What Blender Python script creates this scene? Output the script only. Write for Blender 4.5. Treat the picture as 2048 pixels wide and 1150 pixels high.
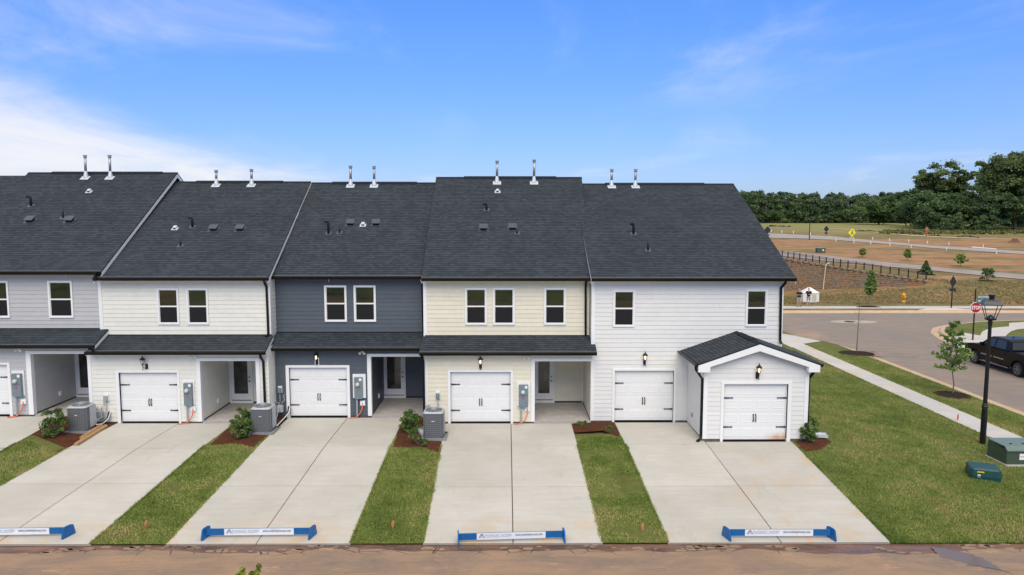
import bpy, bmesh, math, random
import numpy as np
from mathutils import Vector, Matrix, noise
random.seed(7); RNG = np.random.default_rng(7)
for o in list(bpy.data.objects): bpy.data.objects.remove(o)
SC = bpy.context.scene; COL = SC.collection
# ------------------------------------------------------------------ camera
FPX, PITCH, YAW, CAMH = 1450.0, math.radians(5.476), math.atan(8/1450.0), 8.2
cam = bpy.data.cameras.new('camera'); camo = bpy.data.objects.new('camera', cam); COL.objects.link(camo)
cam.sensor_width = 36; cam.lens = 36*FPX/2048; cam.clip_end = 6000; cam.clip_start = .1
camo.location = (0, 0, CAMH); camo.rotation_euler = (math.pi/2-PITCH, 0, -YAW)
SC.camera = camo
SC.render.resolution_x, SC.render.resolution_y = 1024, 575
# ------------------------------------------------------------------ light and sky
SUN_EL, SUN_AZ = math.radians(47), math.radians(178)      # azimuth clockwise from +Y: behind the camera, high, veiled by cloud
SUN_STRENGTH, SKY_STRENGTH, EXPOSURE = 2.2, .10, 0.27
W = bpy.data.worlds.new('World'); SC.world = W; W.use_nodes = True
def build_world():
    nt = W.node_tree; N = nt.nodes; L = nt.links; N.clear()
    def nd(t, **k):
        n = N.new(t)
        for a, b in k.items(): setattr(n, a, b)
        return n
    def mth(op, a, b=None, c=None, clamp=False):
        n = nd('ShaderNodeMath', operation=op); n.use_clamp = clamp
        for i, x in enumerate((a, b, c)):
            if x is None: continue
            if isinstance(x, (int, float)): n.inputs[i].default_value = x
            else: L.new(x, n.inputs[i])
        return n.outputs[0]
    sky = nd('ShaderNodeTexSky', sky_type='NISHITA'); sky.sun_disc = False
    sky.sun_elevation = SUN_EL; sky.sun_rotation = SUN_AZ; sky.altitude = 0; sky.air_density = 1.0; sky.dust_density = .6; sky.ozone_density = 2.0
    tc = nd('ShaderNodeTexCoord'); sp = nd('ShaderNodeSeparateXYZ'); L.new(tc.outputs['Generated'], sp.inputs[0])
    X, Y, Z = sp.outputs
    # clear air: deeper blue a little above the horizon
    hz = nd('ShaderNodeMapRange', interpolation_type='SMOOTHSTEP'); L.new(Z, hz.inputs[0]); hz.inputs[1].default_value = .0; hz.inputs[2].default_value = .34
    deep = nd('ShaderNodeMixRGB', blend_type='MULTIPLY'); deep.inputs[0].default_value = 1; L.new(sky.outputs[0], deep.inputs[1])
    grad = nd('ShaderNodeMixRGB'); L.new(hz.outputs[0], grad.inputs[0]); grad.inputs[1].default_value = (.60, .725, 1.16, 1); grad.inputs[2].default_value = (.54, .93, 1.62, 1)
    L.new(grad.outputs[0], deep.inputs[2])
    # clouds: stretched wisps on a high flat layer, plus a bank low on the left
    den = mth('ADD', mth('MAXIMUM', Z, 0.0), .09)
    cx = mth('DIVIDE', X, den); cy = mth('DIVIDE', Y, den)
    cmb = nd('ShaderNodeCombineXYZ'); L.new(cx, cmb.inputs[0]); L.new(cy, cmb.inputs[1])
    mp = nd('ShaderNodeMapping'); L.new(cmb.outputs[0], mp.inputs[0]); mp.inputs['Rotation'].default_value = (0, 0, .35); mp.inputs['Scale'].default_value = (.55, .32, 1); mp.inputs['Location'].default_value = SKYO1
    n1 = nd('ShaderNodeTexNoise'); L.new(mp.outputs[0], n1.inputs[0]); n1.inputs['Scale'].default_value = 1.3; n1.inputs['Detail'].default_value = 9; n1.inputs['Roughness'].default_value = .6; n1.inputs['Distortion'].default_value = .7
    mp2 = nd('ShaderNodeMapping'); L.new(cmb.outputs[0], mp2.inputs[0]); mp2.inputs['Rotation'].default_value = (0, 0, -.5); mp2.inputs['Scale'].default_value = (.16, .3, 1); mp2.inputs['Location'].default_value = SKYO2
    n2 = nd('ShaderNodeTexNoise'); L.new(mp2.outputs[0], n2.inputs[0]); n2.inputs['Scale'].default_value = .9; n2.inputs['Detail'].default_value = 4
    wisp = nd('ShaderNodeMapRange', interpolation_type='SMOOTHSTEP'); L.new(n1.outputs[0], wisp.inputs[0]); wisp.inputs[1].default_value = .48; wisp.inputs[2].default_value = .80
    big = nd('ShaderNodeMapRange', interpolation_type='SMOOTHSTEP'); L.new(n2.outputs[0], big.inputs[0]); big.inputs[1].default_value = .40; big.inputs[2].default_value = .62
    wisps = mth('MULTIPLY', wisp.outputs[0], mth('MULTIPLY_ADD', big.outputs[0], .52, .07))
    # bank: elevation edge falls from left to right  (top of the bank = .17 - .55*(X/Y + .72))
    az = mth('DIVIDE', X, mth('MAXIMUM', Y, .05))
    soft = mth('MULTIPLY_ADD', n1.outputs[0], .15, -.075)
    azt = nd('ShaderNodeMapRange'); L.new(az, azt.inputs[0]); azt.inputs[1].default_value = -.75; azt.inputs[2].default_value = -.10; azt.inputs[3].default_value = .165; azt.inputs[4].default_value = .035
    edge = mth('SUBTRACT', mth('ADD', azt.outputs[0], soft), Z)
    bank = nd('ShaderNodeMapRange', interpolation_type='SMOOTHSTEP'); L.new(edge, bank.inputs[0]); bank.inputs[1].default_value = -.03; bank.inputs[2].default_value = .075
    front = nd('ShaderNodeMapRange'); L.new(Y, front.inputs[0]); front.inputs[1].default_value = .0; front.inputs[2].default_value = .3
    rt = nd('ShaderNodeMapRange', interpolation_type='SMOOTHSTEP'); L.new(mth('ADD', az, mth('MULTIPLY', soft, 1.2)), rt.inputs[0]); rt.inputs[1].default_value = -.06; rt.inputs[2].default_value = -.24
    bk = mth('MULTIPLY', mth('MULTIPLY', bank.outputs[0], front.outputs[0]), rt.outputs[0])
    mott = nd('ShaderNodeMapRange'); L.new(n1.outputs[0], mott.inputs[0]); mott.inputs[1].default_value = .3; mott.inputs[2].default_value = .62; mott.inputs[3].default_value = .6
    bk = mth('MULTIPLY', bk, mott.outputs[0])
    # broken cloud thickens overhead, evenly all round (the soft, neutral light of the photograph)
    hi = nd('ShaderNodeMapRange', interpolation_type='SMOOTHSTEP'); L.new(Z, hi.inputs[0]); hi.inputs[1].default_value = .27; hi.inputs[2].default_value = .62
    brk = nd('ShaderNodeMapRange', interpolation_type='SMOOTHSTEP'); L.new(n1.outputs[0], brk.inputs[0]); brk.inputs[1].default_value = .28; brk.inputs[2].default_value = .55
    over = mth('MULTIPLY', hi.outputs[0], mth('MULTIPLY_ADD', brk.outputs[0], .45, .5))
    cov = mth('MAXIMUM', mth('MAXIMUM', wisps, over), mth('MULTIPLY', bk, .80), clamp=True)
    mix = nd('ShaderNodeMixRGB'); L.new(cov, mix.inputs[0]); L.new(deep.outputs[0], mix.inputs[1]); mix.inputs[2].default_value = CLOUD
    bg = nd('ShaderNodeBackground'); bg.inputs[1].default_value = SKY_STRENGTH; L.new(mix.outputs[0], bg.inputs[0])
    out = nd('ShaderNodeOutputWorld'); L.new(bg.outputs[0], out.inputs[0])
SKYO1, SKYO2 = (5.6606, -7.2716, 0), (7.6391, 4.1476, 0)
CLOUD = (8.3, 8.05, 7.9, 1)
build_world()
sun = bpy.data.lights.new('sun', 'SUN'); sun.energy = SUN_STRENGTH; sun.angle = math.radians(50); sun.color = (1, .915, .755)
suno = bpy.data.objects.new('sun', sun); COL.objects.link(suno)
sd = Vector((math.sin(SUN_AZ)*math.cos(SUN_EL), math.cos(SUN_AZ)*math.cos(SUN_EL), math.sin(SUN_EL)))
suno.rotation_euler = sd.to_track_quat('Z', 'Y').to_euler(); suno.location = (-20, -30, 60)
vs = SC.view_settings; vs.view_transform = 'Standard'; vs.look = 'None'; vs.exposure = EXPOSURE; vs.gamma = 1; vs.use_curve_mapping = False
SC.render.engine = 'CYCLES'
# ------------------------------------------------------------------ from picture to place
cp, sp_, cy_, sy_ = math.cos(PITCH), math.sin(PITCH), math.cos(YAW), math.sin(YAW)
RT = Vector((cy_, -sy_, 0)); FW = Vector((sy_*cp, cy_*cp, -sp_)); UP = Vector((sy_*sp_, cy_*sp_, cp)); EYE = Vector((0, 0, CAMH))
def ray(px, py): return RT*((px-1024)/FPX) - UP*((py-575)/FPX) + FW
def at(px, py, Y):
    r = ray(px, py); return EYE + r*(Y/r.y)
def AX(px, Y, py=700): return at(px, py, Y).x
def AZ(py, Y, px=1016): return at(px, py, Y).z
def onplane(px, py, p0, n):
    r = ray(px, py); return EYE + r*((p0-EYE).dot(n)/r.dot(n))
def sstep(t): t = min(max(t, 0.), 1.); return t*t*(3-2*t)
Y_HOUSE, Y_ALLEY, Z_TOP, Z_ALLEY = 28.7, 18.8, -.08, -.56
def ramp(Y): return float(np.interp(Y, [Y_ALLEY, 26.0, Y_HOUSE], [Z_ALLEY, -.125, Z_TOP]))
PR_Y = [60, 72, 80, 86, 97, 112, 130, 165, 210, 300, 420, 3000, 6000]
PR_Z = [-.5, -.5, -.1, .3, .8, 1.5, 2.2, 3.5, 4.9, 6.4, 6.9, 7.0, 7.0]
WX0, WX1, WY0, WY1 = 37.3, 50.3, 99.0, 86.0            # line of the retaining wall
def wall_y(X): return WY0 + (X-WX0)*(WY1-WY0)/(WX1-WX0)
def wall_top(X): return 2.67 + (max(X, 30)-WX0)*(.62-2.67)/(WX1-WX0)
def wall_base(X): return -1.7 + (max(X, 30)-WX0)*(.25+1.7)/(WX1-WX0)
def ground_z(X, Y):
    if Y < 62:
        r = ramp(Y)
        if X > 11.5:
            t = sstep((X-11.5)/7.5); r = r*(1-t) + min(r, -.5)*t
        if Y > 50: r = r + (-.5-r)*sstep((Y-50)/10)
        return r
    zr = float(np.interp(Y, PR_Y, PR_Z))
    if X < WX1+6:
        wy = wall_y(X)
        if Y < wy:
            zl = -.5 + (wall_base(min(X, WX1))+.5)*sstep((Y-73)/max(wy-73, 1)) if Y > 73 else -.5
        else:
            ztop = wall_top(min(X, WX1)); t = min((Y-wy)/max(190-wy, 10), 1)
            zl = ztop + (float(np.interp(190, PR_Y, PR_Z))-ztop)*t if Y < 190 else zr
        b = sstep((X-WX1)/6) if X > WX1 else 0
        return zl*(1-b) + zr*b
    return zr
def gnd(px, py, lift=0):
    r = ray(px, py); t = 8.0; dt = .5; last = t
    while t < 1500:
        p = EYE + r*t
        if p.z < ground_z(p.x, p.y):
            a, b = last, t
            for _ in range(30):
                m = (a+b)/2; p = EYE+r*m
                if p.z < ground_z(p.x, p.y): b = m
                else: a = m
            p = EYE+r*b; return Vector((p.x, p.y, ground_z(p.x, p.y)+lift))
        last = t; t += dt if t < 150 else 4
    return EYE+r*400
# ------------------------------------------------------------------ materials
MATS = {}
def mat(name, col, rough=.65, var=.06, scale=6, bump=0, bscale=None, metal=0, spec=.4, col2=None, stretch=(1, 1, 1), rnd=0, emit=0, detail=4, coat=0):
    if name in MATS: return MATS[name]
    m = bpy.data.materials.new(name); m.use_nodes = True; nt = m.node_tree; N = nt.nodes; L = nt.links
    b = N['Principled BSDF']; b.inputs['Roughness'].default_value = rough; b.inputs['Metallic'].default_value = metal; b.inputs['Specular IOR Level'].default_value = spec
    if coat: b.inputs['Coat Weight'].default_value = coat; b.inputs['Coat Roughness'].default_value = .04
    g = N.new('ShaderNodeNewGeometry'); mp = N.new('ShaderNodeMapping'); L.new(g.outputs['Position'], mp.inputs[0]); mp.inputs['Scale'].default_value = stretch
    n = N.new('ShaderNodeTexNoise'); L.new(mp.outputs[0], n.inputs[0]); n.inputs['Scale'].default_value = scale; n.inputs['Detail'].default_value = detail; n.inputs['Roughness'].default_value = .62
    mx = N.new('ShaderNodeMixRGB'); 
    c = Vector(col[:3])
    lo, hi = (c*(1-var*1.6), c*(1+var*1.6)) if col2 is None else (c, Vector(col2[:3]))
    mr = N.new('ShaderNodeMapRange'); mr.inputs[1].default_value = .3; mr.inputs[2].default_value = .7; L.new(n.outputs[0], mr.inputs[0]); L.new(mr.outputs[0], mx.inputs[0])
    mx.inputs[1].default_value = (*lo, 1); mx.inputs[2].default_value = (*hi, 1); src = mx.outputs[0]
    if rnd:
        oi = N.new('ShaderNodeObjectInfo'); r2 = N.new('ShaderNodeMapRange'); L.new(oi.outputs['Random'], r2.inputs[0]); r2.inputs[3].default_value = 1-rnd; r2.inputs[4].default_value = 1+rnd
        mm = N.new('ShaderNodeMixRGB'); mm.blend_type = 'MULTIPLY'; mm.inputs[0].default_value = 1; L.new(src, mm.inputs[1]); L.new(r2.outputs[0], mm.inputs[2]); src = mm.outputs[0]
    L.new(src, b.inputs['Base Color'])
    if bump:
        n2 = N.new('ShaderNodeTexNoise'); L.new(mp.outputs[0], n2.inputs[0]); n2.inputs['Scale'].default_value = bscale or scale*4; n2.inputs['Detail'].default_value = 5
        bp = N.new('ShaderNodeBump'); bp.inputs['Strength'].default_value = bump; bp.inputs['Distance'].default_value = .02; L.new(n2.outputs[0], bp.inputs['Height']); L.new(bp.outputs[0], b.inputs['Normal'])
    if emit:
        b.inputs['Emission Color'].default_value = (*col[:3], 1); b.inputs['Emission Strength'].default_value = emit
    MATS[name] = m; return m
class NT:
    """small helper for hand-built node materials"""
    def __init__(s, name, rough=.8, spec=.3):
        s.m = bpy.data.materials.new(name); s.m.use_nodes = True; s.t = s.m.node_tree; s.b = s.t.nodes['Principled BSDF']
        s.b.inputs['Roughness'].default_value = rough; s.b.inputs['Specular IOR Level'].default_value = spec; MATS[name] = s.m
        s.pos = s.t.nodes.new('ShaderNodeNewGeometry').outputs['Position']
    def n(s, t, **k):
        x = s.t.nodes.new(t)
        for a, b in k.items(): setattr(x, a, b)
        return x
    def l(s, a, b): s.t.links.new(a, b)
    def mapping(s, scale=(1, 1, 1), rot=(0, 0, 0), loc=(0, 0, 0), src=None):
        m = s.n('ShaderNodeMapping'); s.l(src or s.pos, m.inputs[0]); m.inputs['Scale'].default_value = scale; m.inputs['Rotation'].default_value = rot; m.inputs['Location'].default_value = loc
        return m.outputs[0]
    def noise(s, scale, detail=5, rough=.6, src=None, dist=0):
        x = s.n('ShaderNodeTexNoise'); s.l(src or s.pos, x.inputs[0]); x.inputs['Scale'].default_value = scale; x.inputs['Detail'].default_value = detail; x.inputs['Roughness'].default_value = rough; x.inputs['Distortion'].default_value = dist
        return x.outputs[0]
    def rng(s, v, a, b, c=0, d=1, smooth=True):
        x = s.n('ShaderNodeMapRange'); 
        if smooth: x.interpolation_type = 'SMOOTHSTEP'
        s.l(v, x.inputs[0])
        for i, q in zip((1, 2, 3, 4), (a, b, c, d)): x.inputs[i].default_value = q
        return x.outputs[0]
    def math(s, op, a, b=0, clamp=False):
        x = s.n('ShaderNodeMath', operation=op); x.use_clamp = clamp
        for i, q in enumerate((a, b)):
            if isinstance(q, (int, float)): x.inputs[i].default_value = q
            else: s.l(q, x.inputs[i])
        return x.outputs[0]
    def mix(s, f, a, b, mode='MIX'):
        x = s.n('ShaderNodeMixRGB', blend_type=mode)
        for i, q in enumerate((f, a, b)):
            if isinstance(q, (int, float)): x.inputs[i].default_value = q
            elif isinstance(q, (tuple, list)): x.inputs[i].default_value = (*q[:3], 1)
            else: s.l(q, x.inputs[i])
        return x.outputs[0]
    def xyz(s):
        x = s.n('ShaderNodeSeparateXYZ'); s.l(s.pos, x.inputs[0]); return x.outputs
    def bump(s, h, strength=.5, dist=.02):
        x = s.n('ShaderNodeBump'); x.inputs['Strength'].default_value = strength; x.inputs['Distance'].default_value = dist; s.l(h, x.inputs['Height']); s.l(x.outputs[0], s.b.inputs['Normal'])
    def color(s, c): s.l(c, s.b.inputs['Base Color'])
# paints
P_GREY = mat('grey_siding_paint', (.465, .462, .455), .55, .02, 3, rnd=.03)
P_CREAM = mat('cream_siding_paint', (.74, .72, .635), .55, .02, 3, rnd=.025)
P_NAVY = mat('slate_siding_paint', (.082, .096, .112), .5, .03, 3, rnd=.04)
P_YELLOW = mat('pale_yellow_siding_paint', (.725, .67, .525), .55, .02, 3, rnd=.025)
P_WHITE = mat('white_siding_paint', (.715, .70, .66), .5, .015, 3, rnd=.02)
TRIM = mat('white_trim_paint', (.80, .795, .775), .45, .015, 4)
DOORW = mat('white_door_steel', (.77, .765, .745), .4, .015, 4)
BLACKM = mat('black_gutter_metal', (.006, .006, .007), .45, .1, 5, spec=.25)
IRON = mat('black_iron', (.012, .012, .012), .5, .1, 9)
DRIP = mat('drip_edge_metal', (.42, .42, .42), .4, .05, 5, metal=.3)
GALV = mat('galvanised_steel', (.40, .42, .43), .45, .12, 14, metal=.7)
FLASH = mat('white_flashing_metal', (.62, .64, .66), .35, .05, 9, metal=.25)
BPIPE = mat('black_vent_plastic', (.015, .015, .017), .5, .1, 9)
BOXV = mat('charcoal_vent_metal', (.055, .065, .075), .38, .1, 9, spec=.6)
GBOX = mat('grey_utility_enamel', (.17, .215, .235), .45, .06, 9)
DIAL = mat('meter_glass_face', (.55, .56, .54), .2, .1, 30)
REDL = mat('red_sticker', (.36, .10, .10), .6, .1, 9)
WLAB = mat('white_label', (.8, .8, .8), .5, .02, 9)
ORANGE = mat('orange_conduit_plastic', (.72, .17, .07), .5, .12, 9)
PGREY = mat('grey_pvc', (.33, .35, .36), .5, .08, 9)
FOUND = mat('foundation_block', (.16, .125, .105), .9, .2, 9, bump=.4, bscale=40)
LAMPG = mat('lantern_glass', (.55, .5, .42), .1, .05, 9)
BULB = mat('lit_bulb', (1, .78, .45), .4, 0, 1, emit=2.2)
BULBD = mat('frosted_bulb', (.75, .72, .62), .3, 0, 1)
FLOOD = mat('flood_lamp_face', (.85, .78, .55), .3, .05, 9)
GLASSD = NT('window_glass', .03, .9); GLASSD.b.inputs['Base Color'].default_value = (.008, .009, .008, 1); GLASSD.b.inputs['IOR'].default_value = 1.75; GLASSD.bump(GLASSD.noise(1.6, 2), .05, .02); GLASSD = GLASSD.m
SCREEN = mat('insect_screen', (.018, .017, .017), .75, .12, 60, spec=.15)
DGLASS = NT('door_glass', .06, .7); DGLASS.color(DGLASS.mix(DGLASS.rng(DGLASS.noise(2.2), .35, .7), (.02, .018, .015), (.07, .065, .055))); DGLASS = DGLASS.m
def _shingle():
    s = NT('asphalt_shingles', .9, .25); uv = s.n('ShaderNodeUVMap').outputs[0]
    br = s.n('ShaderNodeTexBrick'); s.l(uv, br.inputs['Vector']); br.offset = .47; br.offset_frequency = 2; br.squash = 1; br.squash_frequency = 2
    for k, v in (('Scale', 1), ('Mortar Size', .006), ('Mortar Smooth', .4), ('Bias', -.1), ('Brick Width', .19), ('Row Height', .14)): br.inputs[k].default_value = v
    br.inputs['Color1'].default_value = (.031, .038, .046, 1); br.inputs['Color2'].default_value = (.051, .061, .071, 1); br.inputs['Mortar'].default_value = (.025, .030, .036, 1)
    big = s.rng(s.noise(.7, 3), .3, .7, .9, 1.1); gr = s.rng(s.noise(60, 2), .3, .7, .8, 1.2)
    c = s.mix(1, br.outputs[0], s.math('MULTIPLY', big, gr), 'MULTIPLY'); s.color(c)
    s.bump(s.math('ADD', br.outputs[1], s.math('MULTIPLY', gr, -.6)), -.22, .01); return s.m
SHINGLE = _shingle()

def _stained_door():
    s = NT('clay_splashed_door', .42, .35); x, y, z = s.xyz(); n = s.noise(6, 5, .7); f = s.noise(2.2, 4)
    low = s.rng(s.math('ADD', z, s.math('MULTIPLY', n, .30)), .42, .12); right = s.rng(s.math('ADD', x, s.math('MULTIPLY', f, .5)), 9.75, 10.35)
    s.color(s.mix(s.math('MULTIPLY', s.math('MULTIPLY', low, right), .8), (.77, .765, .745), (.55, .27, .11))); return s.m
DOORST = _stained_door()
# ------------------------------------------------------------------ mesh helpers
ORG = {}
class MB:
    def __init__(s): s.v = []; s.f = []; s.uv = []; s.useuv = False
    def add(s, vs, fs, uvs=None):
        b = len(s.v); s.v += [tuple(p) for p in vs]; s.f += [tuple(i+b for i in f) for f in fs]
        if uvs: s.useuv = True
        s.uv += uvs or [(0, 0)]*len(vs); return s
    def hexa(s, p): return s.add(p, [(3, 2, 1, 0), (4, 5, 6, 7), (0, 1, 5, 4), (1, 2, 6, 5), (2, 3, 7, 6), (3, 0, 4, 7)])
    def box(s, x0, x1, y0, y1, z0, z1):
        x0, x1 = sorted((x0, x1)); y0, y1 = sorted((y0, y1)); z0, z1 = sorted((z0, z1))
        return s.hexa([(x0, y0, z0), (x1, y0, z0), (x1, y1, z0), (x0, y1, z0), (x0, y0, z1), (x1, y0, z1), (x1, y1, z1), (x0, y1, z1)])
    def cbox(s, x0, x1, y0, y1, z0, z1, b):
        """box with chamfered vertical edges and top"""
        pr = [(x0+b, y0), (x1-b, y0), (x1, y0+b), (x1, y1-b), (x1-b, y1), (x0+b, y1), (x0, y1-b), (x0, y0+b)]
        cx, cyy = (x0+x1)/2, (y0+y1)/2; k = b*.7
        ins = [(x+(k if x < cx else -k), y+(k if y < cyy else -k)) for x, y in pr]
        v = [(x, y, z0) for x, y in pr] + [(x, y, z1-k) for x, y in pr] + [(x, y, z1) for x, y in ins]
        f = [tuple(range(7, -1, -1)), tuple(range(16, 24))]
        for r in (0, 8):
            for i in range(8): j = (i+1) % 8; f.append((r+i, r+j, r+8+j, r+8+i))
        return s.add(v, f)
    def obox(s, c, ax, ay, az, hx, hy, hz):
        c = Vector(c); ax, ay, az = Vector(ax).normalized()*hx, Vector(ay).normalized()*hy, Vector(az).normalized()*hz
        return s.hexa([c-ax-ay-az, c+ax-ay-az, c+ax+ay-az, c-ax+ay-az, c-ax-ay+az, c+ax-ay+az, c+ax+ay+az, c-ax+ay+az])
    def poly(s, pts): return s.add(pts, [tuple(range(len(pts)))])
    def prism(s, pts, off):
        n = len(pts); off = Vector(off); a = [Vector(p) for p in pts]; b = [p+off for p in a]
        return s.add(a+b, [tuple(range(n-1, -1, -1)), tuple(range(n, 2*n))]+[(i, (i+1) % n, n+(i+1) % n, n+i) for i in range(n)])
    def tube(s, path, r, n=8, cap=True):
        path = [Vector(p) for p in path]; m = len(path); rs = r if isinstance(r, (list, tuple)) else [r]*m
        vs = []; u = None
        for i, p in enumerate(path):
            d = (path[min(i+1, m-1)]-path[max(i-1, 0)]).normalized()
            if u is None: u = d.orthogonal().normalized()
            else:
                u = u-d*u.dot(d); u = u.normalized() if u.length > 1e-5 else d.orthogonal().normalized()
            w = d.cross(u)
            vs += [p+(u*math.cos(2*math.pi*k/n)+w*math.sin(2*math.pi*k/n))*rs[i] for k in range(n)]
        fs = [(i*n+k, i*n+(k+1) % n, (i+1)*n+(k+1) % n, (i+1)*n+k) for i in range(m-1) for k in range(n)]
        if cap: fs += [tuple(range(n-1, -1, -1)), tuple(range((m-1)*n, m*n))]
        return s.add(vs, fs)
    def rtube(s, path, w, d):
        """rectangular downspout swept along a path lying roughly in an XZ or YZ plane"""
        path = [Vector(p) for p in path]; vs = []; m = len(path)
        for i, p in enumerate(path):
            t = (path[min(i+1, m-1)]-path[max(i-1, 0)]).normalized()
            a = Vector((1, 0, 0)); a = (a-t*a.dot(t)).normalized(); b = t.cross(a)
            vs += [p+a*w/2+b*d/2, p-a*w/2+b*d/2, p-a*w/2-b*d/2, p+a*w/2-b*d/2]
        fs = [(i*4+k, i*4+(k+1) % 4, (i+1)*4+(k+1) % 4, (i+1)*4+k) for i in range(m-1) for k in range(4)]+[(3, 2, 1, 0), tuple(range(4*m-4, 4*m))]
        return s.add(vs, fs)
    def lathe(s, c, prof, n=12, ax=(0, 0, 1)):
        c = Vector(c); ax = Vector(ax).normalized(); u = ax.orthogonal().normalized(); w = ax.cross(u); vs = []
        for r, h in prof: vs += [c+ax*h+(u*math.cos(2*math.pi*k/n)+w*math.sin(2*math.pi*k/n))*r for k in range(n)]
        m = len(prof)
        return s.add(vs, [(i*n+k, i*n+(k+1) % n, (i+1)*n+(k+1) % n, (i+1)*n+k) for i in range(m-1) for k in range(n)]+[tuple(range(n-1, -1, -1)), tuple(range((m-1)*n, m*n))])
    def build(s, name, m, parent=None, smooth=False):
        o = Vector((0, 0, 0)); r = parent
        while r is not None and r.parent is not None: r = r.parent
        if r is not None: o = ORG.get(r.name, o)
        me = bpy.data.meshes.new(name); me.from_pydata([(p[0]-o.x, p[1]-o.y, p[2]-o.z) for p in s.v], [], s.f)
        if s.useuv:
            ul = me.uv_layers.new(name='UVMap'); idx = np.zeros(len(me.loops), dtype=np.int32); me.loops.foreach_get('vertex_index', idx)
            ul.data.foreach_set('uv', np.array(s.uv, dtype=np.float32)[idx].ravel())
        if smooth: me.polygons.foreach_set('use_smooth', [True]*len(me.polygons))
        me.materials.append(m); ob = bpy.data.objects.new(name, me); COL.objects.link(ob)
        if parent: ob.parent = parent
        return ob
def tag(o, label=None, cat=None, group=None, kind=None):
    if label: o['label'] = label
    if cat: o['category'] = cat
    if group: o['group'] = group
    if kind: o['kind'] = kind
    return o
def thing(name, label, cat, loc, group=None, kind=None):
    o = bpy.data.objects.new(name, None); COL.objects.link(o); o.location = loc; o.empty_display_size = .2; ORG[o.name] = Vector(loc)
    return tag(o, label, cat, group, kind)
def struct(o): o['kind'] = 'structure'; return o
def text_mesh(name, txt, size, m, parent, origin, ux, uz, extr=.002, bold=0, width=None):
    """lettering laid out from origin along ux with height along uz (world)"""
    cu = bpy.data.curves.new(name, 'FONT'); cu.body = txt; cu.size = size; cu.extrude = extr; cu.offset = bold; cu.resolution_u = 2
    t = bpy.data.objects.new(name, cu); COL.objects.link(t); dg = bpy.context.evaluated_depsgraph_get(); me = bpy.data.meshes.new_from_object(t.evaluated_get(dg))
    bpy.data.objects.remove(t)
    co = np.zeros(len(me.vertices)*3); me.vertices.foreach_get('co', co); co = co.reshape(-1, 3)
    if width and len(co): k = width/(co[:, 0].max()-co[:, 0].min()); co[:, 0] = (co[:, 0]-co[:, 0].min())*k
    ux = Vector(ux).normalized(); uz = Vector(uz).normalized(); un = ux.cross(uz)
    r = parent
    while r.parent is not None: r = r.parent
    org = Vector(origin)-ORG.get(r.name, Vector((0, 0, 0)))
    new = np.array(org)[None]+co[:, :1]*np.array(ux)+co[:, 1:2]*np.array(uz)+co[:, 2:]*np.array(un)
    me.vertices.foreach_set('co', new.ravel()); me.update(); me.materials.clear(); me.materials.append(m)
    o = bpy.data.objects.new(name, me); COL.objects.link(o); o.parent = parent; return o
# ------------------------------------------------------------------ the setting: ground, alley, streets
def grid_sheet(name, xs, ys, zf, m, lift=0):
    vs = [(x, y, zf(x, y)+lift) for y in ys for x in xs]; n = len(xs)
    fs = [(j*n+i, j*n+i+1, (j+1)*n+i+1, (j+1)*n+i) for j in range(len(ys)-1) for i in range(n-1)]
    mb = MB(); mb.v = vs; mb.f = fs; return mb.build(name, m, smooth=True)
def _terrain():
    s = NT('open_land', .95, .15); x, y, z = s.xyz()
    st = s.mapping((.05, .22, .3)); a = s.noise(1.0, 6, .65, st, .5); b = s.noise(.9, 6, .7, s.mapping((.35, .9, 1)))
    grass = s.mix(s.rng(s.noise(.25, 5), .35, .65), (.165, .130, .052), (.245, .19, .085))
    grass = s.mix(s.rng(s.noise(5, 4), .3, .75, 0, .5), grass, (.10, .105, .035))
    green = s.mix(s.rng(b, .3, .7), (.19, .20, .065), (.27, .26, .10))
    clay = s.mix(s.rng(s.noise(.6, 5, .7, s.mapping((.4, 1.4, 1))), .3, .7), (.30, .135, .06), (.42, .25, .14))
    far = s.rng(y, 168, 200); c = s.mix(s.math('MULTIPLY', far, s.rng(x, 62, 95)), grass, green)
    # clay shows most on the graded lots between the two far roads, and in patches elsewhere
    lots = s.math('MULTIPLY', s.rng(y, 92, 112), s.rng(y, 172, 160))
    th = s.math('ADD', s.math('MULTIPLY', lots, .15), s.math('MULTIPLY', s.rng(y, 104, 90), .055)); m1 = s.rng(s.math('ADD', s.math('ADD', a, s.math('MULTIPLY', s.math('SUBTRACT', b, .5), .45)), th), .56, .66)
    bare = s.math('MULTIPLY', s.rng(y, 186, 205), s.rng(x, 95, 62)); m1 = s.math('MAXIMUM', m1, s.math('MULTIPLY', bare, .45))
    s.color(s.mix(s.math('MULTIPLY', m1, .85), c, clay)); s.bump(s.noise(3, 5), .4, .1); return s.m
TERRAIN = _terrain()
def _lawn():
    s = NT('sod_lawn', .95, .15); a = s.noise(1.1, 6, .7, None, .6); b = s.noise(4.5, 5, .7); c = s.noise(45, 3, .7)
    g = s.mix(s.rng(a, .3, .7), (.11, .145, .03), (.205, .23, .06)); g = s.mix(s.rng(b, .42, .78, 0, .75), g, (.25, .205, .08))
    g = s.mix(s.rng(c, .3, .75, 0, .65), g, (.035, .05, .012)); dirt = s.rng(s.noise(.8, 6, .75, s.mapping((1.4, 1, 1), loc=(4, 2, 0))), .53, .68)
    s.color(s.mix(s.math('MULTIPLY', dirt, .75), g, (.20, .115, .06))); s.bump(s.math('ADD', c, b), .8, .04); return s.m
LAWN = _lawn()
xs = sorted(set(list(np.arange(-70, 20, 3.0))+list(np.arange(20, 60, .8))+list(np.arange(60, 78, 3.))+[11.5, 13, 14.5, 17.5]+list(np.arange(80, 300, 12))+[340, 450, 700, 1200, 2500]+[-110, -200, -400, -900, -2500]))
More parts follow.
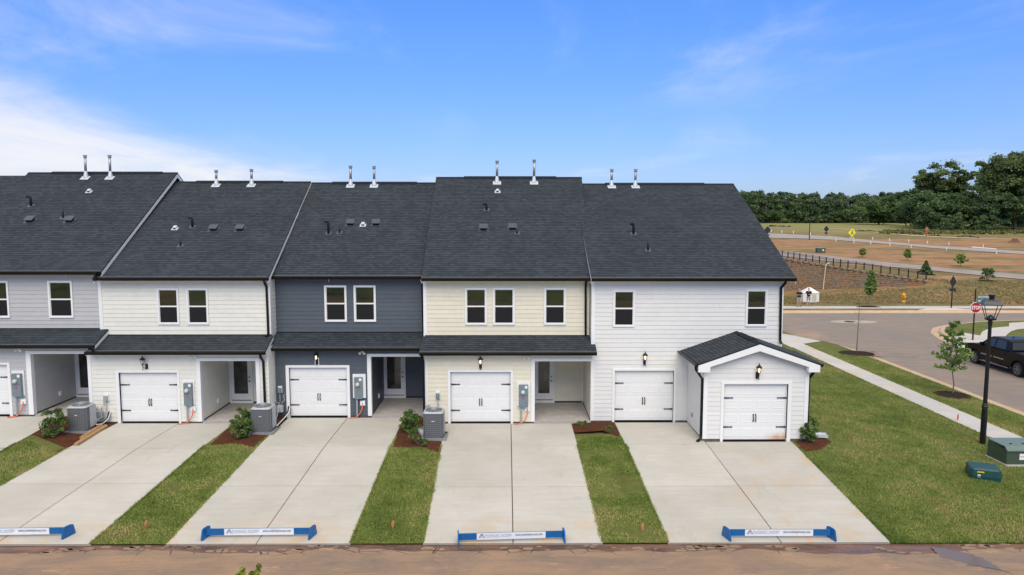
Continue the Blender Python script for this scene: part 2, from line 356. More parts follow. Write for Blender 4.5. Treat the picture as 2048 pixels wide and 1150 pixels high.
ys = sorted(set(list(np.arange(-30, 62, 2.0))+[62, 64, 66, 68, 70, 72, 73]+list(np.arange(74, 120, .6))+list(np.arange(120, 135, 1.0))+list(np.arange(136, 220, 4.0))+[230, 250, 275, 300, 340, 400, 600, 1200, 2500, 5000]+[-60, -120, -400, -1500, -4000]))
def gz_base(x, y):
    if y < 18.9: return Z_ALLEY-.06
    if y > 72.5:
        if x < WX1 and wall_y(x) <= y < wall_y(x)+1.3: return wall_base(x)-.1
        return ground_z(x, y)-.01
    if x > 22 and y < 69: return -.9
    return ground_z(x, y)-.10
struct(grid_sheet('ground', xs, ys, gz_base, TERRAIN))
def _alley():
    s = NT('clay_stained_asphalt', .85, .3); x, y, z = s.xyz(); st = s.mapping((.5, 1.1, 1))
    a = s.noise(.9, 6, .65, st, .6); b = s.noise(5, 6, .7); c = s.noise(70, 3, .6)
    k = s.mix(s.rng(a, .3, .68), (.22, .165, .125), (.42, .26, .15)); k = s.mix(s.rng(b, .3, .75, 0, .55), k, (.34, .235, .155))
    k = s.mix(s.rng(s.noise(1.6, 5, .7, s.mapping((.6, 1.6, 1), loc=(7, 3, 0))), .58, .72, 0, .7), k, (.58, .34, .185))
    k = s.mix(s.rng(c, .35, .7, 0, .5), k, (.16, .12, .095)); k = s.mix(s.rng(s.noise(22, 5, .75), .52, .72, 0, .55), k, (.15, .115, .09)); k = s.mix(s.rng(s.noise(2.4, 6, .75, s.mapping((.18, 3.2, 1))), .5, .68, 0, .45), k, (.19, .14, .105))
    v = s.n('ShaderNodeTexVoronoi', feature='DISTANCE_TO_EDGE'); s.l(s.mapping((1, 1.5, 1), src=None), v.inputs[0]); v.inputs['Scale'].default_value = 1.1
    near = s.rng(s.math('ADD', y, s.math('MULTIPLY', a, .8)), 18.55, 18.8); crack = s.math('MULTIPLY', s.rng(v.outputs[0], .022, .006), near)
    s.color(s.mix(crack, k, (.07, .05, .04))); s.bump(s.math('ADD', c, s.math('MULTIPLY', crack, -2)), .5, .01); return s.m
ALLEY = _alley()
def _gutter():
    s = NT('damp_clay_gutter', .5, .5); a = s.noise(1.7, 6, .7, s.mapping((.5, 1.5, 1))); b = s.noise(14, 5)
    s.color(s.mix(s.rng(a, .35, .65), s.mix(s.rng(b, .3, .7), (.06, .042, .034), (.11, .07, .05)), (.20, .10, .06)))
    s.l(s.rng(s.noise(1.1, 5, .6, s.mapping((.5, 1.3, 1))), .45, .6, .25, .9), s.b.inputs['Roughness']); s.bump(b, .4, .02); return s.m
mb = MB(); jag = []
def alley_edge(x): return 18.42+.20*noise.noise((x*.35, 3.1, 0))+.12*noise.noise((x*1.3, 8.2, 0))+.05*noise.noise((x*4.3, 1.2, 0)) - (.45*sstep((x-6.5)/3)*sstep((13-x)/2))*.6
XS = np.arange(-40, 45, .12)
top = [(x, alley_edge(x), Z_ALLEY) for x in XS]; n = len(top)
mb.v = top+[(x, 10.0, Z_ALLEY) for x in XS]+[(x, alley_edge(x)+.012, Z_ALLEY-.035) for x in XS]
mb.f = [(n+i, n+i+1, i+1, i) for i in range(n-1)]+[(i, i+1, 2*n+i+1, 2*n+i) for i in range(n-1)]
alley = struct(mb.build('alley', ALLEY))
GUT = _gutter()
struct(MB().add([(-40, 17.6, Z_ALLEY-.03), (45, 17.6, Z_ALLEY-.03), (45, 18.83, Z_ALLEY-.02), (-40, 18.83, Z_ALLEY-.02)], [(0, 1, 2, 3)]).build('gutter_strip', GUT))
# loose plates of broken asphalt lying along the crumbled edge
for i in range(150):
    x = random.uniform(-13, 15.5); dens = noise.noise((x*.5, 20, 0))
    if dens < -.08: continue
    y0 = alley_edge(x)+random.uniform(.02, .30)
    if y0 > 18.76: continue
    r = random.uniform(.05, .15); k = random.randint(5, 8); a0 = random.random()*6
    pts = [(x+1.5*r*random.uniform(.7, 1.15)*math.cos(a0+6.283*j/k), y0+.55*r*random.uniform(.7, 1.15)*math.sin(a0+6.283*j/k), Z_ALLEY-.028) for j in range(k)]
    MB().prism(pts, (0, 0, .03)).build('asphalt_fragment', ALLEY, alley)
PUDDLE = NT('standing_water', .05, .6); PUDDLE.b.inputs['Base Color'].default_value = (.16, .12, .095, 1); PUDDLE.b.inputs['Roughness'].default_value = .12; PUDDLE.b.inputs['Specular IOR Level'].default_value = .4; PUDDLE = PUDDLE.m
pp = [(1862+165*t, 1093+56*t) for t in np.linspace(0, 1, 26)]; pu = []
for i, (a, b) in enumerate(pp): w_ = math.sin(math.pi*min(i/25*1.15+.02, 1)); pu.append((a+(10+26*noise.noise((i*.33, 1, 0))+16)*w_, b-3*w_+3*noise.noise((i*.6, 5, 0))))
for i, (a, b) in reversed(list(enumerate(pp))): w_ = math.sin(math.pi*min(i/25*1.15+.02, 1)); pu.append((a-(12+24*noise.noise((i*.35, 9, 0))+14)*w_, b+4*w_+3*noise.noise((i*.7, 12, 0))))
def flat(px, py, z):
    r = ray(px, py); return EYE+r*((z-CAMH)/r.z)
struct(MB().poly([flat(a, b, Z_ALLEY+.004) for a, b in pu]).build('puddle', PUDDLE))
# concrete
def _concrete(name, c1, c2, clay=.5):
    s = NT(name, .85, .25); x, y, z = s.xyz(); br = s.noise(1.0, 6, .65, s.mapping((.8, 7, 1))); a = s.noise(.45, 5, .65); f = s.noise(90, 3)
    k = s.mix(s.rng(a, .3, .7), c1, c2); k = s.mix(s.rng(br, .3, .75, 0, .38), k, tuple(v*.86 for v in c1)); k = s.mix(s.rng(s.noise(1.7, 6, .7, s.mapping((1, .35, 1), loc=(9, 0, 0))), .56, .70, 0, .30), k, tuple(v*.72 for v in c1)); k = s.mix(s.rng(f, .3, .75, 0, .18), k, tuple(v*.75 for v in c1))
    st = s.math('MULTIPLY', s.rng(s.noise(.7, 6, .7, s.mapping((1, .8, 1), loc=(2.2, 0, 0))), .47, .68), s.math('ADD', s.math('MULTIPLY', s.rng(y, 20.9, 18.8), clay*1.5), s.math('MULTIPLY', s.rng(x, 5.5, 10), .55)))
    oi = s.n('ShaderNodeObjectInfo').outputs['Random']; k = s.mix(1, k, s.rng(oi, 0, 1, .96, 1.04, False), 'MULTIPLY')
    s.color(s.mix(st, k, (.56, .37, .20))); s.bump(s.math('ADD', br, f), .12, .01); return s.m
CONC = _concrete('driveway_concrete', (.48, .452, .39), (.565, .537, .48)); WALK = _concrete('sidewalk_concrete', (.50, .48, .445), (.57, .555, .52), .1)
PORCHC = mat('porch_concrete', (.43, .40, .375), .85, .1, 2.5, bump=.1)
JOINT = mat('slab_joint_soil', (.17, .14, .11), .95, .2, 20)  # dark soil bed that fills the gaps between the slabs
def rampz(x, y): return ramp(y)
def ramp_left(Y): return float(np.interp(Y, [Y_ALLEY, 24.0, 28.9], [Z_ALLEY, -.20, .20]))     # the leftmost drive climbs a little higher
def on_ramp(px, py, ramp=ramp):
    r = ray(px, py); t = 12.
    for _ in range(60): t *= 1
    a, b = 10., 60.
    for _ in range(50):
        m = (a+b)/2; p = EYE+r*m
        if p.z < ramp(p.y): b = m
        else: a = m
    p = EYE+r*b; return Vector((p.x, p.y, ramp(p.y)))
def slab(parent, q, m, lift=.03, th=.12, gap=.013):
    """q: four corners (left-front, right-front, right-back, left-back)"""
    c = sum((Vector(p) for p in q), Vector())/4; pts = []
    for p in q:
        d = Vector(p)-c; d.z = 0; pts.append(Vector(p)-Vector((math.copysign(gap, d.x), math.copysign(gap*1.9, d.y), 0))+Vector((0, 0, lift)))
    b = .012; ins = [p-Vector((math.copysign(b, (p-c).x), math.copysign(b, (p-c).y), 0)) for p in pts]
    v = [p-Vector((0, 0, th)) for p in pts]+[p-Vector((0, 0, .008)) for p in pts]+ins
    f = [(3, 2, 1, 0)]+[(r+i, r+(i+1) % 4, r+4+(i+1) % 4, r+4+i) for r in (0, 4) for i in range(4)]+[(8, 9, 10, 11)]
    return MB().add(v, f).build('concrete_slab', m, parent)
DRIVES = []
def driveway(Lb, Lf, Cb, Cf, Rb, Rf, rows, ybL=None, ybR=None, ramp=ramp, th=.12):
    """corner pixels of left edge, centre joint and right edge (back, front); rows = joint pixel rows"""
    lines = [(on_ramp(*b, ramp), on_ramp(*f, ramp)) for b, f in ((Lb, Lf), (Cb, Cf), (Rb, Rf))]
    def pt(k, Y):
        b, f = lines[k]; t = (Y-f.y)/(b.y-f.y); x = f.x+(b.x-f.x)*t; return Vector((x, Y, ramp(Y)))
    yj = [18.82]+[on_ramp(1016, r, ramp).y for r in rows]
    root = thing('driveway', None, None, pt(1, 23), kind='structure')
    JM = MB()
    for side, (k0, k1, yb) in enumerate(((0, 1, ybL), (1, 2, ybR))):
        yy = sorted([v for v in yj if v < yb-.4]+[yb])
        for a, b in zip(yy[:-1], yy[1:]): slab(root, [pt(k0, a), pt(k1, a), pt(k1, b), pt(k0, b)], CONC, th=th)
        JM.add([pt(k0, 18.83)+Vector((.03, 0, .006)), pt(k1, 18.83)+Vector((-.001 if side else .0, 0, .006)), pt(k1, yb)+Vector((0, 0, .006)), pt(k0, yb)+Vector((.03, 0, .006))], [(0, 1, 2, 3)])
    JM.build('joint_bed', JOINT, root)
    DRIVES.append(pt)
    return pt
driveway((-160, 830), (-760, 1085), (-30, 832), (-540, 1085), (92.8, 853), (-322, 1085), (972, 896), 28.8, 28.8, ramp_left, .36)
driveway((237, 846), (-197, 1084), (363, 845), (-2, 1085), (467, 848.7), (195, 1078), (967, 897), 28.72, 28.72)
driveway((577, 836), (339, 1080), (695, 837), (517, 1082), (804, 846), (703, 1085), (972, 892.5), 29.5, 29.5)
driveway((890, 850), (845, 1088), (1022, 850), (1026, 1087), (1143, 848), (1207, 1087), (975, 891), 28.63, 28.63)
driveway((1228, 845), (1335, 1086), (1406, 880), (1558, 1080), (1580, 880), (1778, 1082), (974, 890), 28.74, 26.30)
p0, p1 = AX(1372, 28.8, 842), AX(1407, 26.36, 880)
d5 = [o for o in bpy.data.objects if o.name.startswith('driveway')][-1]
slab(d5, [(on_ramp(1406, 880).x-.02, 26.4, ramp(26.4)), (p1+.15, 26.4, ramp(26.4)), (p1+.15, 28.74, ramp(28.74)), (on_ramp(1350, 845).x-.02, 28.74, ramp(28.74))], CONC, lift=.026)
# sod strips, right lawn, mulch
def inpoly(px, py, poly):
    c = np.zeros(len(px), bool); n = len(poly); j = n-1
    for i in range(n):
        xi, yi = poly[i][:2]; xj, yj = poly[j][:2]
        k = ((yi > py) != (yj > py)) & (px < (xj-xi)*(py-yi)/((yj-yi) or 1e-9)+xi); c ^= k; j = i
    return c
STRIPS = [[(48, 880), (123, 907), (-197, 1084), (-322, 1085)], [(420, 889), (507, 892), (339, 1081), (195, 1081)], [(787, 893), (845, 894), (884, 906), (845, 1088), (703, 1086)], [(1150, 862), (1240, 872), (1335, 1086), (1207, 1087)]]
STRIPW = []
for i in range(4):
    A, B = DRIVES[i], DRIVES[i+1]; YY = (18.84, 22.5, 26.0, 27.3) if i else (18.84, 22.0, 24.5, 26.9)
    Y2 = YY if i else (18.84, 22.0, 24.2, 25.7)
    STRIPW.append([A(2, y)+Vector((-.03, 0, 0)) for y in YY]+[B(0, y)+Vector((.03, 0, 0)) for y in reversed(Y2)])
for w in STRIPW:
    n = len(w)//2; q = [(p.x, p.y, p.z+.012) for p in w]
    struct(MB().add(q, [(i, 2*n-1-i, 2*n-2-i, i+1) for i in range(n-1)]).build('lawn_strip', LAWN))
XD = on_ramp(1580, 880).x; XDF = on_ramp(1778, 1082).x
X_SW0, X_SW1, X_CURB, X_ST0, X_ST1 = 19.1, 20.45, 22.75, 23.05, 31.3
def lawn_left(Y): return XDF+(XD-XDF)*(Y-18.8)/(26.3-18.8) if Y < 26.4 else (XD+.1 if Y < 28.9 else 10.9)
ly = list(np.arange(18.82, 56, .9))+[26.35, 28.95]; ly.sort(); vs = []; fs = []
for y in ly:
    a = lawn_left(y)-(0 if y < 26.4 else .1); xr = X_CURB if y < 49 else X_CURB-max(0, (y-49))**1.7*.14
    for i in range(24): x = a+(xr-a)*i/23; vs.append((x, y, ground_z(x, y)+.012))
fs = [(j*24+i, j*24+i+1, (j+1)*24+i+1, (j+1)*24+i) for j in range(len(ly)-1) for i in range(23)]
mb = MB(); mb.v = vs; mb.f = fs; struct(mb.build('lawn', LAWN, smooth=True))
def _mulch(name, a, b):
    s = NT(name, .95, .1); n1 = s.noise(26, 5, .8, s.mapping((1, 1, 1)), 1.5); n2 = s.noise(3, 4)
    s.color(s.mix(s.rng(n1, .32, .68), a, s.mix(s.rng(n2, .3, .7), b, tuple(v*.7 for v in b)))); s.bump(n1, 1, .06); return s.m
STRAW = _mulch('pine_straw', (.05, .018, .010), (.235, .095, .048)); BARK = _mulch('dark_bark_mulch', (.018, .012, .009), (.085, .055, .04))
BEDS = [[(94, 852), (130, 836), (185, 826), (238, 846), (122, 909), (88, 896), (46, 882)], [(467, 848), (500, 830), (548, 826), (577, 836), (507, 895), (465, 888), (418, 892)],
        [(805, 846), (838, 826), (852, 846), (892, 850), (884, 910), (848, 896), (786, 896)], [(1143, 848), (1184, 844), (1228, 844), (1240, 876), (1205, 862), (1150, 866)], [(1578, 880), (1612, 872), (1640, 872), (1663, 884), (1645, 899), (1612, 905)]]
BEDW = []
def bed_z(x, y): return ramp(y)+(ramp_left(y)-ramp(y))*sstep((-16.9-x)/1.3)
for bd in BEDS:
    pts = [on_ramp(*p) for p in bd]; c = sum(pts, Vector())/len(pts); ring = []
    for i, p in enumerate(pts):
        q = pts[(i+1) % len(pts)]
        for k in range(4): t = k/4; v = p.lerp(q, t); v = v+(v-c)*.04*noise.noise((v.x*5, v.y*5, 0)); ring.append(v)
    BEDW.append(ring); n = len(ring)
    mid = [c.lerp(p, .55) for p in ring]
    v = [(p.x, p.y, bed_z(p.x, p.y)+.018) for p in ring]+[(p.x, p.y, bed_z(p.x, p.y)+.045+.015*noise.noise((p.x*3, p.y*3, 1))) for p in mid]+[(c.x, c.y, bed_z(c.x, c.y)+.05)]
    f = [(i, (i+1) % n, n+(i+1) % n, n+i) for i in range(n)]+[(n+i, n+(i+1) % n, 2*n) for i in range(n)]
    struct(MB().add(v, f).build('mulch_bed', STRAW, smooth=True))
# sidewalk on the right, curb, streets
sw = thing('sidewalk', None, None, (19.8, 35, -.5), kind='structure')
y = 17.0
while y < 53.5:
    z0, z1 = -.5, -.5
    slab(sw, [(X_SW0, y, ground_z(X_SW0, y)), (X_SW1, y, ground_z(X_SW1, y)), (X_SW1, y+1.5, ground_z(X_SW1, y+1.5)), (X_SW0, y+1.5, ground_z(X_SW0, y+1.5))], WALK, .035); y += 1.5
def _street():
    s = NT('street_asphalt', .85, .3); x, y, z = s.xyz(); a = s.noise(.22, 6, .65, s.mapping((1, .5, 1)), .5); b = s.noise(1.4, 6, .7, s.mapping((.4, 1.4, 1), rot=(0, 0, .5)), .8); f = s.noise(60, 3)
    k = s.mix(s.rng(a, .3, .7), (.25, .205, .168), (.30, .24, .185)); k = s.mix(s.rng(b, .35, .7, 0, .8), k, (.205, .178, .155)); k = s.mix(s.rng(s.noise(.5, 6, .75, s.mapping((.25, 2.2, 1), rot=(0, 0, .35), loc=(3, 0, 0)), 1.2), .55, .68, 0, .5), k, (.16, .145, .13)); k = s.mix(s.rng(f, .3, .75, 0, .25), k, (.12, .11, .10))
    clay = s.math('MULTIPLY', s.rng(s.noise(.5, 6, .7), .42, .68), s.math('MAXIMUM', s.rng(x, 25.5, 23, 0, .8), .12))
    s.color(s.mix(clay, k, (.40, .26, .165))); s.bump(f, .3, .01); return s.m
STREET = _street()
def _curb():
    s = NT('clay_stained_curb', .85, .25); a = s.noise(1.2, 6, .7); s.color(s.mix(s.rng(a, .3, .72), (.50, .33, .19), (.52, .42, .31))); s.bump(s.noise(60, 3), .2, .01); return s.m
CURB = _curb()
struct(MB().add([(X_ST0-.3, 10, -.66), (42, 10, -.66), (42, 52, -.66), (X_ST0-.3, 52, -.66)], [(0, 1, 2, 3)]).build('side_street', STREET))
struct(MB().add([(-60, 52.01, -.661), (130, 52.01, -.661), (130, 67.6, -.661), (-60, 67.6, -.661)], [(0, 1, 2, 3)]).build('cross_street', STREET))
def curb_run(path, name='curb', w=.42, m=None):
    """rolled curb: gutter pan and low rounded top on the left of the travel direction"""
    pts = [Vector((a, b, 0)) for a, b in path]; prof = [(-.25, -.656), (.22, -.645), (.32, -.56), (.40, -.505), (.66, -.492), (.67, -.75)]
    v = []; n = len(prof)
    for i, p in enumerate(pts):
        d = (pts[min(i+1, len(pts)-1)]-pts[max(i-1, 0)]).normalized(); nr = Vector((-d.y, d.x, 0))
        v += [(p.x+nr.x*o, p.y+nr.y*o, z) for o, z in prof]
    f = [(i*n+k, i*n+k+1, (i+1)*n+k+1, (i+1)*n+k) for i in range(len(pts)-1) for k in range(n-1)]
    return struct(MB().add(v, f).build(name, m or CURB))
NEARC = [(23.35, 10), (23.35, 30), (23.35, 44), (23.3, 47), (23.05, 49.5), (22.5, 51.8), (21.5, 53.8), (20.2, 55.4), (18.3, 56.8), (15.5, 57.9), (10, 58.3), (-60, 58.3)]
curb_run(NEARC)
FARC = [(130, 67.3), (-60, 67.3)]
curb_run([(-60, 67.25), (130, 67.25)])
RC = [(130, 62), (48, 62.0), (43, 61.7), (39.6, 60.9), (36.9, 59.6), (34.6, 57.8), (33.0, 55.4), (31.9, 52.4), (31.4, 48), (31.3, 40), (31.3, 10)]
curb_run(RC)
# verge and corner behind the curbs
APRON = _concrete('corner_apron_concrete', (.62, .52, .38), (.64, .58, .47), .1)
struct(MB().add([(20.5, 49.5, -.466), (22.2, 50.6, -.466), (21.0, 53.3, -.466), (19.7, 54.9, -.466), (17.9, 56.2, -.466), (15.3, 57.3, -.466), (14, 54.5, -.466), (19.05, 52.0, -.466), (19.2, 50.2, -.466)], [tuple(range(9))]).build('corner_apron', WALK))
VERGE = TERRAIN
struct(MB().add([(-60, 67.8, -.505), (130, 67.8, -.505), (130, 72.6, -.495), (-60, 72.6, -.495)], [(0, 1, 2, 3)]).build('far_verge', TERRAIN))
fs_ = thing('far_sidewalk', None, None, (40, 70, -.5), kind='structure')
x = 18.0
while x < 62: slab(fs_, [(x, 69.3, -.5), (x+1.5, 69.3, -.5), (x+1.5, 71.1, -.5), (x, 71.1, -.5)], WALK, .02, .08); x += 1.5
struct(MB().add([(38.5, 67.75, -.49), (45.0, 67.75, -.49), (43.0, 69.35, -.478), (40.5, 69.35, -.478)], [(0, 1, 2, 3)]).build('curb_ramp', APRON))
# right-hand corner lot
cv = [(p[0]+.62 if p[0] < 33 else p[0]+.35, p[1]-.55 if p[1] > 53 else p[1]) for p in RC[1:]]
base = [(a, b, -.5) for a, b in cv]+[(60, 10, -.5), (60, 61.4, -.5)]
struct(MB().add(base, [tuple(range(len(base)))]).build('corner_lot', LAWN))
cw = [flat(*p, -.470) for p in ((1906, 684), (1909, 672), (1914, 665.5), (1925, 664.5), (1943, 668), (1960.5, 671), (1962, 666.5), (1965.4, 662.6), (1974, 658.5), (1985, 655.7), (2002, 654), (2018, 653), (2018, 645.8), (2060, 643.3), (2060, 656), (2035, 658.5), (2022, 662.6), (2012.8, 670), (2003, 692), (1960, 722), (1925, 704))]
struct(MB().poly(cw).build('corner_walk', WALK))
# far roads
GRAVEL = mat('pale_gravel_road', (.33, .30, .265), .9, .12, 1.2, bump=.2); FROAD = mat('far_road_asphalt', (.30, .255, .225), .9, .12, .5)
def far_road(name, topl, botl, m, lift=.06):
    v = []; 
    tx = [p[0] for p in topl]
    X = np.arange(tx[0], tx[-1]+.1, 12)
    for px in X:
        a = gnd(px, np.interp(px, tx, [p[1] for p in topl]), lift); b = gnd(px, np.interp(px, [p[0] for p in botl], [p[1] for p in botl]), lift); v += [b, a]
    n = len(X); struct(MB().add(v, [(2*i, 2*i+2, 2*i+3, 2*i+1) for i in range(n-1)]).build(name, m))
far_road('far_road', [(1530, 499), (1575, 503), (1654, 512), (1716, 518), (1780, 526), (1858, 532.7), (1911, 538.6), (1963, 542.5), (2048, 549.7), (2120, 556)], [(1530, 510), (1575, 514), (1654, 523), (1716, 527.5), (1780, 534.5), (1858, 541), (1911, 546.5), (1963, 551.7), (2048, 559.5), (2120, 566)], FROAD)
far_road('gravel_road', [(1500, 465), (1536, 466.9), (1605, 470), (1667, 473), (1730, 480), (1800, 486), (1858, 491), (1937, 496), (2048, 503.5), (2120, 508)], [(1500, 476), (1536, 476), (1605, 477.5), (1667, 480), (1730, 485), (1800, 490.5), (1858, 496), (1937, 501.5), (2048, 509), (2120, 514)], GRAVEL)
far_road('dirt_track', [(1640, 456), (1700, 459), (1780, 466.5), (1813, 469.5), (1898, 474.5), (1976, 477), (2040, 479)], [(1640, 457), (1700, 460.2), (1780, 468.3), (1813, 471.3), (1898, 476), (1976, 478.3), (2040, 480)], mat('pale_clay_track', (.48, .33, .22), .9, .1, .5))

# grassy bank on the other side of the alley, behind the viewpoint (it shows in the window panes)
BANKG = mat('bank_grass', (.02, .05, .01), .9, .3, .22, col2=(.22, .27, .06)); v = []; XB = np.arange(-160, 161, 8.)
for y_, z_ in ((-22, -.63), (-30, 1.2), (-44, 5.2), (-60, 7.0), (-120, 8.5), (-400, 9)): v += [(x_, y_+3*noise.noise((x_*.04, y_, 0)), z_+.5*noise.noise((x_*.07, y_*.1, 4))) for x_ in XB]
n = len(XB); struct(MB().add(v, [(j*n+i+1, j*n+i, (j+1)*n+i, (j+1)*n+i+1) for j in range(5) for i in range(n-1)]).build('grass_bank', BANKG, smooth=True))
struct(MB().add([p for x_ in np.arange(24, WX1+.4, .5) for p in ((x_, wall_y(x_)-.1, wall_top(x_)+.02), (x_, wall_y(x_)+3.0, wall_top(x_)+.10))], [(2*i, 2*i+2, 2*i+3, 2*i+1) for i in range(int((WX1+.4-24)/.5)-1)]).build('bank_top', TERRAIN))
# ------------------------------------------------------------------ townhouses
COURSE = .1778
def siding(parent, m, origin, U, Nn, u0, u1, z0, z1, holes=(), zb=None, top=None):
    """lap boards on the plane through origin (u along U, z up), facing Nn. holes: (ua,ub,za,zb). top(u)->z clips a gable"""
    O = Vector(origin); U = Vector(U); Nn = Vector(Nn); zb = z0 if zb is None else zb
    k = math.floor((z0-zb)/COURSE+1e-6); eps = .02
    while True:
        a = zb+k*COURSE; b = a+COURSE; k += 1
        if a >= z1-eps: break
        ca, cb = max(a, z0), min(b, z1)
        if cb-ca < eps: continue
        br = sorted({u0, u1}|{u for h in holes for u in h[:2] if u0 < u < u1 and h[2] < cb and h[3] > ca})
        segs = []
        for p, q in zip(br[:-1], br[1:]):
            mid = (p+q)/2; iv = [(ca, cb)]
            for h in holes:
                if h[0] < mid < h[1]:
                    nv = []
                    for s, e in iv:
                        if h[2] <= s and h[3] >= e: continue
                        if h[3] <= s or h[2] >= e: nv.append((s, e)); continue
                        if h[2] > s: nv.append((s, h[2]))
                        if h[3] < e: nv.append((h[3], e))
                    iv = nv
            iv = tuple((round(s, 4), round(e, 4)) for s, e in iv if e-s > eps)
            if segs and segs[-1][2] == iv: segs[-1][1] = q
            else: segs.append([p, q, iv])
        if not top and abs(Nn.y) > .5:
            sp = []
            for p, q, iv in segs:
                # boards are about 3.6 m long: butt joints fall at staggered places
                x = u0-random.uniform(.3, 3.5); cuts = []
                while x < q:
                    if p+.35 < x < q-.35: cuts.append(x)
                    x += 3.66
                e_ = [p]+cuts+[q]; sp += [[i_+(.0015 if i_ != p else 0), j_-(.0015 if j_ != q else 0), iv] for i_, j_ in zip(e_[:-1], e_[1:])]
            segs = sp
        for p, q, iv in segs:
            if q-p < .03: continue
            for s, e in iv:
                tk = lambda z: .018-.0145*(z-a)/COURSE
                pa, qa, pe, qe = p, q, p, q
                if top:
                    lo, hi = top
                    # gable: shrink the top and bottom edges to stay under the slope
                    pa, qa = lo(s), hi(s); pe, qe = lo(e), hi(e)
                    if qa-pa < .05: continue
                    if qe < pe: pe = qe = (pa+qa)/2
                P = lambda u, z, t: O+U*(u)+Vector((0, 0, z-O.z))+Nn*t
                v = [P(pa, s, -.004), P(qa, s, -.004), P(qa, s, tk(s)), P(pa, s, tk(s)), P(pe, e, -.004), P(qe, e, -.004), P(qe, e, tk(e)), P(pe, e, tk(e))]
                mb = MB(); mb.v = [tuple(x) for x in v]; mb.uv = [(0, 0)]*8
                mb.f = [(0, 1, 2, 3), (7, 6, 5, 4), (3, 2, 6, 7), (1, 0, 4, 5), (0, 3, 7, 4), (2, 1, 5, 6)]
                if Nn.cross(U).z > 0: mb.f = [tuple(reversed(x)) for x in mb.f]
                mb.build('siding_board', m, parent)
def shingle_roof(parent, el, er, rl, rr, name='roof', th=.05, back=None, notch=None):
    """el, er eave ends; rl, rr ridge ends. stepped shingle courses; back: (Y,z) of the rear eave"""
    el, er, rl, rr = map(Vector, (el, er, rl, rr)); Ln = ((rl-el).length+(rr-er).length)/2; n = max(2, int(round(Ln/.14))); mb = MB()
    nrm = (er-el).cross(rl-el).normalized()
    if nrm.z < 0: nrm = -nrm
    for i in range(n):
        a, b = i/n, (i+1)/n; p, q, r, s = el.lerp(rl, a), er.lerp(rr, a), er.lerp(rr, b), el.lerp(rl, b); h = nrm*.011
        w = random.uniform(-.5, .5)*0
        v0, v1 = i*.14, (i+1)*.14
        mb.add([p+h, q+h, r, s], [(0, 1, 2, 3)], [(p.x, v0), (q.x, v0), (r.x, v1), (s.x, v1)])
        mb.add([p-h*0, q, q+h, p+h], [(0, 1, 2, 3)], [(p.x, v0), (q.x, v0), (q.x, v0), (p.x, v0)])
    d = nrm*th
    mb.add([el-d, er-d, rr-d, rl-d, el, er, rr, rl], [(3, 2, 1, 0), (0, 1, 5, 4), (1, 2, 6, 5), (3, 0, 4, 7)], [(0, 0)]*8)
    if back:
        bl, brr = Vector((rl.x, back[0], back[1])), Vector((rr.x, back[0], back[1]))
        mb.add([rl, rr, brr, bl], [(0, 1, 2, 3)], [(rl.x, 0), (rr.x, 0), (rr.x, 9), (rl.x, 9)])
        mb.add([bl-Vector((0, 0, th)), brr-Vector((0, 0, th)), rr-Vector((0, 0, th)), rl-Vector((0, 0, th))], [(0, 1, 2, 3)], [(0, 0)]*4)
    return mb.build(name, SHINGLE, parent)
RIDGEM = mat('ridge_cap_shingle', (.022, .027, .032), .95, .15, 8, spec=.1)
def bar(parent, name, m, x0, x1, y0, y1, z0, z1): return MB().box(x0, x1, y0, y1, z0, z1).build(name, m, parent)
def gutter(parent, x0, x1, Y, z):
    """K-style gutter hung on an eave whose lip is at depth Y, height z"""
    mb = MB(); pr = [(Y-.11, z), (Y-.125, z-.03), (Y-.108, z-.08), (Y-.085, z-.145), (Y+.0, z-.145), (Y, z-.012), (Y-.10, z-.018)]
    mb.prism([(x0, y, zz) for y, zz in pr], (x1-x0, 0, 0)); g = mb.build('gutter', BLACKM, parent)
    MB().box(x0+.01, x1-.01, Y-.012, Y+.03, z+.002, z+.012).build('drip_edge', DRIP, g); return g
def window(parent, px0, px1, py0, py1, Y):
    pc = (py0+py1)/2; x0, x1, z1, z0 = AX(px0, Y, pc), AX(px1, Y, pc), AZ(py0, Y), AZ(py1, Y); t = .07
    mb = MB(); f0, f1 = Y-.05, Y+.02
    mb.box(x0, x0+t, f0, f1, z0, z1); mb.box(x1-t, x1, f0, f1, z0, z1); mb.box(x0+t, x1-t, f0, f1, z1-t, z1); mb.box(x0+t, x1-t, f0, f1, z0, z0+t*.9)
    w = mb.build('window', TRIM, parent); zm = (z0+z1)/2+.0; ix0, ix1, iz0, iz1 = x0+t, x1-t, z0+t*.9, z1-t; s = .022
    mb = MB(); mb.box(ix0, ix1, Y-.028, Y+.0, zm-.028, zm+.028); mb.box(ix0, ix0+s, Y-.012, Y, zm+.028, iz1); mb.box(ix1-s, ix1, Y-.012, Y, zm+.028, iz1); mb.box(ix0+s, ix1-s, Y-.012, Y, iz1-s, iz1)
    mb.box(ix0, ix0+s, Y-.02, Y, iz0, zm-.028); mb.box(ix1-s, ix1, Y-.02, Y, iz0, zm-.028); mb.box(ix0+s, ix1-s, Y-.02, Y, iz0, iz0+s); mb.build('sash', TRIM, w)
    j = [random.uniform(-.004, .004) for _ in range(3)]; ja, jb, jc, jd = j[0], j[1], j[0]+j[2], j[1]+j[2]
    MB().hexa([(ix0+s, Y-.004+ja, zm+.028), (ix1-s, Y-.004+jb, zm+.028), (ix1-s, Y+.012, zm+.028), (ix0+s, Y+.012, zm+.028), (ix0+s, Y-.004+jc, iz1-s), (ix1-s, Y-.004+jd, iz1-s), (ix1-s, Y+.012, iz1-s), (ix0+s, Y+.012, iz1-s)]).build('glass_pane', GLASSD, w)
    MB().box(ix0+s, ix1-s, Y-.010, Y-.002, iz0+s, zm-.028).build('insect_screen', SCREEN, w)
    return (x0+.005, x1-.005, z0+.005, z1-.005)
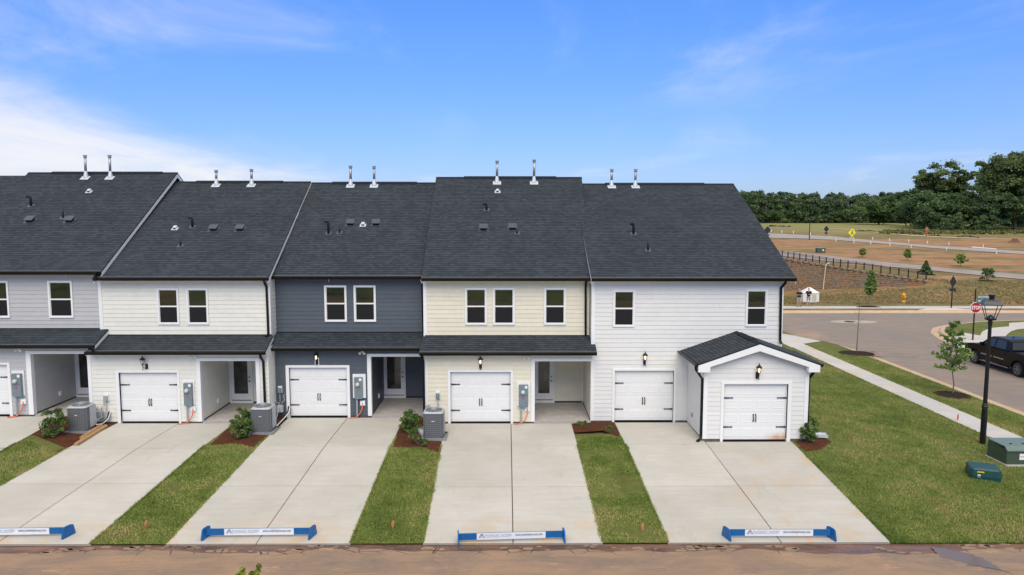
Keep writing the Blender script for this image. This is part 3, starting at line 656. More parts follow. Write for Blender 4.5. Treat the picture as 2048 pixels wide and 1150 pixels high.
def garage_door(parent, Y, x0, x1, z0, z1, tx0, tx1, tz1, DOORW=DOORW):
    """door slab recessed behind the trim; x0..x1,z0..z1 opening, trim outer tx0,tx1,tz1"""
    tr = MB(); f0, f1 = Y-.045, Y+.10
    tr.box(tx0, x0, f0, f1, z0-.05, tz1); tr.box(x1, tx1, f0, f1, z0-.05, tz1); tr.box(x0, x1, f0, f1, z1, tz1)
    tr.build('door_casing', TRIM, parent)
    yd = Y+.085; d = MB(); rows = 4; h = (z1-z0-.03)/rows
    for r in range(rows): d.box(x0, x1, yd, yd+.04, z0+.03+r*h+.002, z0+.03+(r+1)*h-.002)
    d.box(x0, x1, yd+.012, yd+.05, z0+.03, z1)
    gd = d.build('garage_door', DOORW, parent)
    MB().box(x0, x1, yd-.005, yd+.03, z0-.02, z0+.018).build('bottom_seal', IRON, gd)
    W_ = x1-x0
    for r in range(rows):
        for c in range(4):
            a = x0+W_*(c+.5)/4; hw = W_*.40/4; za, zb = z0+.03+r*h+h*.20, z0+.03+(r+1)*h-h*.20; b = .035
            o = [(a-hw, yd-.001, za), (a+hw, yd-.001, za), (a+hw, yd-.001, zb), (a-hw, yd-.001, zb)]; i1 = [(a-hw+b*.5, yd+.0, za+b*.5)]
            ring = lambda k, y: [(a-hw+k, y, za+k), (a+hw-k, y, za+k), (a+hw-k, y, zb-k), (a-hw+k, y, zb-k)]
            v = ring(0, yd-.0005)+ring(.010, yd-.006)+ring(.03, yd-.006)+ring(.045, yd-.003); f = [(j*4+q, j*4+(q+1) % 4, j*4+4+(q+1) % 4, j*4+4+q) for j in range(3) for q in range(4)]+[(12, 13, 14, 15)]
            MB().add(v, f).build('panel', DOORW, gd)
    for zz in (z0+.03+3*h-.01, z0+.03+1*h-.05):
        for sgn, xe in ((1, x0+.02), (-1, x1-.02)):
            L_ = .36; mb = MB(); v = [(xe, yd-.03, zz-.028), (xe+sgn*L_*.85, yd-.03, zz-.013), (xe+sgn*L_*.9, yd-.03, zz-.03), (xe+sgn*L_, yd-.03, zz), (xe+sgn*L_*.9, yd-.03, zz+.03), (xe+sgn*L_*.85, yd-.03, zz+.013), (xe, yd-.03, zz+.028)]
            if sgn < 0: v = v[::-1]
            mb.prism(v, (0, .022, 0)).build('strap_hinge', IRON, gd)
    zc = z0+.03+1.55*h; cx = (x0+x1)/2
    for sgn in (-1, 1):
        hx = cx+sgn*.045; mb = MB(); mb.tube([(hx, yd-.02, zc-.13), (hx, yd-.055, zc-.08), (hx, yd-.055, zc+.08), (hx, yd-.02, zc+.13)], [.012, .016, .016, .012], 6); mb.box(hx-.018, hx+.018, yd-.024, yd-.005, zc+.09, zc+.15); mb.box(hx-.018, hx+.018, yd-.024, yd-.005, zc-.15, zc-.09); mb.build('pull_handle', IRON, gd)
def lantern(parent, px, py0, py1, Y, lit=True, dx=0, block=True):
    x = AX(px, Y, py0); zt, zb = AZ(py0, Y), AZ(py1, Y); h = zt-zb; yl = Y-.15
    b = MB()
    b.lathe((x+dx, Y-.03, zb+h*.21), [(.0, -.02), (.062, -.02), (.062, .0), (.0, .02)], 10, (0, -1, 0)); b.box(x+dx-.055, x+dx+.055, Y-.035, Y-.008, zb+.02, zb+h*.42)
    b.tube([(x+dx, Y-.03, zb+h*.16), (x+dx*.6, Y-.11, zb+h*.12), (x, yl, zb+h*.2), (x, yl, zb+h*.38)], .016, 6)
    b.lathe((x, yl, zb), [(.012, 0), (.02, h*.08), (.012, h*.12)], 6)
    w = b.build('wall_lantern', IRON, parent)
    MB().lathe((x, yl, 0), [(.035, zb+h*.38), (.055, zb+h*.42), (.012, zb+h*.42)], 8).build('lantern_base', IRON, w)
    c = MB(); z0, z1 = zb+h*.42, zb+h*.72
    for k in range(6):
        a = 6.283*k/6; c.tube([(x+.05*math.cos(a), yl+.05*math.sin(a), z0), (x+.085*math.cos(a), yl+.085*math.sin(a), z1)], .006, 4)
    c.build('lantern_cage', IRON, w)
    MB().lathe((x, yl, 0), [(.115, z1), (.11, z1+.015), (.045, zb+h*.86), (.018, zb+h*.9), (.022, zb+h*.94), (.006, zt)], 10).build('lantern_cap', IRON, w)
    MB().lathe((x, yl, 0), [(.012, z0), (.022, z0+.02), (.04, (z0+z1)/2+.01), (.02, z1-.025), (.004, z1-.015)], 8).build('bulb', BULB if lit else BULBD, w, True)
    if block: MB().box(x+dx-.085, x+dx+.085, Y-.022, Y+.004, zb+.0, zb+h*.5).build('mounting_block', TRIM, w)
def floodlight(parent, px, py, Y):
    x, z = AX(px, Y, py), AZ(py, Y); mb = MB().lathe((x, Y-.005, z), [(.05, 0), (.05, .03), (.02, .05)], 8, (0, -1, 0)); f = mb.build('flood_light', TRIM, parent)
    for s in (-1, 1):
        d = Vector((s*.5, -.75, -.55)).normalized(); c = Vector((x+s*.06, Y-.07, z-.01))
        MB().lathe(c, [(.02, -.05), (.035, 0), (.06, .07), (.06, .085)], 9, d).build('lamp_head', TRIM, f); MB().lathe(c+d*.08, [(.052, 0), (.04, .012)], 9, d).build('lamp_face', FLOOD, f)
def meter(parent, bx, by, xx, yy, Y, zf):
    """backing board px rect, box px rect"""
    q = lambda a, b: (AX(a, Y, b), AZ(b, Y))
    if bx:
        x0, z1 = q(bx[0], by[0]); x1, z0 = q(bx[1], by[1]); board = MB().box(x0, x1, Y-.035, Y, z0, z1).build('meter_backboard', TRIM, parent)
    x0, z1 = q(xx[0], yy[0]); x1, z0 = q(xx[1], yy[1]); Yf = Y-.035
    m_ = MB().cbox(x0, x1, Yf-.13, Yf, z0, z1, .012).build('meter_box', GBOX, parent); cx = (x0+x1)/2; zz = z0+(z1-z0)*.68
    MB().lathe((cx-.02, Yf-.13, zz), [(.085, -.01), (.085, .04), (.075, .09), (.05, .11), (0.01, .112)], 14, (0, -1, 0)).build('meter_dial', DIAL, m_, True)
    MB().box(cx-.05, cx+.04, Yf-.134, Yf-.128, z0+(z1-z0)*.36, z0+(z1-z0)*.46).build('red_label', REDL, m_)
    MB().box(x1-.13, x1-.03, Yf-.134, Yf-.128, z1-.14, z1-.04).build('white_label', WLAB, m_)
    MB().box(x0+.01, x1-.01, Yf-.133, Yf-.129, z0+(z1-z0)*.52, z0+(z1-z0)*.527).build('cover_seam', IRON, m_)
    MB().tube([(x0+.09, Y-.09, z0), (x0+.09, Y-.09, -.06+zf)], .035, 8).build('grey_conduit', PGREY, m_)
    xb = x1-.02; zb = zf+.55; MB().box(xb-.10, xb+.10, Y-.06, Y, zb-.10, zb+.10).build('cable_box', WLAB, m_)
    MB().tube([(xb, Y-.07, zb), (xb-.01, Y-.10, zb-.22), (xb-.10, Y-.12, zb-.42), (xb-.25, Y-.16, zf-.03), (xb-.55, Y-.25, zf-.035)], .022, 7).build('orange_conduit', ORANGE, m_, True)
def house(name, label, P):
    Yl, Yu, z0, m = P['Yl'], P['Yu'], P['z0'], P['paint']; Yr = 36.6; Yb = P.get('Yb', 31.8)
    lx0, lx1 = AX(P['lx'][0], Yl, 770), AX(P['lx'][1], Yl, 770); ux0, ux1 = AX(P['ux'][0], Yu, 620), AX(P['ux'][1], Yu, 620)
    H = thing(name, label, 'townhouse', ((lx0+lx1)/2, Yl, z0), group='attached townhouses in one row')
    Ye = Yu-.38; ze = AZ(P['eave'], Ye); zr = AZ(P['ridge'], Yr); Ybk = 2*Yr-Yu
    e0, e1, r0, r1 = AX(P['ex'][0], Ye, P['eave']), AX(P['ex'][1], Ye, P['eave']), None, None
    r0 = AX(P['rx'][0], Yr, P['ridge']) if P['rx'][0] is not None else e0; r1 = AX(P['rx'][1], Yr, P['ridge']) if P['rx'][1] is not None else e1
    sl = (zr-ze)/(Yr-Ye); pent = P.get('pent')
    # ---- walls
    zu0 = (AZ(pent['top'], Yu) if pent else z0)-.05; zw = ze+.12
    w = MB(); w.box(ux0, ux1, Yu, Ybk, (zu0-.3) if pent else z0-.3, zw)
    zrw = zr-.22   # gable ends up to the underside of the roof
    for xx in ((ux0, ux0+.1), (ux1-.1, ux1)): w.prism([(xx[0], Yu, zw), (xx[0], Yr, zrw), (xx[0], Ybk, zw)], (xx[1]-xx[0], 0, 0))
    G = P['garage']; po = P.get('porch'); gz1 = AZ(G['top'], Yl); gx0, gx1 = AX(G['o'][0], Yl, 790), AX(G['o'][1], Yl, 790); tx0, tx1, tz = AX(G['t'][0], Yl, 790), AX(G['t'][1], Yl, 790), AZ(G['ttop'], Yl)
    holesL = [(tx0+.004, tx1-.004, z0-1, tz-.004)]
    if pent:
        zl1 = AZ(pent['eave'], Yl-.38)+.10; pl, pr = AX(po['l'], Yl, 770), AX(po['r'], Yl, 770); ph = AZ(po['h'], Yl)
        w.box(lx0, gx0, Yl, Yl+.16, z0, zl1); w.box(gx1, pl, Yl, Yl+.16, z0, zl1); w.box(gx0, gx1, Yl, Yl+.16, gz1, zl1); w.box(lx0, pl, Yl+.16, Yb+.2, z0-.02, zl1-.01)
        w.box(pl, pr, Yl, Yl+.22, ph, zl1); w.box(pl, lx1, Yb, Yb+.2, z0, zl1-.01); w.box(pl, pr, Yl+.22, Yb, ph+.02, zl1-.012)
        if lx1-pr > .02: w.box(pr, lx1, Yl, Yb, z0, zl1)
        w.box(lx0, lx1, Yl+.3, Yu+.3, zl1-.02, zl1)
    else:
        w.v = []; w.f = []; w.uv = []
        w.box(lx0, gx0, Yl, Yl+.16, z0, zw); w.box(gx1, ux1, Yl, Yl+.16, z0, zw); w.box(gx0, gx1, Yl, Yl+.16, gz1, zw); w.box(lx0, ux1, Yl+.16, Ybk, z0-.02, zw)
        for xx in ((ux0, ux0+.1), (ux1-.1, ux1)): w.prism([(xx[0], Yu, zw), (xx[0], Yr, zrw), (xx[0], Ybk, zw)], (xx[1]-xx[0], 0, 0))
    w.build('wall', m, H)
    fd = MB()
    for a, b in ([(lx0, tx0), (tx1, AX(po['l'], Yl, 770))] if po else [(lx0, tx0), (tx1, AX(1372, Yl, 840))]): fd.box(a, b, Yl+.012, Yl+.3, z0-.5, z0-.003)
    if po and lx1-pr > .05: fd.box(pr, lx1, Yl+.012, Yl+.3, z0-.5, z0-.003)
    fd.build('foundation', FOUND, H)
    # ---- windows and upper siding
    holes = [window(H, a, b, c, d, Yu-.012) for a, b, c, d in P['win']]
    zfr = ze-.10
    cbw = .12
    cl, cr = P.get('corner', (0, 0)); tcl, tcr = P.get('cornerl', (0, 0))
    if pent: siding(H, m, (0, Yu, 0), (1, 0, 0), (0, -1, 0), ux0+(cbw if cl else 0), ux1-(cbw if cr else 0), zu0+.02, zfr, holes, zb=zfr-40*COURSE)
    else: siding(H, m, (0, Yu, 0), (1, 0, 0), (0, -1, 0), ux0+(cbw if cl else 0), ux1-(cbw if cr else 0), z0, zfr, holes+holesL, zb=z0)
    bar(H, 'frieze_board', TRIM, ux0, ux1+(.02 if not pent else 0), Yu-.034, Yu, zfr, zfr+.16)
    zc0 = zu0+.01 if pent else z0
    if cl: bar(H, 'corner_board', TRIM, ux0-.022, ux0+cbw, Yu-.034, Yu+.10, zc0, zfr)
    if cr: bar(H, 'corner_board', TRIM, ux1-cbw, ux1+.022, Yu-.034, Yu+.10, zc0, zfr)
    # ---- main roof
    el, er, rl, rr = (e0, Ye, ze), (e1, Ye, ze), (r0, Yr, zr), (r1, Yr, zr)
    roof = shingle_roof(H, el, er, rl, rr, back=(2*Yr-Ye, ze))
    bar(H, 'soffit', TRIM, e0+.06, e1-.06, Ye+.04, Yu+.02, ze-.09, ze-.055)
    gutter(H, e0, e1, Ye, ze-.005)
    for (a, b, s) in ((e0, r0, 1), (e1, r1, -1)):
        t = .03; v = [(a, Ye-.02, ze-.058), (a, Ye-.02, ze-.24), (b, Yr, zr-.24), (b, Yr, zr-.058)]
        MB().prism(v if s > 0 else v[::-1], (s*t, 0, 0)).build('rake_board', TRIM, H)
        v = [(b, Yr, zr-.058), (b, Yr, zr-.24), (b, 2*Yr-Ye, ze-.24), (b, 2*Yr-Ye, ze-.058)]
        MB().prism(v if s > 0 else v[::-1], (s*t, 0, 0)).build('rake_board', TRIM, H)
    # gable siding that shows above the neighbour's roof
    if P.get('gable'):
        siding(H, m, (ux1, 0, 0), (0, 1, 0), (1, 0, 0), Yu, Ybk, 8.2, zrw, zb=0, top=(lambda z: max(Yu, Yu+(z-zw)/(zrw-zw)*(Yr-Yu)), lambda z: min(Ybk, Ybk-(z-zw)/(zrw-zw)*(Ybk-Yr))))
    if P.get('side'):
        siding(H, m, (ux1, 0, 0), (0, 1, 0), (1, 0, 0), Yu+.1, Yu+P['side'], zc0, zfr, zb=zfr-40*COURSE)
    rp, rn = Vector((0, Ye, ze)), Vector((0, -sl, 1)).normalized()
    hit = lambda px, py: onplane(px, py, rp, rn)
    xa, xb = P['rv']; MB().prism([(AX(xa, Yr, P['ridge']), Yr-.17, zr-.07), (AX(xa, Yr, P['ridge']), Yr-.15, zr-.015), (AX(xa, Yr, P['ridge']), Yr, zr+.055), (AX(xa, Yr, P['ridge']), Yr+.15, zr-.015), (AX(xa, Yr, P['ridge']), Yr+.17, zr-.07)], (AX(xb, Yr, P['ridge'])-AX(xa, Yr, P['ridge']), 0, 0)).build('ridge_vent', RIDGEM, H)
    MB().prism([(r0, Yr-.14, zr-.14*sl+.012), (r0, Yr, zr+.02), (r0, Yr+.14, zr-.14*sl+.012)], (r1-r0, 0, 0)).build('ridge_cap', RIDGEM, H)
    for px, py, pt in P['flues']:
        b = hit(px, py-6); zt = at(px, pt, b.y).z; mb = MB()
        fl = mb.lathe((b.x, b.y, 0), [(.14, b.z-.12), (.125, b.z+.04), (.07, b.z+.27), (.065, b.z+.30)], 10); f = mb.build('flue_flashing', FLASH, H, True)
        tx = Vector((1, 0, 0)); up = Vector((0, 1, sl)).normalized(); MB().obox(b+rn*.018-up*.08, tx, up, rn, .20, .17, .008).build('flashing_plate', FLASH, f)
        MB().tube([(b.x, b.y, b.z+.3), (b.x+.008, b.y, zt-.1)], .06, 10).build('flue_pipe', GALV, f, True)
        MB().lathe((b.x+.008, b.y, zt-.13), [(.062, 0), (.095, .02), (.095, .035), (.07, .05), (.07, .08), (.10, .09), (.10, .12), (.02, .14)], 12).build('flue_cap', GALV, f)
    tx = Vector((1, 0, 0)); up = Vector((0, 1, sl)).normalized()
    for px, py in P['bvents']:
        b = hit(px, py+3); mb = MB(); c = b+rn*.10+up*.05; mb.obox(b+rn*.06+up*.06, tx, up, rn, .13, .13, .07); v_ = mb.build('roof_vent', IRON, H)
        MB().obox(c+rn*.04, tx, up, rn, .185, .19, .018).build('vent_hood', BOXV, v_); MB().obox(b+rn*.014+up*.02, tx, up, rn, .23, .22, .006).build('vent_flange', BOXV, v_)
    for px, py in P['wvents']:
        b = hit(px, py+2); mb = MB(); mb.obox(b+rn*.05+up*.05, tx, up, rn, .075, .09, .05); v_ = mb.build('exhaust_hood', FLASH, H); MB().obox(b+rn*.012, tx, up, rn, .14, .12, .006).build('vent_flange', FLASH, v_); MB().obox(b+rn*.045-up*.045, tx, up, rn, .05, .006, .03).build('vent_mouth', IRON, v_)
    for px, py, pt in P['hooded']:
        b = hit(px, py); zt = at(px, pt, b.y).z; mb = MB(); pth = [(b.x, b.y, b.z-.05), (b.x, b.y, zt-.12), (b.x-.03, b.y-.02, zt-.04), (b.x-.09, b.y-.05, zt-.02), (b.x-.14, b.y-.07, zt-.08)]
        p_ = mb.tube(pth, [.055, .055, .06, .062, .062], 9).build('exhaust_pipe', BPIPE, H, True); MB().obox(b+rn*.012, tx, up, rn, .14, .14, .006).build('pipe_flashing', BOXV, p_)
    for px, py, pt in P['pipes']:
        b = hit(px, py); zt = at(px, pt, b.y).z; p_ = MB().tube([(b.x, b.y, b.z-.05), (b.x, b.y, zt)], .04, 8).build('plumbing_vent', BPIPE, H, True); MB().obox(b+rn*.012, tx, up, rn, .13, .13, .006).build('pipe_flashing', BOXV, p_)
    # ---- garage door, lantern
    garage_door(H, Yl, gx0, gx1, z0-.045, gz1, tx0, tx1, tz)
    if 'lantern' in P: lantern(H, *P['lantern'][:3], Yl-.02, P['lantern'][3], P['lantern'][4])
    if pent:
        # ---- lower siding, porch
        zft = zl1-.20; zb = z0
        siding(H, m, (0, Yl, 0), (1, 0, 0), (0, -1, 0), lx0+(cbw if tcl else 0), pl-.02, z0, zft, holesL, zb=z0)
        siding(H, m, (0, Yl, 0), (1, 0, 0), (0, -1, 0), pl-.02, lx1-(cbw if tcr else 0), ph+.10, zft, zb=z0)
        if lx1-pr > .05: siding(H, m, (0, Yl, 0), (1, 0, 0), (0, -1, 0), pr+.02, lx1, z0, ph+.1, zb=z0)
        bar(H, 'frieze_board', TRIM, lx0, lx1, Yl-.036, Yl, zft, zl1)
        if tcl: bar(H, 'corner_board', TRIM, lx0-.022, lx0+cbw, Yl-.034, Yl+.12, z0, zft)
        if tcr: bar(H, 'corner_board', TRIM, lx1-cbw, lx1+.004, Yl-.034, Yl+.12, z0, zft)
        po0 = AX(po['lo'], Yl, 770)
        mb = MB(); mb.box(po0, pl+.021, Yl-.04, Yl+.163, z0, ph+.10); mb.box(pl+.021, pr-.021, Yl-.04, Yl+.243, ph-.02, ph+.10)
        if po.get('ro'): mb.box(pr-.021, AX(po['ro'], Yl, 770), Yl-.04, Yl+.163, z0, ph+.10)
        mb.build('porch_casing', TRIM, H)
        bar(H, 'porch_ceiling', TRIM, pl+.004, pr-.004, Yl+.245, Yb-.003, ph-.004, ph+.016)
        siding(H, m, (pl, 0, 0), (0, 1, 0), (1, 0, 0), Yl+.16, Yb, z0+.05, ph, zb=z0)
        D = po['door']; dx0, dx1 = AX(D[0], Yb, 770), AX(D[1], Yb, 770); dtop = min(z0+2.15, ph-.02)
        siding(H, m, (0, Yb, 0), (1, 0, 0), (0, -1, 0), pl, lx1, z0+.05, ph, [(dx0, dx1, z0-1, dtop)], zb=z0)
        if po.get('rwall', 1): siding(H, m, (pr, 0, 0), (0, 1, 0), (-1, 0, 0), Yl+.24, Yb, z0+.05, ph, zb=z0)
        if po.get('rtrim'): bar(H, 'corner_trim', TRIM, pr-.05, pr, Yb-.05, Yb-.005, z0, ph)
        bar(H, 'base_flashing', IRON, pl, pl+.02, Yl+.16, Yb, z0-.01, z0+.05); bar(H, 'base_flashing', IRON, dx1, pr-.002, Yb-.02, Yb, z0-.01, z0+.05); bar(H, 'base_flashing', IRON, pr-.02, pr-.001, Yl+.2, Yb, z0-.01, z0+.05)
        # entry door
        fr = MB(); t = .10; fr.box(dx0, dx0+t, Yb-.06, Yb+.02, z0, dtop); fr.box(dx1-t*.6, dx1, Yb-.06, Yb+.02, z0, dtop); fr.box(dx0+t, dx1-t*.6, Yb-.06, Yb+.02, dtop-.07, dtop); fr.box(dx0-.01, dx1+.01, Yb-.10, Yb, z0-.005, z0+.10)
        fr.build('door_frame', TRIM, H); a, b = dx0+t, dx1-t*.6; zd0, zd1 = z0+.13, dtop-.07
        gx0_, gx1_, gza, gzb = a+.13, b-.15, zd0+.28, zd1-.14
        ds = MB(); ds.box(a+.005, gx0_, Yb-.04, Yb, zd0, zd1); ds.box(gx1_, b-.005, Yb-.04, Yb, zd0, zd1); ds.box(gx0_, gx1_, Yb-.04, Yb, zd0, gza); ds.box(gx0_, gx1_, Yb-.04, Yb, gzb, zd1)
        dr = ds.build('entry_door', DOORW, H); MB().box(gx0_, gx1_, Yb-.025, Yb-.012, gza, gzb).build('door_glass', DGLASS, dr); MB().box(a, b, Yb-.05, Yb-.01, zd0-.025, zd0).build('threshold', IRON, dr)
        hx = b-.07
        for zz, r in ((z0+.98, .032), (z0+1.17, .028)): MB().lathe((hx, Yb-.04, zz), [(r, 0), (r, .015), (r*.5, .03), (r*.95, .05), (r*.6, .075)], 9, (0, -1, 0)).build('door_knob' if zz < z0+1.1 else 'deadbolt', IRON, dr)
        if po.get('outlet'): ox, oz = po['outlet']; MB().box(pl+.02, pl+.06, Yl+ox-.07, Yl+ox+.07, z0+oz-.09, z0+oz+.09).build('outlet_cover', WLAB, H)
        sl_ = MB(); sl_.box(pl, pr-.0, Yl+.02, Yb, z0-.5, z0-.012); sl_.build('porch_slab', PORCHC, H)
        # pent roof
        pe, pt_ = AZ(pent['eave'], Yl-.38), AZ(pent['top'], Yu-.02); q = pent['x']
        A = lambda px, Y, py: AX(px, Y, py)
        x0e, x1e, x0t, x1t = A(q[0], Yl-.38, pent['eave']), A(q[1], Yl-.38, pent['eave']), A(q[2], Yu, pent['top']), A(q[3], Yu, pent['top'])
        shingle_roof(H, (x0e, Yl-.38, pe), (x1e, Yl-.38, pe), (x0t, Yu-.02, pt_), (x1t, Yu-.02, pt_), 'porch_roof')
        bar(H, 'soffit', TRIM, x0e+.05, x1e-.03, Yl-.34, Yl, pe-.09, pe-.055)
        gutter(H, x0e, pent.get('gx', x1e), Yl-.38, pe-.005)
        for xe, xt, s in ((x0e, x0t, 1), (x1e, x1t, -1)):
            v = [(xe, Yl-.39, pe-.058), (xe, Yl-.39, pe-.20), (xt, Yu, pt_-.20), (xt, Yu, pt_-.058)]; MB().prism(v if s > 0 else v[::-1], (s*.03, 0, 0)).build('rake_board', TRIM, H)
        bar(H, 'roof_flashing', BLACKM, x0t+.05, x1t-.05, Yu-.04, Yu-.025, pt_-.02, pt_+.035)
        if 'flood' in P: floodlight(H, *P['flood'], Yl-.02)
        if 'meter' in P: meter(H, *P['meter'], Yl-.02, z0)
    return H, dict(Yl=Yl, Yu=Yu, z0=z0, ze=ze, Ye=Ye, e0=e0, e1=e1)
def downspout(H, pts, w=.085, d=.07): return MB().rtube(pts, w, d).build('downspout', BLACKM, H)
U1, I1 = house('townhouse', 'light grey lap-sided townhouse at the left edge, two upper windows in view', dict(
    Yl=28.85, Yu=29.65, z0=.28, paint=P_GREY, lx=(-150, 180), ux=(-140, 199), ex=(-154, 203), rx=(57, 355), eave=541.5, ridge=345.5, gable=1, Yb=31.8,
    win=[(97.5, 146.3, 561, 634.7), (-30, 18.6, 561, 634.7)], pent=dict(eave=688, top=657, x=(-160, 189.5, -140, 218)), garage=dict(o=(-98, 19), t=(-104, 24.5), top=728, ttop=724),
    porch=dict(l=64.5, lo=56, r=181, h=705.5, door=(151, 196), rwall=0, outlet=(1.7, .45)), flues=[(172, 361, 310), (221, 361, 310)], bvents=[(60, 440), (139, 440)], wvents=[(178, 382)], hooded=[(62, 412, 391)], pipes=[(126, 436, 415)], rv=(105, 325),
    flood=(39, 697), meter=((24, 51.5), (740, 789), (27, 48.5), (745, 790))))
U2, I2 = house('townhouse', 'cream lap-sided townhouse with paired windows between the grey and slate-blue units', dict(
    Yl=28.78, Yu=29.62, z0=0, paint=P_CREAM, lx=(179, 538.5), ux=(200, 540.5), ex=(187.5, 537.5), rx=(None, 621.5), eave=553.5, ridge=363.5, side=1.0, Yb=31.8, corner=(1, 1), cornerl=(1, 0),
    win=[(315.5, 358.3, 576, 648.3), (374.2, 417.2, 576, 648.3)], pent=dict(eave=701, top=669.8, x=(171, 531.5, 214, 547)), garage=dict(o=(240, 356.5), t=(234, 361), top=744, ttop=740),
    porch=dict(l=401.2, lo=395, r=514, ro=520.5, h=720, door=(458.5, 506), outlet=(1.6, .45)), flues=[(433, 376, 340), (503.5, 376, 338)], bvents=[(427, 457), (480, 457)], wvents=[(350, 456)], hooded=[(385, 454, 433)], pipes=[(361, 492, 475)], rv=(393, 566),
    lantern=(288, 709.5, 738, False, .10), flood=(388, 710.5), meter=((366, 391), (760, 808), (369.5, 388), (764, 808.5))))
U3, I3 = house('townhouse', 'dark slate-blue lap-sided townhouse with paired white-framed windows', dict(
    Yl=29.6, Yu=30.3, z0=0, paint=P_NAVY, lx=(541, 848), ux=(545.5, 846), ex=(542.5, 842.5), rx=(None, None), eave=551, ridge=365.5, Yb=32.7, corner=(1, 0), cornerl=(1, 0),
    win=[(649.4, 693.6, 570.5, 643), (708, 752, 570.5, 643)], pent=dict(eave=694, top=664.8, x=(536, 840, 544, 848)), garage=dict(o=(579.6, 695), t=(573.3, 700.5), top=734.4, ttop=729.7),
    porch=dict(l=742, lo=735.3, r=848, h=711.7, door=(764.5, 811.5), outlet=(1.6, .45)), flues=[(701.5, 377, 331), (748.5, 377, 332)], bvents=[(701, 446), (752, 446)], wvents=[(726, 449)], hooded=[(657, 467, 441)], pipes=[(679, 466, 451)], rv=(665, 834),
    lantern=(633.5, 700.5, 729.5, True, 0), flood=(725, 703.5), meter=((705.6, 732.2), (747.4, 795), (709.5, 726.5), (753, 795.7))))
U4, I4 = house('townhouse', 'pale yellow lap-sided townhouse with three upper windows next to the white end unit', dict(
    Yl=28.69, Yu=29.4, z0=0, paint=P_YELLOW, lx=(849.5, 1183.4), ux=(848, 1178.8), ex=(842.8, 1181), rx=(872.3, 1163.5), eave=554.5, ridge=354.5, corner=(1, 0), cornerl=(1, 0), Yb=31.8,
    win=[(930, 974, 575.5, 649.5), (985.8, 1029.6, 575.5, 649.5), (1088, 1131.7, 575.5, 649.5)], pent=dict(eave=703, top=671.8, x=(838.7, 1184.5, 847.3, 1180), gx=AX(1193.5, 28.31, 703)), garage=dict(o=(901.2, 1021.4), t=(896, 1026), top=743.5, ttop=739.6),
    porch=dict(l=1068.4, lo=1062.5, r=1182.6, h=721.3, door=(1066, 1108.5), rtrim=1, outlet=None), flues=[(994, 371, 321), (1068, 371, 319)], bvents=[(967, 456), (1025, 455)], wvents=[(995, 382)], hooded=[(973, 420, 406)], pipes=[(1034, 467, 457)], rv=(928, 1112),
    lantern=(961, 710, 738, True, 0), flood=(1053.5, 713), meter=((1033.4, 1060), (763.6, 811.8), (1037.8, 1056), (768.3, 812.6))))
# the end of the yellow unit's porch roof laps a little way across the white unit
xa, xb = AX(1183.9, 28.31, 703), AX(1193.5, 28.31, 703); pe = AZ(703, 28.31); zt = pe+(28.80-28.31)*((AZ(671.8, 29.38)-pe)/(29.38-28.31))
shingle_roof(U4, (xa, 28.31, pe), (xb, 28.31, pe), (xa, 28.79, zt), (xb, 28.79, zt), 'porch_roof_return')
U5, I5 = house('townhouse', 'white lap-sided end townhouse with a gabled single garage projecting in front', dict(
    Yl=28.84, Yu=28.84, z0=0, paint=P_WHITE, lx=(1184, 1564), ux=(1184, 1564.5), ex=(1183, 1592), rx=(None, 1467), eave=555, ridge=367.5, corner=(1, 1),
    win=[(1226, 1269.8, 580, 653.7), (1491.2, 1534, 579, 653)], garage=dict(o=(1229, 1347), t=(1224.3, 1350.8), top=741.3, ttop=737.3), flues=[(1223, 379, 338), (1270.5, 379, 338)], bvents=[], wvents=[], hooded=[(1267, 468, 445)], pipes=[(1296, 501, 477)], rv=(1210, 1408),
    lantern=(1289.2, 701.5, 731, True, 0)))
# left side of the white unit, seen past the yellow one
siding(U5, P_WHITE, (AX(1184, 28.84, 620), 0, 0), (0, 1, 0), (-1, 0, 0), 28.95, 29.5, 3.2, 5.7, zb=0)
# projecting garage of the white unit
YG = 26.36; gx0, gx1 = AX(1407.8, YG, 800), AX(1614.5, YG, 800); zE = AZ(733, YG); ox0, ox1 = AX(1446.5, YG, 820), AX(1574.5, YG, 820); tx0, tx1 = AX(1441, YG, 820), AX(1581.5, YG, 820); oz, tz = AZ(768.4, YG), AZ(763.7, YG)
Yf = YG-.32; roofL, roofR, zeR = AX(1396.9, Yf, 729.8), AX(1641, Yf, 727), AZ(729, Yf); apx, zap = AX(1521, Yf, 686.6), AZ(686.6, Yf); apx = (roofL+roofR)/2
gs = (zap-zeR)/(apx-roofL); zwall = zeR+(gx0-roofL)*gs-.10
w = MB(); w.box(gx0, ox0, YG, YG+.16, 0, zwall); w.box(ox1, gx1, YG, YG+.16, 0, zwall); w.box(ox0, ox1, YG, YG+.16, oz, zwall); w.box(gx0, gx1, YG+.16, 28.83, -.02, zwall)
w.prism([(gx0, YG, zwall), (gx1, YG, zwall), (apx, YG, zap-.14)], (0, .1, 0)); w.build('garage_wall', P_WHITE, U5)
MB().box(gx0+.012, gx0+.2, YG+.012, 28.82, -.5, -.003).box(gx0+.2, tx0, YG+.012, YG+.3, -.5, -.003).box(tx1, gx1-.01, YG+.012, YG+.3, -.5, -.003).build('foundation', FOUND, U5)
garage_door(U5, YG, ox0, ox1, -.085, oz, tx0, tx1, tz, DOORST)
siding(U5, P_WHITE, (0, YG, 0), (1, 0, 0), (0, -1, 0), gx0+.12, gx1-.12, 0, zwall-.02, [(tx0+.004, tx1-.004, -1, tz-.004)], zb=0)
kz = math.ceil((zwall-.02)/COURSE)*COURSE
siding(U5, P_WHITE, (0, YG, 0), (1, 0, 0), (0, -1, 0), gx0, gx1, zwall-.02, zap-.2, zb=0, top=(lambda z: gx0+max(0, (z-zwall)/gs), lambda z: gx1-max(0, (z-zwall)/gs)))
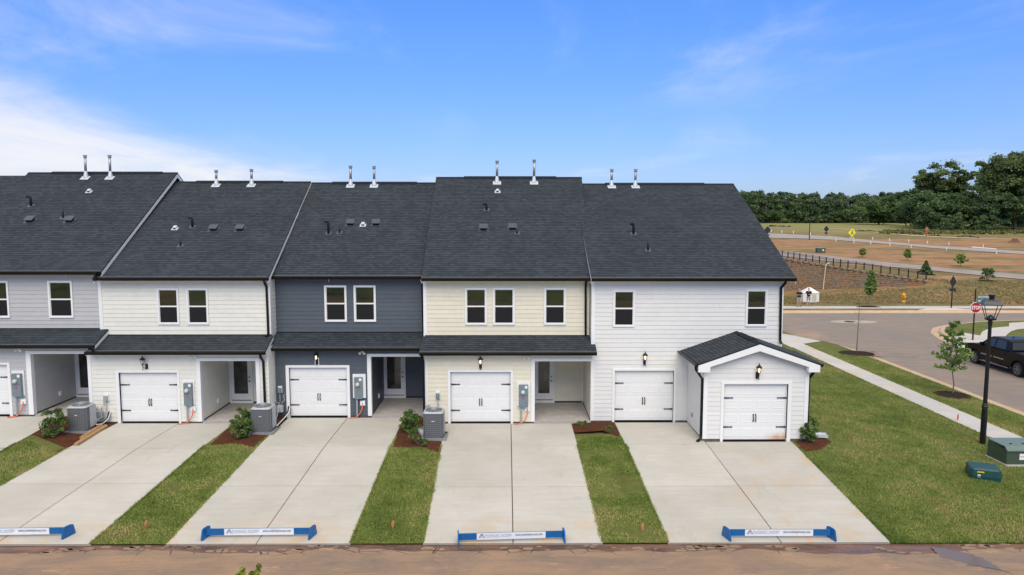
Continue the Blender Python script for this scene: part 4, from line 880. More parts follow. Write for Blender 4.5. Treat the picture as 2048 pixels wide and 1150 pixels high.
siding(U5, P_WHITE, (gx0, 0, 0), (0, 1, 0), (-1, 0, 0), YG+.12, 28.80, 0, zwall-.05, zb=0)
siding(U5, P_WHITE, (gx1, 0, 0), (0, 1, 0), (1, 0, 0), YG+.12, 28.80, 0, zwall-.05, zb=0)
bar(U5, 'corner_board', TRIM, gx0-.028, gx0+.12, YG-.034, YG+.12, 0, zwall); bar(U5, 'corner_board', TRIM, gx1-.12, gx1+.028, YG-.034, YG+.12, 0, zwall)
def gable_side(xe, s):
    # courses run from eave to ridge; u along Y
    el, er, rl, rr = Vector((xe, Yf, zeR)), Vector((xe, 28.82, zeR)), Vector((apx, Yf, zap)), Vector((apx, 28.82, zap)); n = 16; mb = MB(); nm = Vector((-s*(zap-zeR), 0, abs(apx-xe))).normalized()
    for i in range(n):
        a, b = i/n, (i+1)/n; p, q, r, t = el.lerp(rl, a), er.lerp(rr, a), er.lerp(rr, b), el.lerp(rl, b); h = nm*.011
        mb.add([p+h, q+h, r, t], [(0, 1, 2, 3) if s < 0 else (0, 1, 2, 3)], [(p.y, i*.14), (q.y, i*.14), (r.y, i*.14+.14), (t.y, i*.14+.14)]); mb.add([p, q, q+h, p+h], [(0, 1, 2, 3)], [(0, 0)]*4)
    d = nm*.05; mb.add([el-d, er-d, rr-d, rl-d, el, er, rr, rl], [(3, 2, 1, 0), (0, 3, 7, 4), (0, 1, 5, 4)], [(0, 0)]*8)
    mb.build('garage_roof', SHINGLE, U5)
    MB().prism([(xe, Yf, zeR-.052), (xe, Yf, zeR-.25), (xe-s*.02, Yf, zeR-.25), (apx, Yf, zap-.30), (apx, Yf, zap-.052)], (0, .03, 0)).build('rake_board', TRIM, U5)
    gxx = gx0 if s > 0 else gx1
    MB().prism([(xe, Yf-.004, zeR-.06), (xe, Yf-.004, zeR-.30), (gxx+s*.12, Yf-.004, zeR-.30), (gxx+s*.12, Yf-.004, zeR-.08+(abs(gxx+s*.12-xe))*gs)], (0, .32, 0)).build('eave_return', TRIM, U5)
    MB().box(min(xe, gxx), max(xe, gxx), Yf+.3, 28.82, zeR-.10, zeR-.06).build('soffit', TRIM, U5)
    xo = xe-s*.005; pr = [(xo, zeR-.01), (xo-s*.11, zeR+.0), (xo-s*.12, zeR-.03), (xo-s*.08, zeR-.11), (xo, zeR-.11)]
    MB().prism([(x, Yf-.01, z) for x, z in pr], (0, 28.8-Yf, 0)).build('gutter', BLACKM, U5)
gable_side(roofL, 1); gable_side(roofR, -1)
MB().prism([(apx-.14, Yf-.01, zap-.14*gs+.014), (apx, Yf-.01, zap+.02), (apx+.14, Yf-.01, zap-.14*gs+.014)], (0, 28.8-Yf, 0)).build('ridge_cap', MATS['ridge_cap_shingle'], U5)
MB().prism([(apx-.17, Yf+.75, zap-.05), (apx-.15, Yf+.75, zap), (apx, Yf+.75, zap+.06), (apx+.15, Yf+.75, zap), (apx+.17, Yf+.75, zap-.05)], (0, 1.45, 0)).build('ridge_vent', RIDGEM, U5)
lantern(U5, 1516, 725, 758.5, YG-.02, True, -.02, False)
floodlight(U5, 1403, 742, YG+.05)
MB().box(gx0-.06, gx0-.02, 27.85, 27.98, .42, .56).build('outlet_cover', GALV, U5)
downspout(U5, [(roofL-.07, Yf+.12, zeR-.1), (roofL-.06, Yf+.12, zeR-.22), (gx0-.075, YG+.02, zeR-.62), (gx0-.075, YG+.02, .1), (gx0-.10, YG-.02, .0), (gx0-.25, YG-.12, -.07)])
downspout(U5, [(roofR+.07, Yf+.3, zeR-.1), (roofR+.04, Yf+.34, zeR-.2), (gx1+.075, YG+.10, zeR-.62), (gx1+.075, YG+.10, .35), (gx1+.09, YG+.0, .18), (gx1+.22, YG-.1, -.10)])
# eave downspouts
e = I5; downspout(U5, [(AX(1571, e['Ye'], 560), e['Ye']-.05, e['ze']-.1), (AX(1570, 28.6, 570), 28.56, e['ze']-.22), (AX(1561, 28.8, 590), 28.77, e['ze']-.45), (AX(1561, 28.8, 640), 28.77, zeR+.42), (AX(1563, 28.75, 650), 28.68, zeR+.30)])
e = I4; downspout(U4, [(AX(1172, e['Ye'], 560), e['Ye']-.05, e['ze']-.1), (AX(1172, 29.2, 570), 29.2, e['ze']-.2), (AX(1171, 29.35, 590), 29.33, e['ze']-.42), (AX(1171.5, 29.35, 640), 29.33, AZ(670, 29.33))])
e = I2; downspout(U2, [(AX(527, e['Ye'], 560), e['Ye']-.05, e['ze']-.1), (AX(528.5, 29.4, 570), 29.42, e['ze']-.22), (AX(533.5, 29.55, 585), 29.55, e['ze']-.45), (AX(536, 29.55, 640), 29.55, AZ(668, 29.55)+.02), (AX(532, 29.4, 672), 29.4, AZ(673, 29.4))])
zz = AZ(703, 28.4); downspout(U2, [(AX(520.5, 28.35, 706), 28.36, zz-.1), (AX(521, 28.45, 712), 28.45, zz-.22), (AX(526.5, 28.7, 725), 28.71, zz-.45), (AX(530, 28.7, 800), 28.71, 0.0)])
zz = AZ(696, 29.2); downspout(U3, [(AX(541, 29.18, 700), 29.2, zz-.1), (AX(540, 29.25, 708), 29.3, zz-.22), (AX(534.5, 28.85, 725), 28.9, zz-.5), (AX(536.5, 28.85, 800), 28.9, 0.0)])
zz = AZ(704, 28.3); downspout(U4, [(AX(842.5, 28.3, 708), 28.3, zz-.1), (AX(844, 28.4, 715), 28.4, zz-.2), (AX(847, 28.6, 730), 28.62, zz-.45), (AX(848.3, 28.6, 820), 28.62, -.02), (AX(846, 28.3, 850), 28.35, -.08)])
e = I3; downspout(U3, [(AX(841.5, 29.9, 556), 29.9, e['ze']-.1), (AX(843.5, 30.1, 575), 30.15, e['ze']-.4), (AX(846, 30.15, 660), 30.2, AZ(663, 30.2))], .06)
for U, Yg, pxg, pyg in ((U1, 29.1, 190.5, 548), (U1, 28.3, 185.5, 694)): downspout(U, [(AX(pxg, Yg, pyg), Yg, AZ(pyg-4, Yg)), (AX(pxg, Yg, pyg), Yg, AZ(pyg+10, Yg))])
# small hooks under the eaves
for U, px, py, Y in ((U1, 131.5, 552, 29.6), (U2, 389, 561, 29.55), (U3, 657.5, 560, 30.2), (U4, 1102.5, 563, 29.3), (U5, 1261.5, 567, 28.75)): MB().tube([at(px, py-4, Y), at(px, py+4, Y)], .012, 5).build('eave_hook', WLAB, U)
# next unit along the row: only its roof end shows at the left edge
H0 = thing('townhouse', 'roof end of the next townhouse at the far left edge', 'townhouse', (-27, 29.2, .28), group='attached townhouses in one row')
a, b = AX(-154, 29.3, 545)-6.6, AX(-154, 29.3, 545)+.1; zr0, ze0 = AZ(351.5, 36.4), 5.9
shingle_roof(H0, (a, 29.4, ze0), (b+.4, 29.4, ze0), (a, 36.4, zr0), (b+.7, 36.4, zr0), back=(43.4, ze0)); MB().box(a+.1, b-.2, 29.8, 43, -.3, ze0+.1).build('wall', P_GREY, H0); gutter(H0, a, b-.15, 29.4, ze0)
# ------------------------------------------------------------------ leaves, trees, shrubs
def leafmat(name, dark, light, trans=.25):
    s = NT(name, .6, .25); a = s.n('ShaderNodeAttribute'); a.attribute_name = 'tint'; s.color(s.mix(a.outputs['Fac'], dark, light))
    tr = s.n('ShaderNodeBsdfTranslucent'); s.l(s.mix(a.outputs['Fac'], tuple(v*1.2 for v in dark), tuple(v*1.2 for v in light)), tr.inputs[0])
    mx = s.n('ShaderNodeMixShader'); mx.inputs[0].default_value = trans; s.l(s.b.outputs[0], mx.inputs[1]); s.l(tr.outputs[0], mx.inputs[2]); s.l(mx.outputs[0], s.t.nodes['Material Output'].inputs[0]); return s.m
LEAF_OAK = leafmat('oak_foliage', (.055, .096, .032), (.21, .275, .10), .4); LEAF_DARK = leafmat('dense_foliage', (.048, .094, .038), (.155, .23, .09), .4); LEAF_PINE = leafmat('pine_foliage', (.050, .088, .044), (.13, .185, .088), .4); LEAF_MID = leafmat('woodland_foliage', (.052, .098, .034), (.175, .245, .088), .4)
LEAF_SHRUB = leafmat('shrub_foliage', (.045, .095, .02), (.20, .285, .075), .35); LEAF_YOUNG = leafmat('young_tree_foliage', (.09, .165, .035), (.34, .44, .14), .5); LEAF_LOT = leafmat('lot_sapling_foliage', (.17, .25, .05), (.42, .47, .16), .5); LEAF_LIME = leafmat('lime_foliage', (.10, .13, .02), (.30, .33, .06))
BARKT = mat('tree_bark', (.14, .105, .08), .9, .25, 12, bump=.6); TWIG = mat('thin_bark', (.17, .13, .105), .9, .2, 20)
def leaf_mesh(name, clumps, n_per, size, m, parent, flat_=.8, seed=0, up=.35, shell=.55, stretch=1.0, loose=0.):
    g = np.random.default_rng(seed); V = []; T = []
    for (c, r) in clumps:
        k = max(3, int(n_per*(0.6+.8*g.random()))); d = g.normal(size=(k, 3)); d /= np.linalg.norm(d, axis=1)[:, None]; d[:, 2] = np.where(d[:, 2] < -.35, -d[:, 2], d[:, 2])
        rr = np.asarray(r if hasattr(r, '__len__') else (r, r, r*flat_)); p = np.asarray(c)[None]+d*rr*(shell+(1-shell)*g.random((k, 1)))*(1+loose*np.abs(g.normal(size=(k, 1))))
        nrm = d*.8+g.normal(size=(k, 3))*.55+np.array([0, 0, up]); nrm /= np.linalg.norm(nrm, axis=1)[:, None]
        a = np.cross(nrm, g.normal(size=(k, 3))); a /= np.linalg.norm(a, axis=1)[:, None]; b = np.cross(nrm, a); s = size*(.6+.8*g.random((k, 1)))
        V.append(np.stack([p-a*s*.5*stretch, p+b*s*.38, p+a*s*.5*stretch, p-b*s*.38], 1).reshape(-1, 3)); tb = np.clip(g.normal(.45, .2)+g.normal(size=k)*.2, 0, 1); T.append(np.repeat(tb, 4))
    V = np.concatenate(V); T = np.concatenate(T); n = len(V)//4
    r = parent
    while r is not None and r.parent is not None: r = r.parent
    if r is not None: V = V-np.array(ORG.get(r.name, Vector((0, 0, 0))))
    me = bpy.data.meshes.new(name); me.vertices.add(4*n); me.vertices.foreach_set('co', V.astype(np.float32).ravel()); me.loops.add(4*n); me.loops.foreach_set('vertex_index', np.arange(4*n, dtype=np.int32)); me.polygons.add(n); me.polygons.foreach_set('loop_start', np.arange(0, 4*n, 4, dtype=np.int32)); me.update(calc_edges=True)
    at_ = me.attributes.new('tint', 'FLOAT', 'POINT'); at_.data.foreach_set('value', T.astype(np.float32)); me.materials.append(m); o = bpy.data.objects.new(name, me); COL.objects.link(o)
    if parent: o.parent = parent
    return o
def limb(mb, a, b, r0, r1, rnd, k=4, sag=0):
    a, b = Vector(a), Vector(b); pts = []; L_ = (b-a).length
    for i in range(k+1):
        t = i/k; p = a.lerp(b, t); j = L_*.05*math.sin(math.pi*t); pts.append(p+Vector((rnd.uniform(-j, j), rnd.uniform(-j, j), sag*math.sin(math.pi*t))))
    mb.tube(pts, [r0+(r1-r0)*i/k for i in range(k+1)], 6); return pts
def big_tree(name, label, base, h, w, seed, leafm, nl=9, leaves=260, size=.5, trunk=.45, crown0=.25, group=None, gaps=0., lobes=40, clr=.14, fill=1.35):
    rnd = random.Random(seed); T = thing(name, label, 'tree', base, group); b = Vector(base); mb = MB(); top = b+Vector((0, 0, h*.55)); limb(mb, b-Vector((0, 0, .3)), top, trunk, trunk*.45, rnd, 5)
    cl = []
    ends = []
    for i in range(nl):
        a = 6.283*i/nl+rnd.uniform(-.3, .3); z = rnd.uniform(crown0+.02, .5)*h; rad = w*.5*rnd.uniform(.55, .85); e = b+Vector((math.cos(a)*rad, math.sin(a)*rad, z+h*rnd.uniform(.12, .42)))
        pts = limb(mb, b+Vector((0, 0, z)), e, trunk*.38, trunk*.07, rnd, 4, h*.03); ends += pts[2:]
        for q in range(3): e2 = e+Vector((rnd.uniform(-1, 1), rnd.uniform(-1, 1), rnd.uniform(.0, 1.2)))*w*.13; limb(mb, pts[3], e2, trunk*.12, trunk*.03, rnd, 2); ends.append(e2)
    mb.build('trunk', BARKT, T)
    while len(cl) < lobes:
        u = Vector((rnd.gauss(0, 1), rnd.gauss(0, 1), rnd.gauss(0, 1))).normalized()*rnd.uniform(.35, 1)**.5
        p = b+Vector((u.x*w*.43, u.y*w*.43, h*(crown0+(1-crown0)*(.5+.44*u.z))))
        cl.append((p, w*clr*rnd.uniform(.45, 1.2)))
    if gaps: cl = [c for c in cl if rnd.random() > gaps]
    for e in ends: cl.append((e, w*clr*.55*rnd.uniform(.6, 1.1)))
    leaf_mesh('crown', cl, int(leaves*fill), size*.92, leafm, T, .75, seed, loose=.42, shell=.3); return T
def young_tree(name, label, base, h, seed, m, tiers, r=.03, leaves=40, size=.16, group=None, lean=(0, 0)):
    """thin trunk with irregular tiers of short branches. tiers: (height fraction, spread)"""
    rnd = random.Random(seed); T = thing(name, label, 'young tree', base, group); b = Vector(base); mb = MB(); top = b+Vector((lean[0], lean[1], h)); limb(mb, b-Vector((0, 0, .1)), top, r, r*.25, rnd, 6); cl = []
    for f, s in tiers:
        for q in range(7):
            a = 6.283*q/7+rnd.uniform(-.5, .5); st = b.lerp(top, max(f-.06, .05)); e = st+Vector((math.cos(a)*s*rnd.uniform(.5, 1.1), math.sin(a)*s*rnd.uniform(.5, 1.1), h*rnd.uniform(.02, .09))); limb(mb, st, e, r*.35, r*.12, rnd, 2)
            for t in (.45, .75, 1): cl.append((st.lerp(e, t), s*.17*rnd.uniform(.5, 1.3)))
    mb.build('trunk', TWIG, T); leaf_mesh('crown', cl, leaves, size, m, T, .75, seed, shell=.1, stretch=1.6, loose=.95); return T
def shrub(label, base, h, w, seed, m=None, size=.062, n=95, lobes=26, group='evergreen shrubs in the mulch beds'):
    rnd = random.Random(seed); T = thing('shrub', label, 'shrub', base, group); b = Vector(base); mb = MB(); cl = []
    for i in range(lobes):
        a = rnd.random()*6.283; f = rnd.random(); rr = w*.5*math.sqrt(rnd.random())*(1-.35*abs(f-.4)); p = b+Vector((math.cos(a)*rr, math.sin(a)*rr, h*(.12+.82*f))); limb(mb, b+Vector((math.cos(a)*.04, math.sin(a)*.04, 0)), p, .012, .004, rnd, 2); cl.append((p, w*.19*rnd.uniform(.7, 1.2)))
    mb.build('stem', TWIG, T); leaf_mesh('foliage', cl, n, size, m or LEAF_SHRUB, T, .9, seed, shell=.25, stretch=1.4); return T
g_ = lambda px, py, l=0: gnd(px, py, l)
shrub('loose leafy shrub beside the air conditioner at the far left', on_ramp(112, 874), 1.12, .88, 3)
shrub('upper small shrub in the bed left of the middle air conditioner', on_ramp(487, 852), .78, .62, 4)
shrub('lower spreading shrub in front of the middle air conditioner bed', on_ramp(482, 876), .72, .78, 5)
shrub('rounded shrub beside the slate-blue porch and right air conditioner', on_ramp(820, 863), .78, .82, 6)
shrub('sparse low shrub in front of the right air conditioner', on_ramp(838, 890), .70, .80, 8, lobes=13, n=36)
shrub('upright shrub at the right corner of the projecting garage', on_ramp(1617, 885), .92, .62, 9)
for i, (px, py, s) in enumerate(((1166, 851, .5), (1214, 859, .42))): shrub(('trailing weed clump in the pine straw by the porch', 'small weed clump in the pine straw by the white garage')[i], on_ramp(px, py), .10, s, 20+i, size=.05, n=30, lobes=10, group='weeds in the pine straw')
# street trees
def ring(label, c, rx, ry):
    n = 28; c = Vector(c); v = [(c.x+rx*math.cos(6.283*i/n)*(1+.08*noise.noise((i, c.x, 0))), c.y+ry*math.sin(6.283*i/n)*(1+.08*noise.noise((i, c.y, 3))), c.z+.015) for i in range(n)]+[(c.x+rx*.5*math.cos(6.283*i/n), c.y+ry*.5*math.sin(6.283*i/n), c.z+.10) for i in range(n)]+[(c.x, c.y, c.z+.12)]
    struct(MB().add(v, [(i, (i+1) % n, n+(i+1) % n, n+i) for i in range(n)]+[(n+i, n+(i+1) % n, 2*n) for i in range(n)]).build('mulch_ring', BARK, smooth=True))
b1 = g_(1904, 790); ring('', b1, .85, .85); young_tree('street_tree', 'leafy young street tree on the verge in front of the black truck', b1, AZ(640, b1.y)-b1.z, 11, LEAF_YOUNG, [(.40, .75), (.47, .80), (.55, .9), (.64, .75), (.74, .62), (.84, .42), (.94, .2)], .035, 8, .14, 'young street trees on the verges', (-.12, 0))
b2 = g_(1713, 707); ring('', b2, 1.1, 1.0)
rnd = random.Random(5); T = thing('street_tree', 'bare leafless sapling in a mulch ring on the near verge', 'young tree', b2, 'young street trees on the verges'); mb = MB(); hh = AZ(596, b2.y)-b2.z; mb.tube([b2, b2+Vector((.03, 0, hh*.5)), b2+Vector((.06, 0, hh))], [.04, .025, .008], 6); mb.build('trunk', TWIG, T); mb = MB()
for i in range(16): f = .42+.5*i/16; a = i*2.4; st = b2+Vector((.06*f, 0, hh*f)); limb(mb, st, st+Vector((math.cos(a)*.85*(1.15-f), math.sin(a)*.5*(1.15-f), .55*(1.25-f))), .010, .003, rnd, 3, -.03)
mb.build('branches', TWIG, T)
MB().add([tuple(b2+Vector(p)) for p in ((.5, .25, .16), (1.0, .1, .10), (1.5, -.35, .06), (1.4, -.55, .05), (.95, -.2, .16), (.55, 0, .19))], [(0, 1, 4, 5), (1, 2, 3, 4)]).build('orange_guard', ORANGE, T)
b3 = g_(1737, 614); ring('', b3, 1.25, .55); young_tree('street_tree', 'slim leafy sapling on the far verge near the fire hydrant', b3, AZ(541, b3.y)-b3.z, 13, LEAF_YOUNG, [(.40, .4), (.48, .6), (.56, .62), (.66, .56), (.76, .42), (.86, .3), (.95, .18)], .04, 12, .2, 'young street trees on the verges', (.18, 0))
for i, (px, pb, pt, w, lab, m) in enumerate(((1725, 514, 497, .62, 'leftmost pale green sapling on the red clay lots', LEAF_LOT), (1815, 521, 498, .7, 'tall pale green sapling on the red clay lots behind the fence', LEAF_LOT), (1921, 533, 508, .95, 'bushy bright green sapling above the far road', LEAF_LOT))):
    b = g_(px, pb); h = AZ(pt, b.y)-b.z; young_tree('lot_sapling', lab, b, h, 30+i, m, [(.35, w*.6), (.5, w), (.65, w*.9), (.8, w*.7), (.93, w*.35)], .04, 8, .24, 'saplings on the graded lots')
b = g_(1851, 549); ring('', b, 1.3, .8); h = AZ(521, b.y)-b.z
T = thing('conifer', 'small dark cone-shaped evergreen at the end of the black fence', 'young tree', b); MB().tube([b, b+Vector((0, 0, h*.9))], [.07, .02], 6).build('trunk', TWIG, T); leaf_mesh('crown', [((b.x+math.cos(k*2.4)*.35*(1-k/26), b.y+math.sin(k*2.4)*.35*(1-k/26), b.z+h*(.12+.86*k/26)), .55*(1.08-k/26)) for k in range(26)], 70, .22, LEAF_DARK, T, .6, 41)
b = g_(1975, 562); ring('', b, 1.2, .6); shrub('straggly bush beside the far road at the right', b, AZ(534, b.y)-b.z, 1.5, 51, LEAF_MID, .2, 34, 20, None)
# tall sapling close to the camera, only its tips reach into the picture
bs = Vector((AX(489, 12.6, 1140), 12.6, Z_ALLEY)); T = thing('lime_sapling', 'yellow-green sapling tips rising at the bottom edge by the alley', 'young tree', bs); rnd = random.Random(3); mb = MB(); cl = []
for px, py, tp in ((485, 1138, 0), (518, 1132, 1), (503, 1146, 0), (478, 1150, 0)):
    e = at(px, py+2, 12.6); limb(mb, bs+Vector((0, 0, 1.4)), e, .012, .004, rnd, 4)
    for t in (.85, .93, 1.0): cl.append((bs.lerp(e, t)*0+(bs+Vector((0, 0, 1.4))).lerp(e, t), .055))
mb.tube([bs, bs+Vector((0, 0, 1.42))], [.022, .014], 6); mb.build('stem', TWIG, T); leaf_mesh('foliage', cl, 26, .06, LEAF_LIME, T, 1, 61, shell=.1, stretch=1.6)
# big trees at the right
bt = lambda px, d: Vector((AX(px, d, 445), d, ground_z(AX(px, d, 445), d)))
def treeh(base, py): return AZ(py, base.y)-base.z
b = bt(1882, 225); big_tree('oak_tree', 'tall open-crowned oak standing out against the sky', b, treeh(b, 321), 17.5, 71, LEAF_OAK, 12, 230, .62, .6, .40, 'large trees at the field edge', .25, 60, .085)
b = bt(1862, 218); big_tree('broadleaf_tree', 'dark dense tree filling the space under the oak', b, treeh(b, 384), 17, 72, LEAF_DARK, 8, 330, .6, .4, .02, 'large trees at the field edge', 0, 46)
b = bt(1943, 232); big_tree('broadleaf_tree', 'mid-height tree between the oak and the tallest tree', b, treeh(b, 346), 12, 73, LEAF_DARK, 8, 260, .6, .4, .15, 'large trees at the field edge', .1, 44, .12)
b = bt(1910, 215); big_tree('broadleaf_tree', 'low dark tree in front of the gap beside the oak', b, treeh(b, 380), 12, 74, LEAF_DARK, 8, 280, .6, .3, .02, 'large trees at the field edge', 0, 36)
b = bt(2032, 205); big_tree('broadleaf_tree', 'tallest broad rounded tree at the right edge', b, treeh(b, 289), 20.5, 75, LEAF_OAK, 12, 420, .62, .6, .05, 'large trees at the field edge', 0, 95, .11)
b = bt(1993, 200); big_tree('broadleaf_tree', 'dark lower tree beneath the tallest tree', b, treeh(b, 375), 11, 76, LEAF_DARK, 8, 300, .6, .4, .02, 'large trees at the field edge', 0, 40)
b = bt(1758, 262); big_tree('broadleaf_tree', 'rounded tree standing out in front of the pine wood', b, treeh(b, 397), 15, 77, LEAF_MID, 8, 300, .65, .3, .02, 'large trees at the field edge', 0, 40)
b = bt(1812, 245); big_tree('broadleaf_tree', 'small pale green tree between the wood and the oak', b, treeh(b, 413), 8.5, 78, LEAF_MID, 6, 260, .5, .2, .02, 'large trees at the field edge', 0, 30)
for i, (px, pt, w) in enumerate(((1896, 428, 3.2), (1925, 427, 4), (1953, 433, 3.6), (1975, 432, 4.2))): b = bt(px, 196); shrub(('pale bush at the foot of the oak', 'light green bush right of the oak', 'dusty bush in the field edge hedge', 'low bush under the tallest tree')[i], b, treeh(b, pt), w, 90+i, LEAF_MID, .4, 70, 16, 'bushes along the field edge')
# the far pine wood: one mass
cl = []; cl2 = []; rnd = random.Random(77); trunks = MB()
for row, (d, n) in enumerate(((292, 44), (303, 44), (318, 40), (338, 40))):
    for i in range(n):
        px = 1440+(1860-1440)*(i+rnd.uniform(-.4, .6))/n; x = AX(px, d, 445); y = d+rnd.uniform(-4, 4); z = ground_z(x, y)-.5; top = AZ(np.interp(px, [1440, 1500, 1560, 1640, 1700, 1760, 1800, 1860], [383, 382, 386, 387, 389, 387, 384, 381])+rnd.uniform(-2.2, 4)+(row < 2)*rnd.uniform(0, 14), y); h = top-z
        pine = rnd.random() < .6; trunks.tube([(x, y, z), (x+rnd.uniform(-.3, .3), y, top-h*.1)], [.22, .08], 5)
        for k in range(14 if row < 2 else 9):
            f = rnd.uniform(.03 if row < 2 else .3, .97); a = rnd.random()*6.283; q = rnd.random()*2.4*(1.15-f*.75); (cl if pine else cl2).append(((x+math.cos(a)*q, y+math.sin(a)*q, z+h*f), rnd.uniform(1.0, 1.9)*(1.1-f*.3)))
    if row == 0:
        for i in range(320): px = rnd.uniform(1440, 1870); x = AX(px, 290, 445); y = 290+rnd.uniform(-4, 6); cl2.append(((x, y, ground_z(x, y)+rnd.uniform(.2, 4.5)), rnd.uniform(.8, 1.8)))
F = thing('pine_wood', 'dark pine wood along the horizon behind the fields', 'wood', (AX(1650, 300, 445), 300, 6.4), kind='stuff')
trunks.build('trunks', BARKT, F); leaf_mesh('pine_crowns', cl, 60, .75, LEAF_PINE, F, .75, 101, loose=.25, shell=.3); leaf_mesh('broadleaf_crowns', cl2, 60, .7, LEAF_MID, F, .75, 102, loose=.25, shell=.3)
# undergrowth that closes the foot of the tree belt
cl = []
for i in range(520): px = rnd.uniform(1822, 2075); d_ = rnd.uniform(206, 246); x = AX(px, d_, 445); cl.append(((x, d_, ground_z(x, d_)+rnd.uniform(.2, 1)**1.5*7.5), rnd.uniform(1.1, 2.1)))
tag(leaf_mesh('undergrowth', cl, 75, .6, LEAF_DARK, None, .8, 104, loose=.3, shell=.3), 'dark undergrowth closing the gaps under the big trees', 'undergrowth', kind='stuff')
# dry tufts on the rough ground beyond the street
cl = []
for i in range(5200):
    px = rnd.uniform(1565, 2080); d_ = 72.8+rnd.random()*17; x = AX(px, d_, 560)
    if x < WX1+.5 and d_ > wall_y(x)-2.2: continue
    cl.append(((x, d_, ground_z(x, d_)), rnd.uniform(.05, .13)))
tag(leaf_mesh('field_grass', cl, 6, .10, leafmat('dry_field_grass', (.20, .16, .055), (.38, .30, .14), .4), None, .5, 105, stretch=1.5), 'dry tufted grass on the rough ground beyond the street', 'grass', kind='stuff')
# tall field-edge grass in front of the trees
cl = []
for i in range(420): px = rnd.uniform(1760, 2090); d = rnd.uniform(183, 199); x = AX(px, d, 450); cl.append(((x, d, ground_z(x, d)+.25), .55))
tag(leaf_mesh('tall_grass', cl, 14, .5, leafmat('tall_meadow_grass', (.09, .11, .03), (.22, .22, .075)), None, .6, 103, stretch=1.4), 'band of tall meadow grass below the big trees', 'grass', kind='stuff')
# ------------------------------------------------------------------ lawn blades
def blades(name, pts, hgt, m, label):
    n = len(pts); g = RNG; a = g.random(n)*6.283; w = .008+.009*g.random(n); h = hgt*(.55+.9*g.random(n)); ln = g.normal(size=(n, 2))*h[:, None]*.55
    V = np.zeros((n, 3, 3)); V[:, 0] = pts; V[:, 1] = pts; V[:, 2] = pts; dx = np.cos(a)*w; dy = np.sin(a)*w; V[:, 0, 0] -= dx; V[:, 0, 1] -= dy; V[:, 1, 0] += dx; V[:, 1, 1] += dy; V[:, 2, 0] += ln[:, 0]; V[:, 2, 1] += ln[:, 1]; V[:, 2, 2] += h
    pn = np.array([noise.noise((p[0]*.33, p[1]*.33, 15))*.5+noise.noise((p[0]*1.0, p[1]*1.0, 5))*.5+noise.noise((p[0]*3.1, p[1]*3.1, 9))*.3 for p in pts]); t = np.clip(.52+pn*.85+g.normal(size=n)*.13, 0, 1)
    me = bpy.data.meshes.new(name); me.vertices.add(3*n); me.vertices.foreach_set('co', V.astype(np.float32).ravel()); me.loops.add(3*n); me.loops.foreach_set('vertex_index', np.arange(3*n, dtype=np.int32)); me.polygons.add(n); me.polygons.foreach_set('loop_start', np.arange(0, 3*n, 3, dtype=np.int32)); me.update(calc_edges=True)
    me.attributes.new('tint', 'FLOAT', 'POINT').data.foreach_set('value', np.repeat(t, 3).astype(np.float32)); me.materials.append(m); o = bpy.data.objects.new(name, me); COL.objects.link(o); return tag(o, label, 'grass', kind='stuff')
def _blade():
    s = NT('grass_blades', .7, .2); a = s.n('ShaderNodeAttribute'); a.attribute_name = 'tint'; r = s.n('ShaderNodeValToRGB'); s.l(a.outputs['Fac'], r.inputs[0]); e = r.color_ramp.elements
    e[0].position = 0; e[0].color = (.075, .13, .02, 1); e[1].position = 1; e[1].color = (.40, .33, .14, 1)
    for p, c in ((.36, (.15, .215, .04, 1)), (.62, (.24, .285, .068, 1)), (.82, (.34, .315, .11, 1))): q = e.new(p); q.color = c
    s.color(r.outputs[0]); return s.m
BLADE = _blade()
def zvec(P): return np.array([ground_z(a, b) for a, b in P])+.005
pts = []
for w in STRIPW:
    q = np.array([(p.x, p.y) for p in w]); lo, hi = q.min(0), q.max(0); A = (hi-lo).prod(); P = RNG.uniform(lo-.03, hi+.03, size=(int(A*1500), 2)); c = q.mean(0); P = P[inpoly(P[:, 0], P[:, 1], [tuple(v) for v in q])]; pts.append(P)
pts[3] = pts[3][np.array([noise.noise((x*.9, y*.9, 2))+.5*noise.noise((x*2.7, y*2.7, 6)) < .12+.3*random.random() for x, y in pts[3]])]
P = np.concatenate(pts)
for bw in BEDW[:4]: P = P[~inpoly(P[:, 0], P[:, 1], [(p.x, p.y) for p in bw])]
P = P[P[:, 1] < 26.9]; P = P[np.array([noise.noise((x*.8+3, y*.8, 22))+.4*noise.noise((x*3, y*3, 2)) < .38+.25*random.random() for x, y in P])]
def strip_z(x, y):
    if x > -11.5 or y > 26.8: return ramp(y)
    xl, xr = DRIVES[0](2, y).x, DRIVES[1](0, y).x
    if x > xr+.1: return ramp(y)
    return ramp(y)+(ramp_left(y)-ramp(y))*min(max((xr-x)/(xr-xl), 0), 1)
blades('grass', np.column_stack([P, np.array([strip_z(x, y) for x, y in P])+.008]), .042, BLADE, 'short sod grass in the strips between the driveways')
eg = []
for w in STRIPW:
    n = len(w)//2
    for ch, sg in ((w[:n], -1), (w[n:], 1)):
        for p, q in zip(ch[:-1], ch[1:]):
            L_ = abs(q.y-p.y)
            for _ in range(int(L_*260)):
                t = random.random(); v_ = p.lerp(q, t); s_ = abs(random.gauss(0, .022))*(1+1.6*max(0, noise.noise((v_.y*2.2, sg*9+v_.x*.2, 3))))
                if v_.y < 26.0: eg.append((v_.x+sg*(s_-.03), v_.y, v_.z+.026))
for _ in range(3200):
    y_ = random.uniform(18.85, 26.2); s_ = abs(random.gauss(0, .022))*(1+1.6*max(0, noise.noise((y_*2.2, 4, 3)))); eg.append((lawn_left(y_)-s_+.02, y_, ramp(y_)+.026))
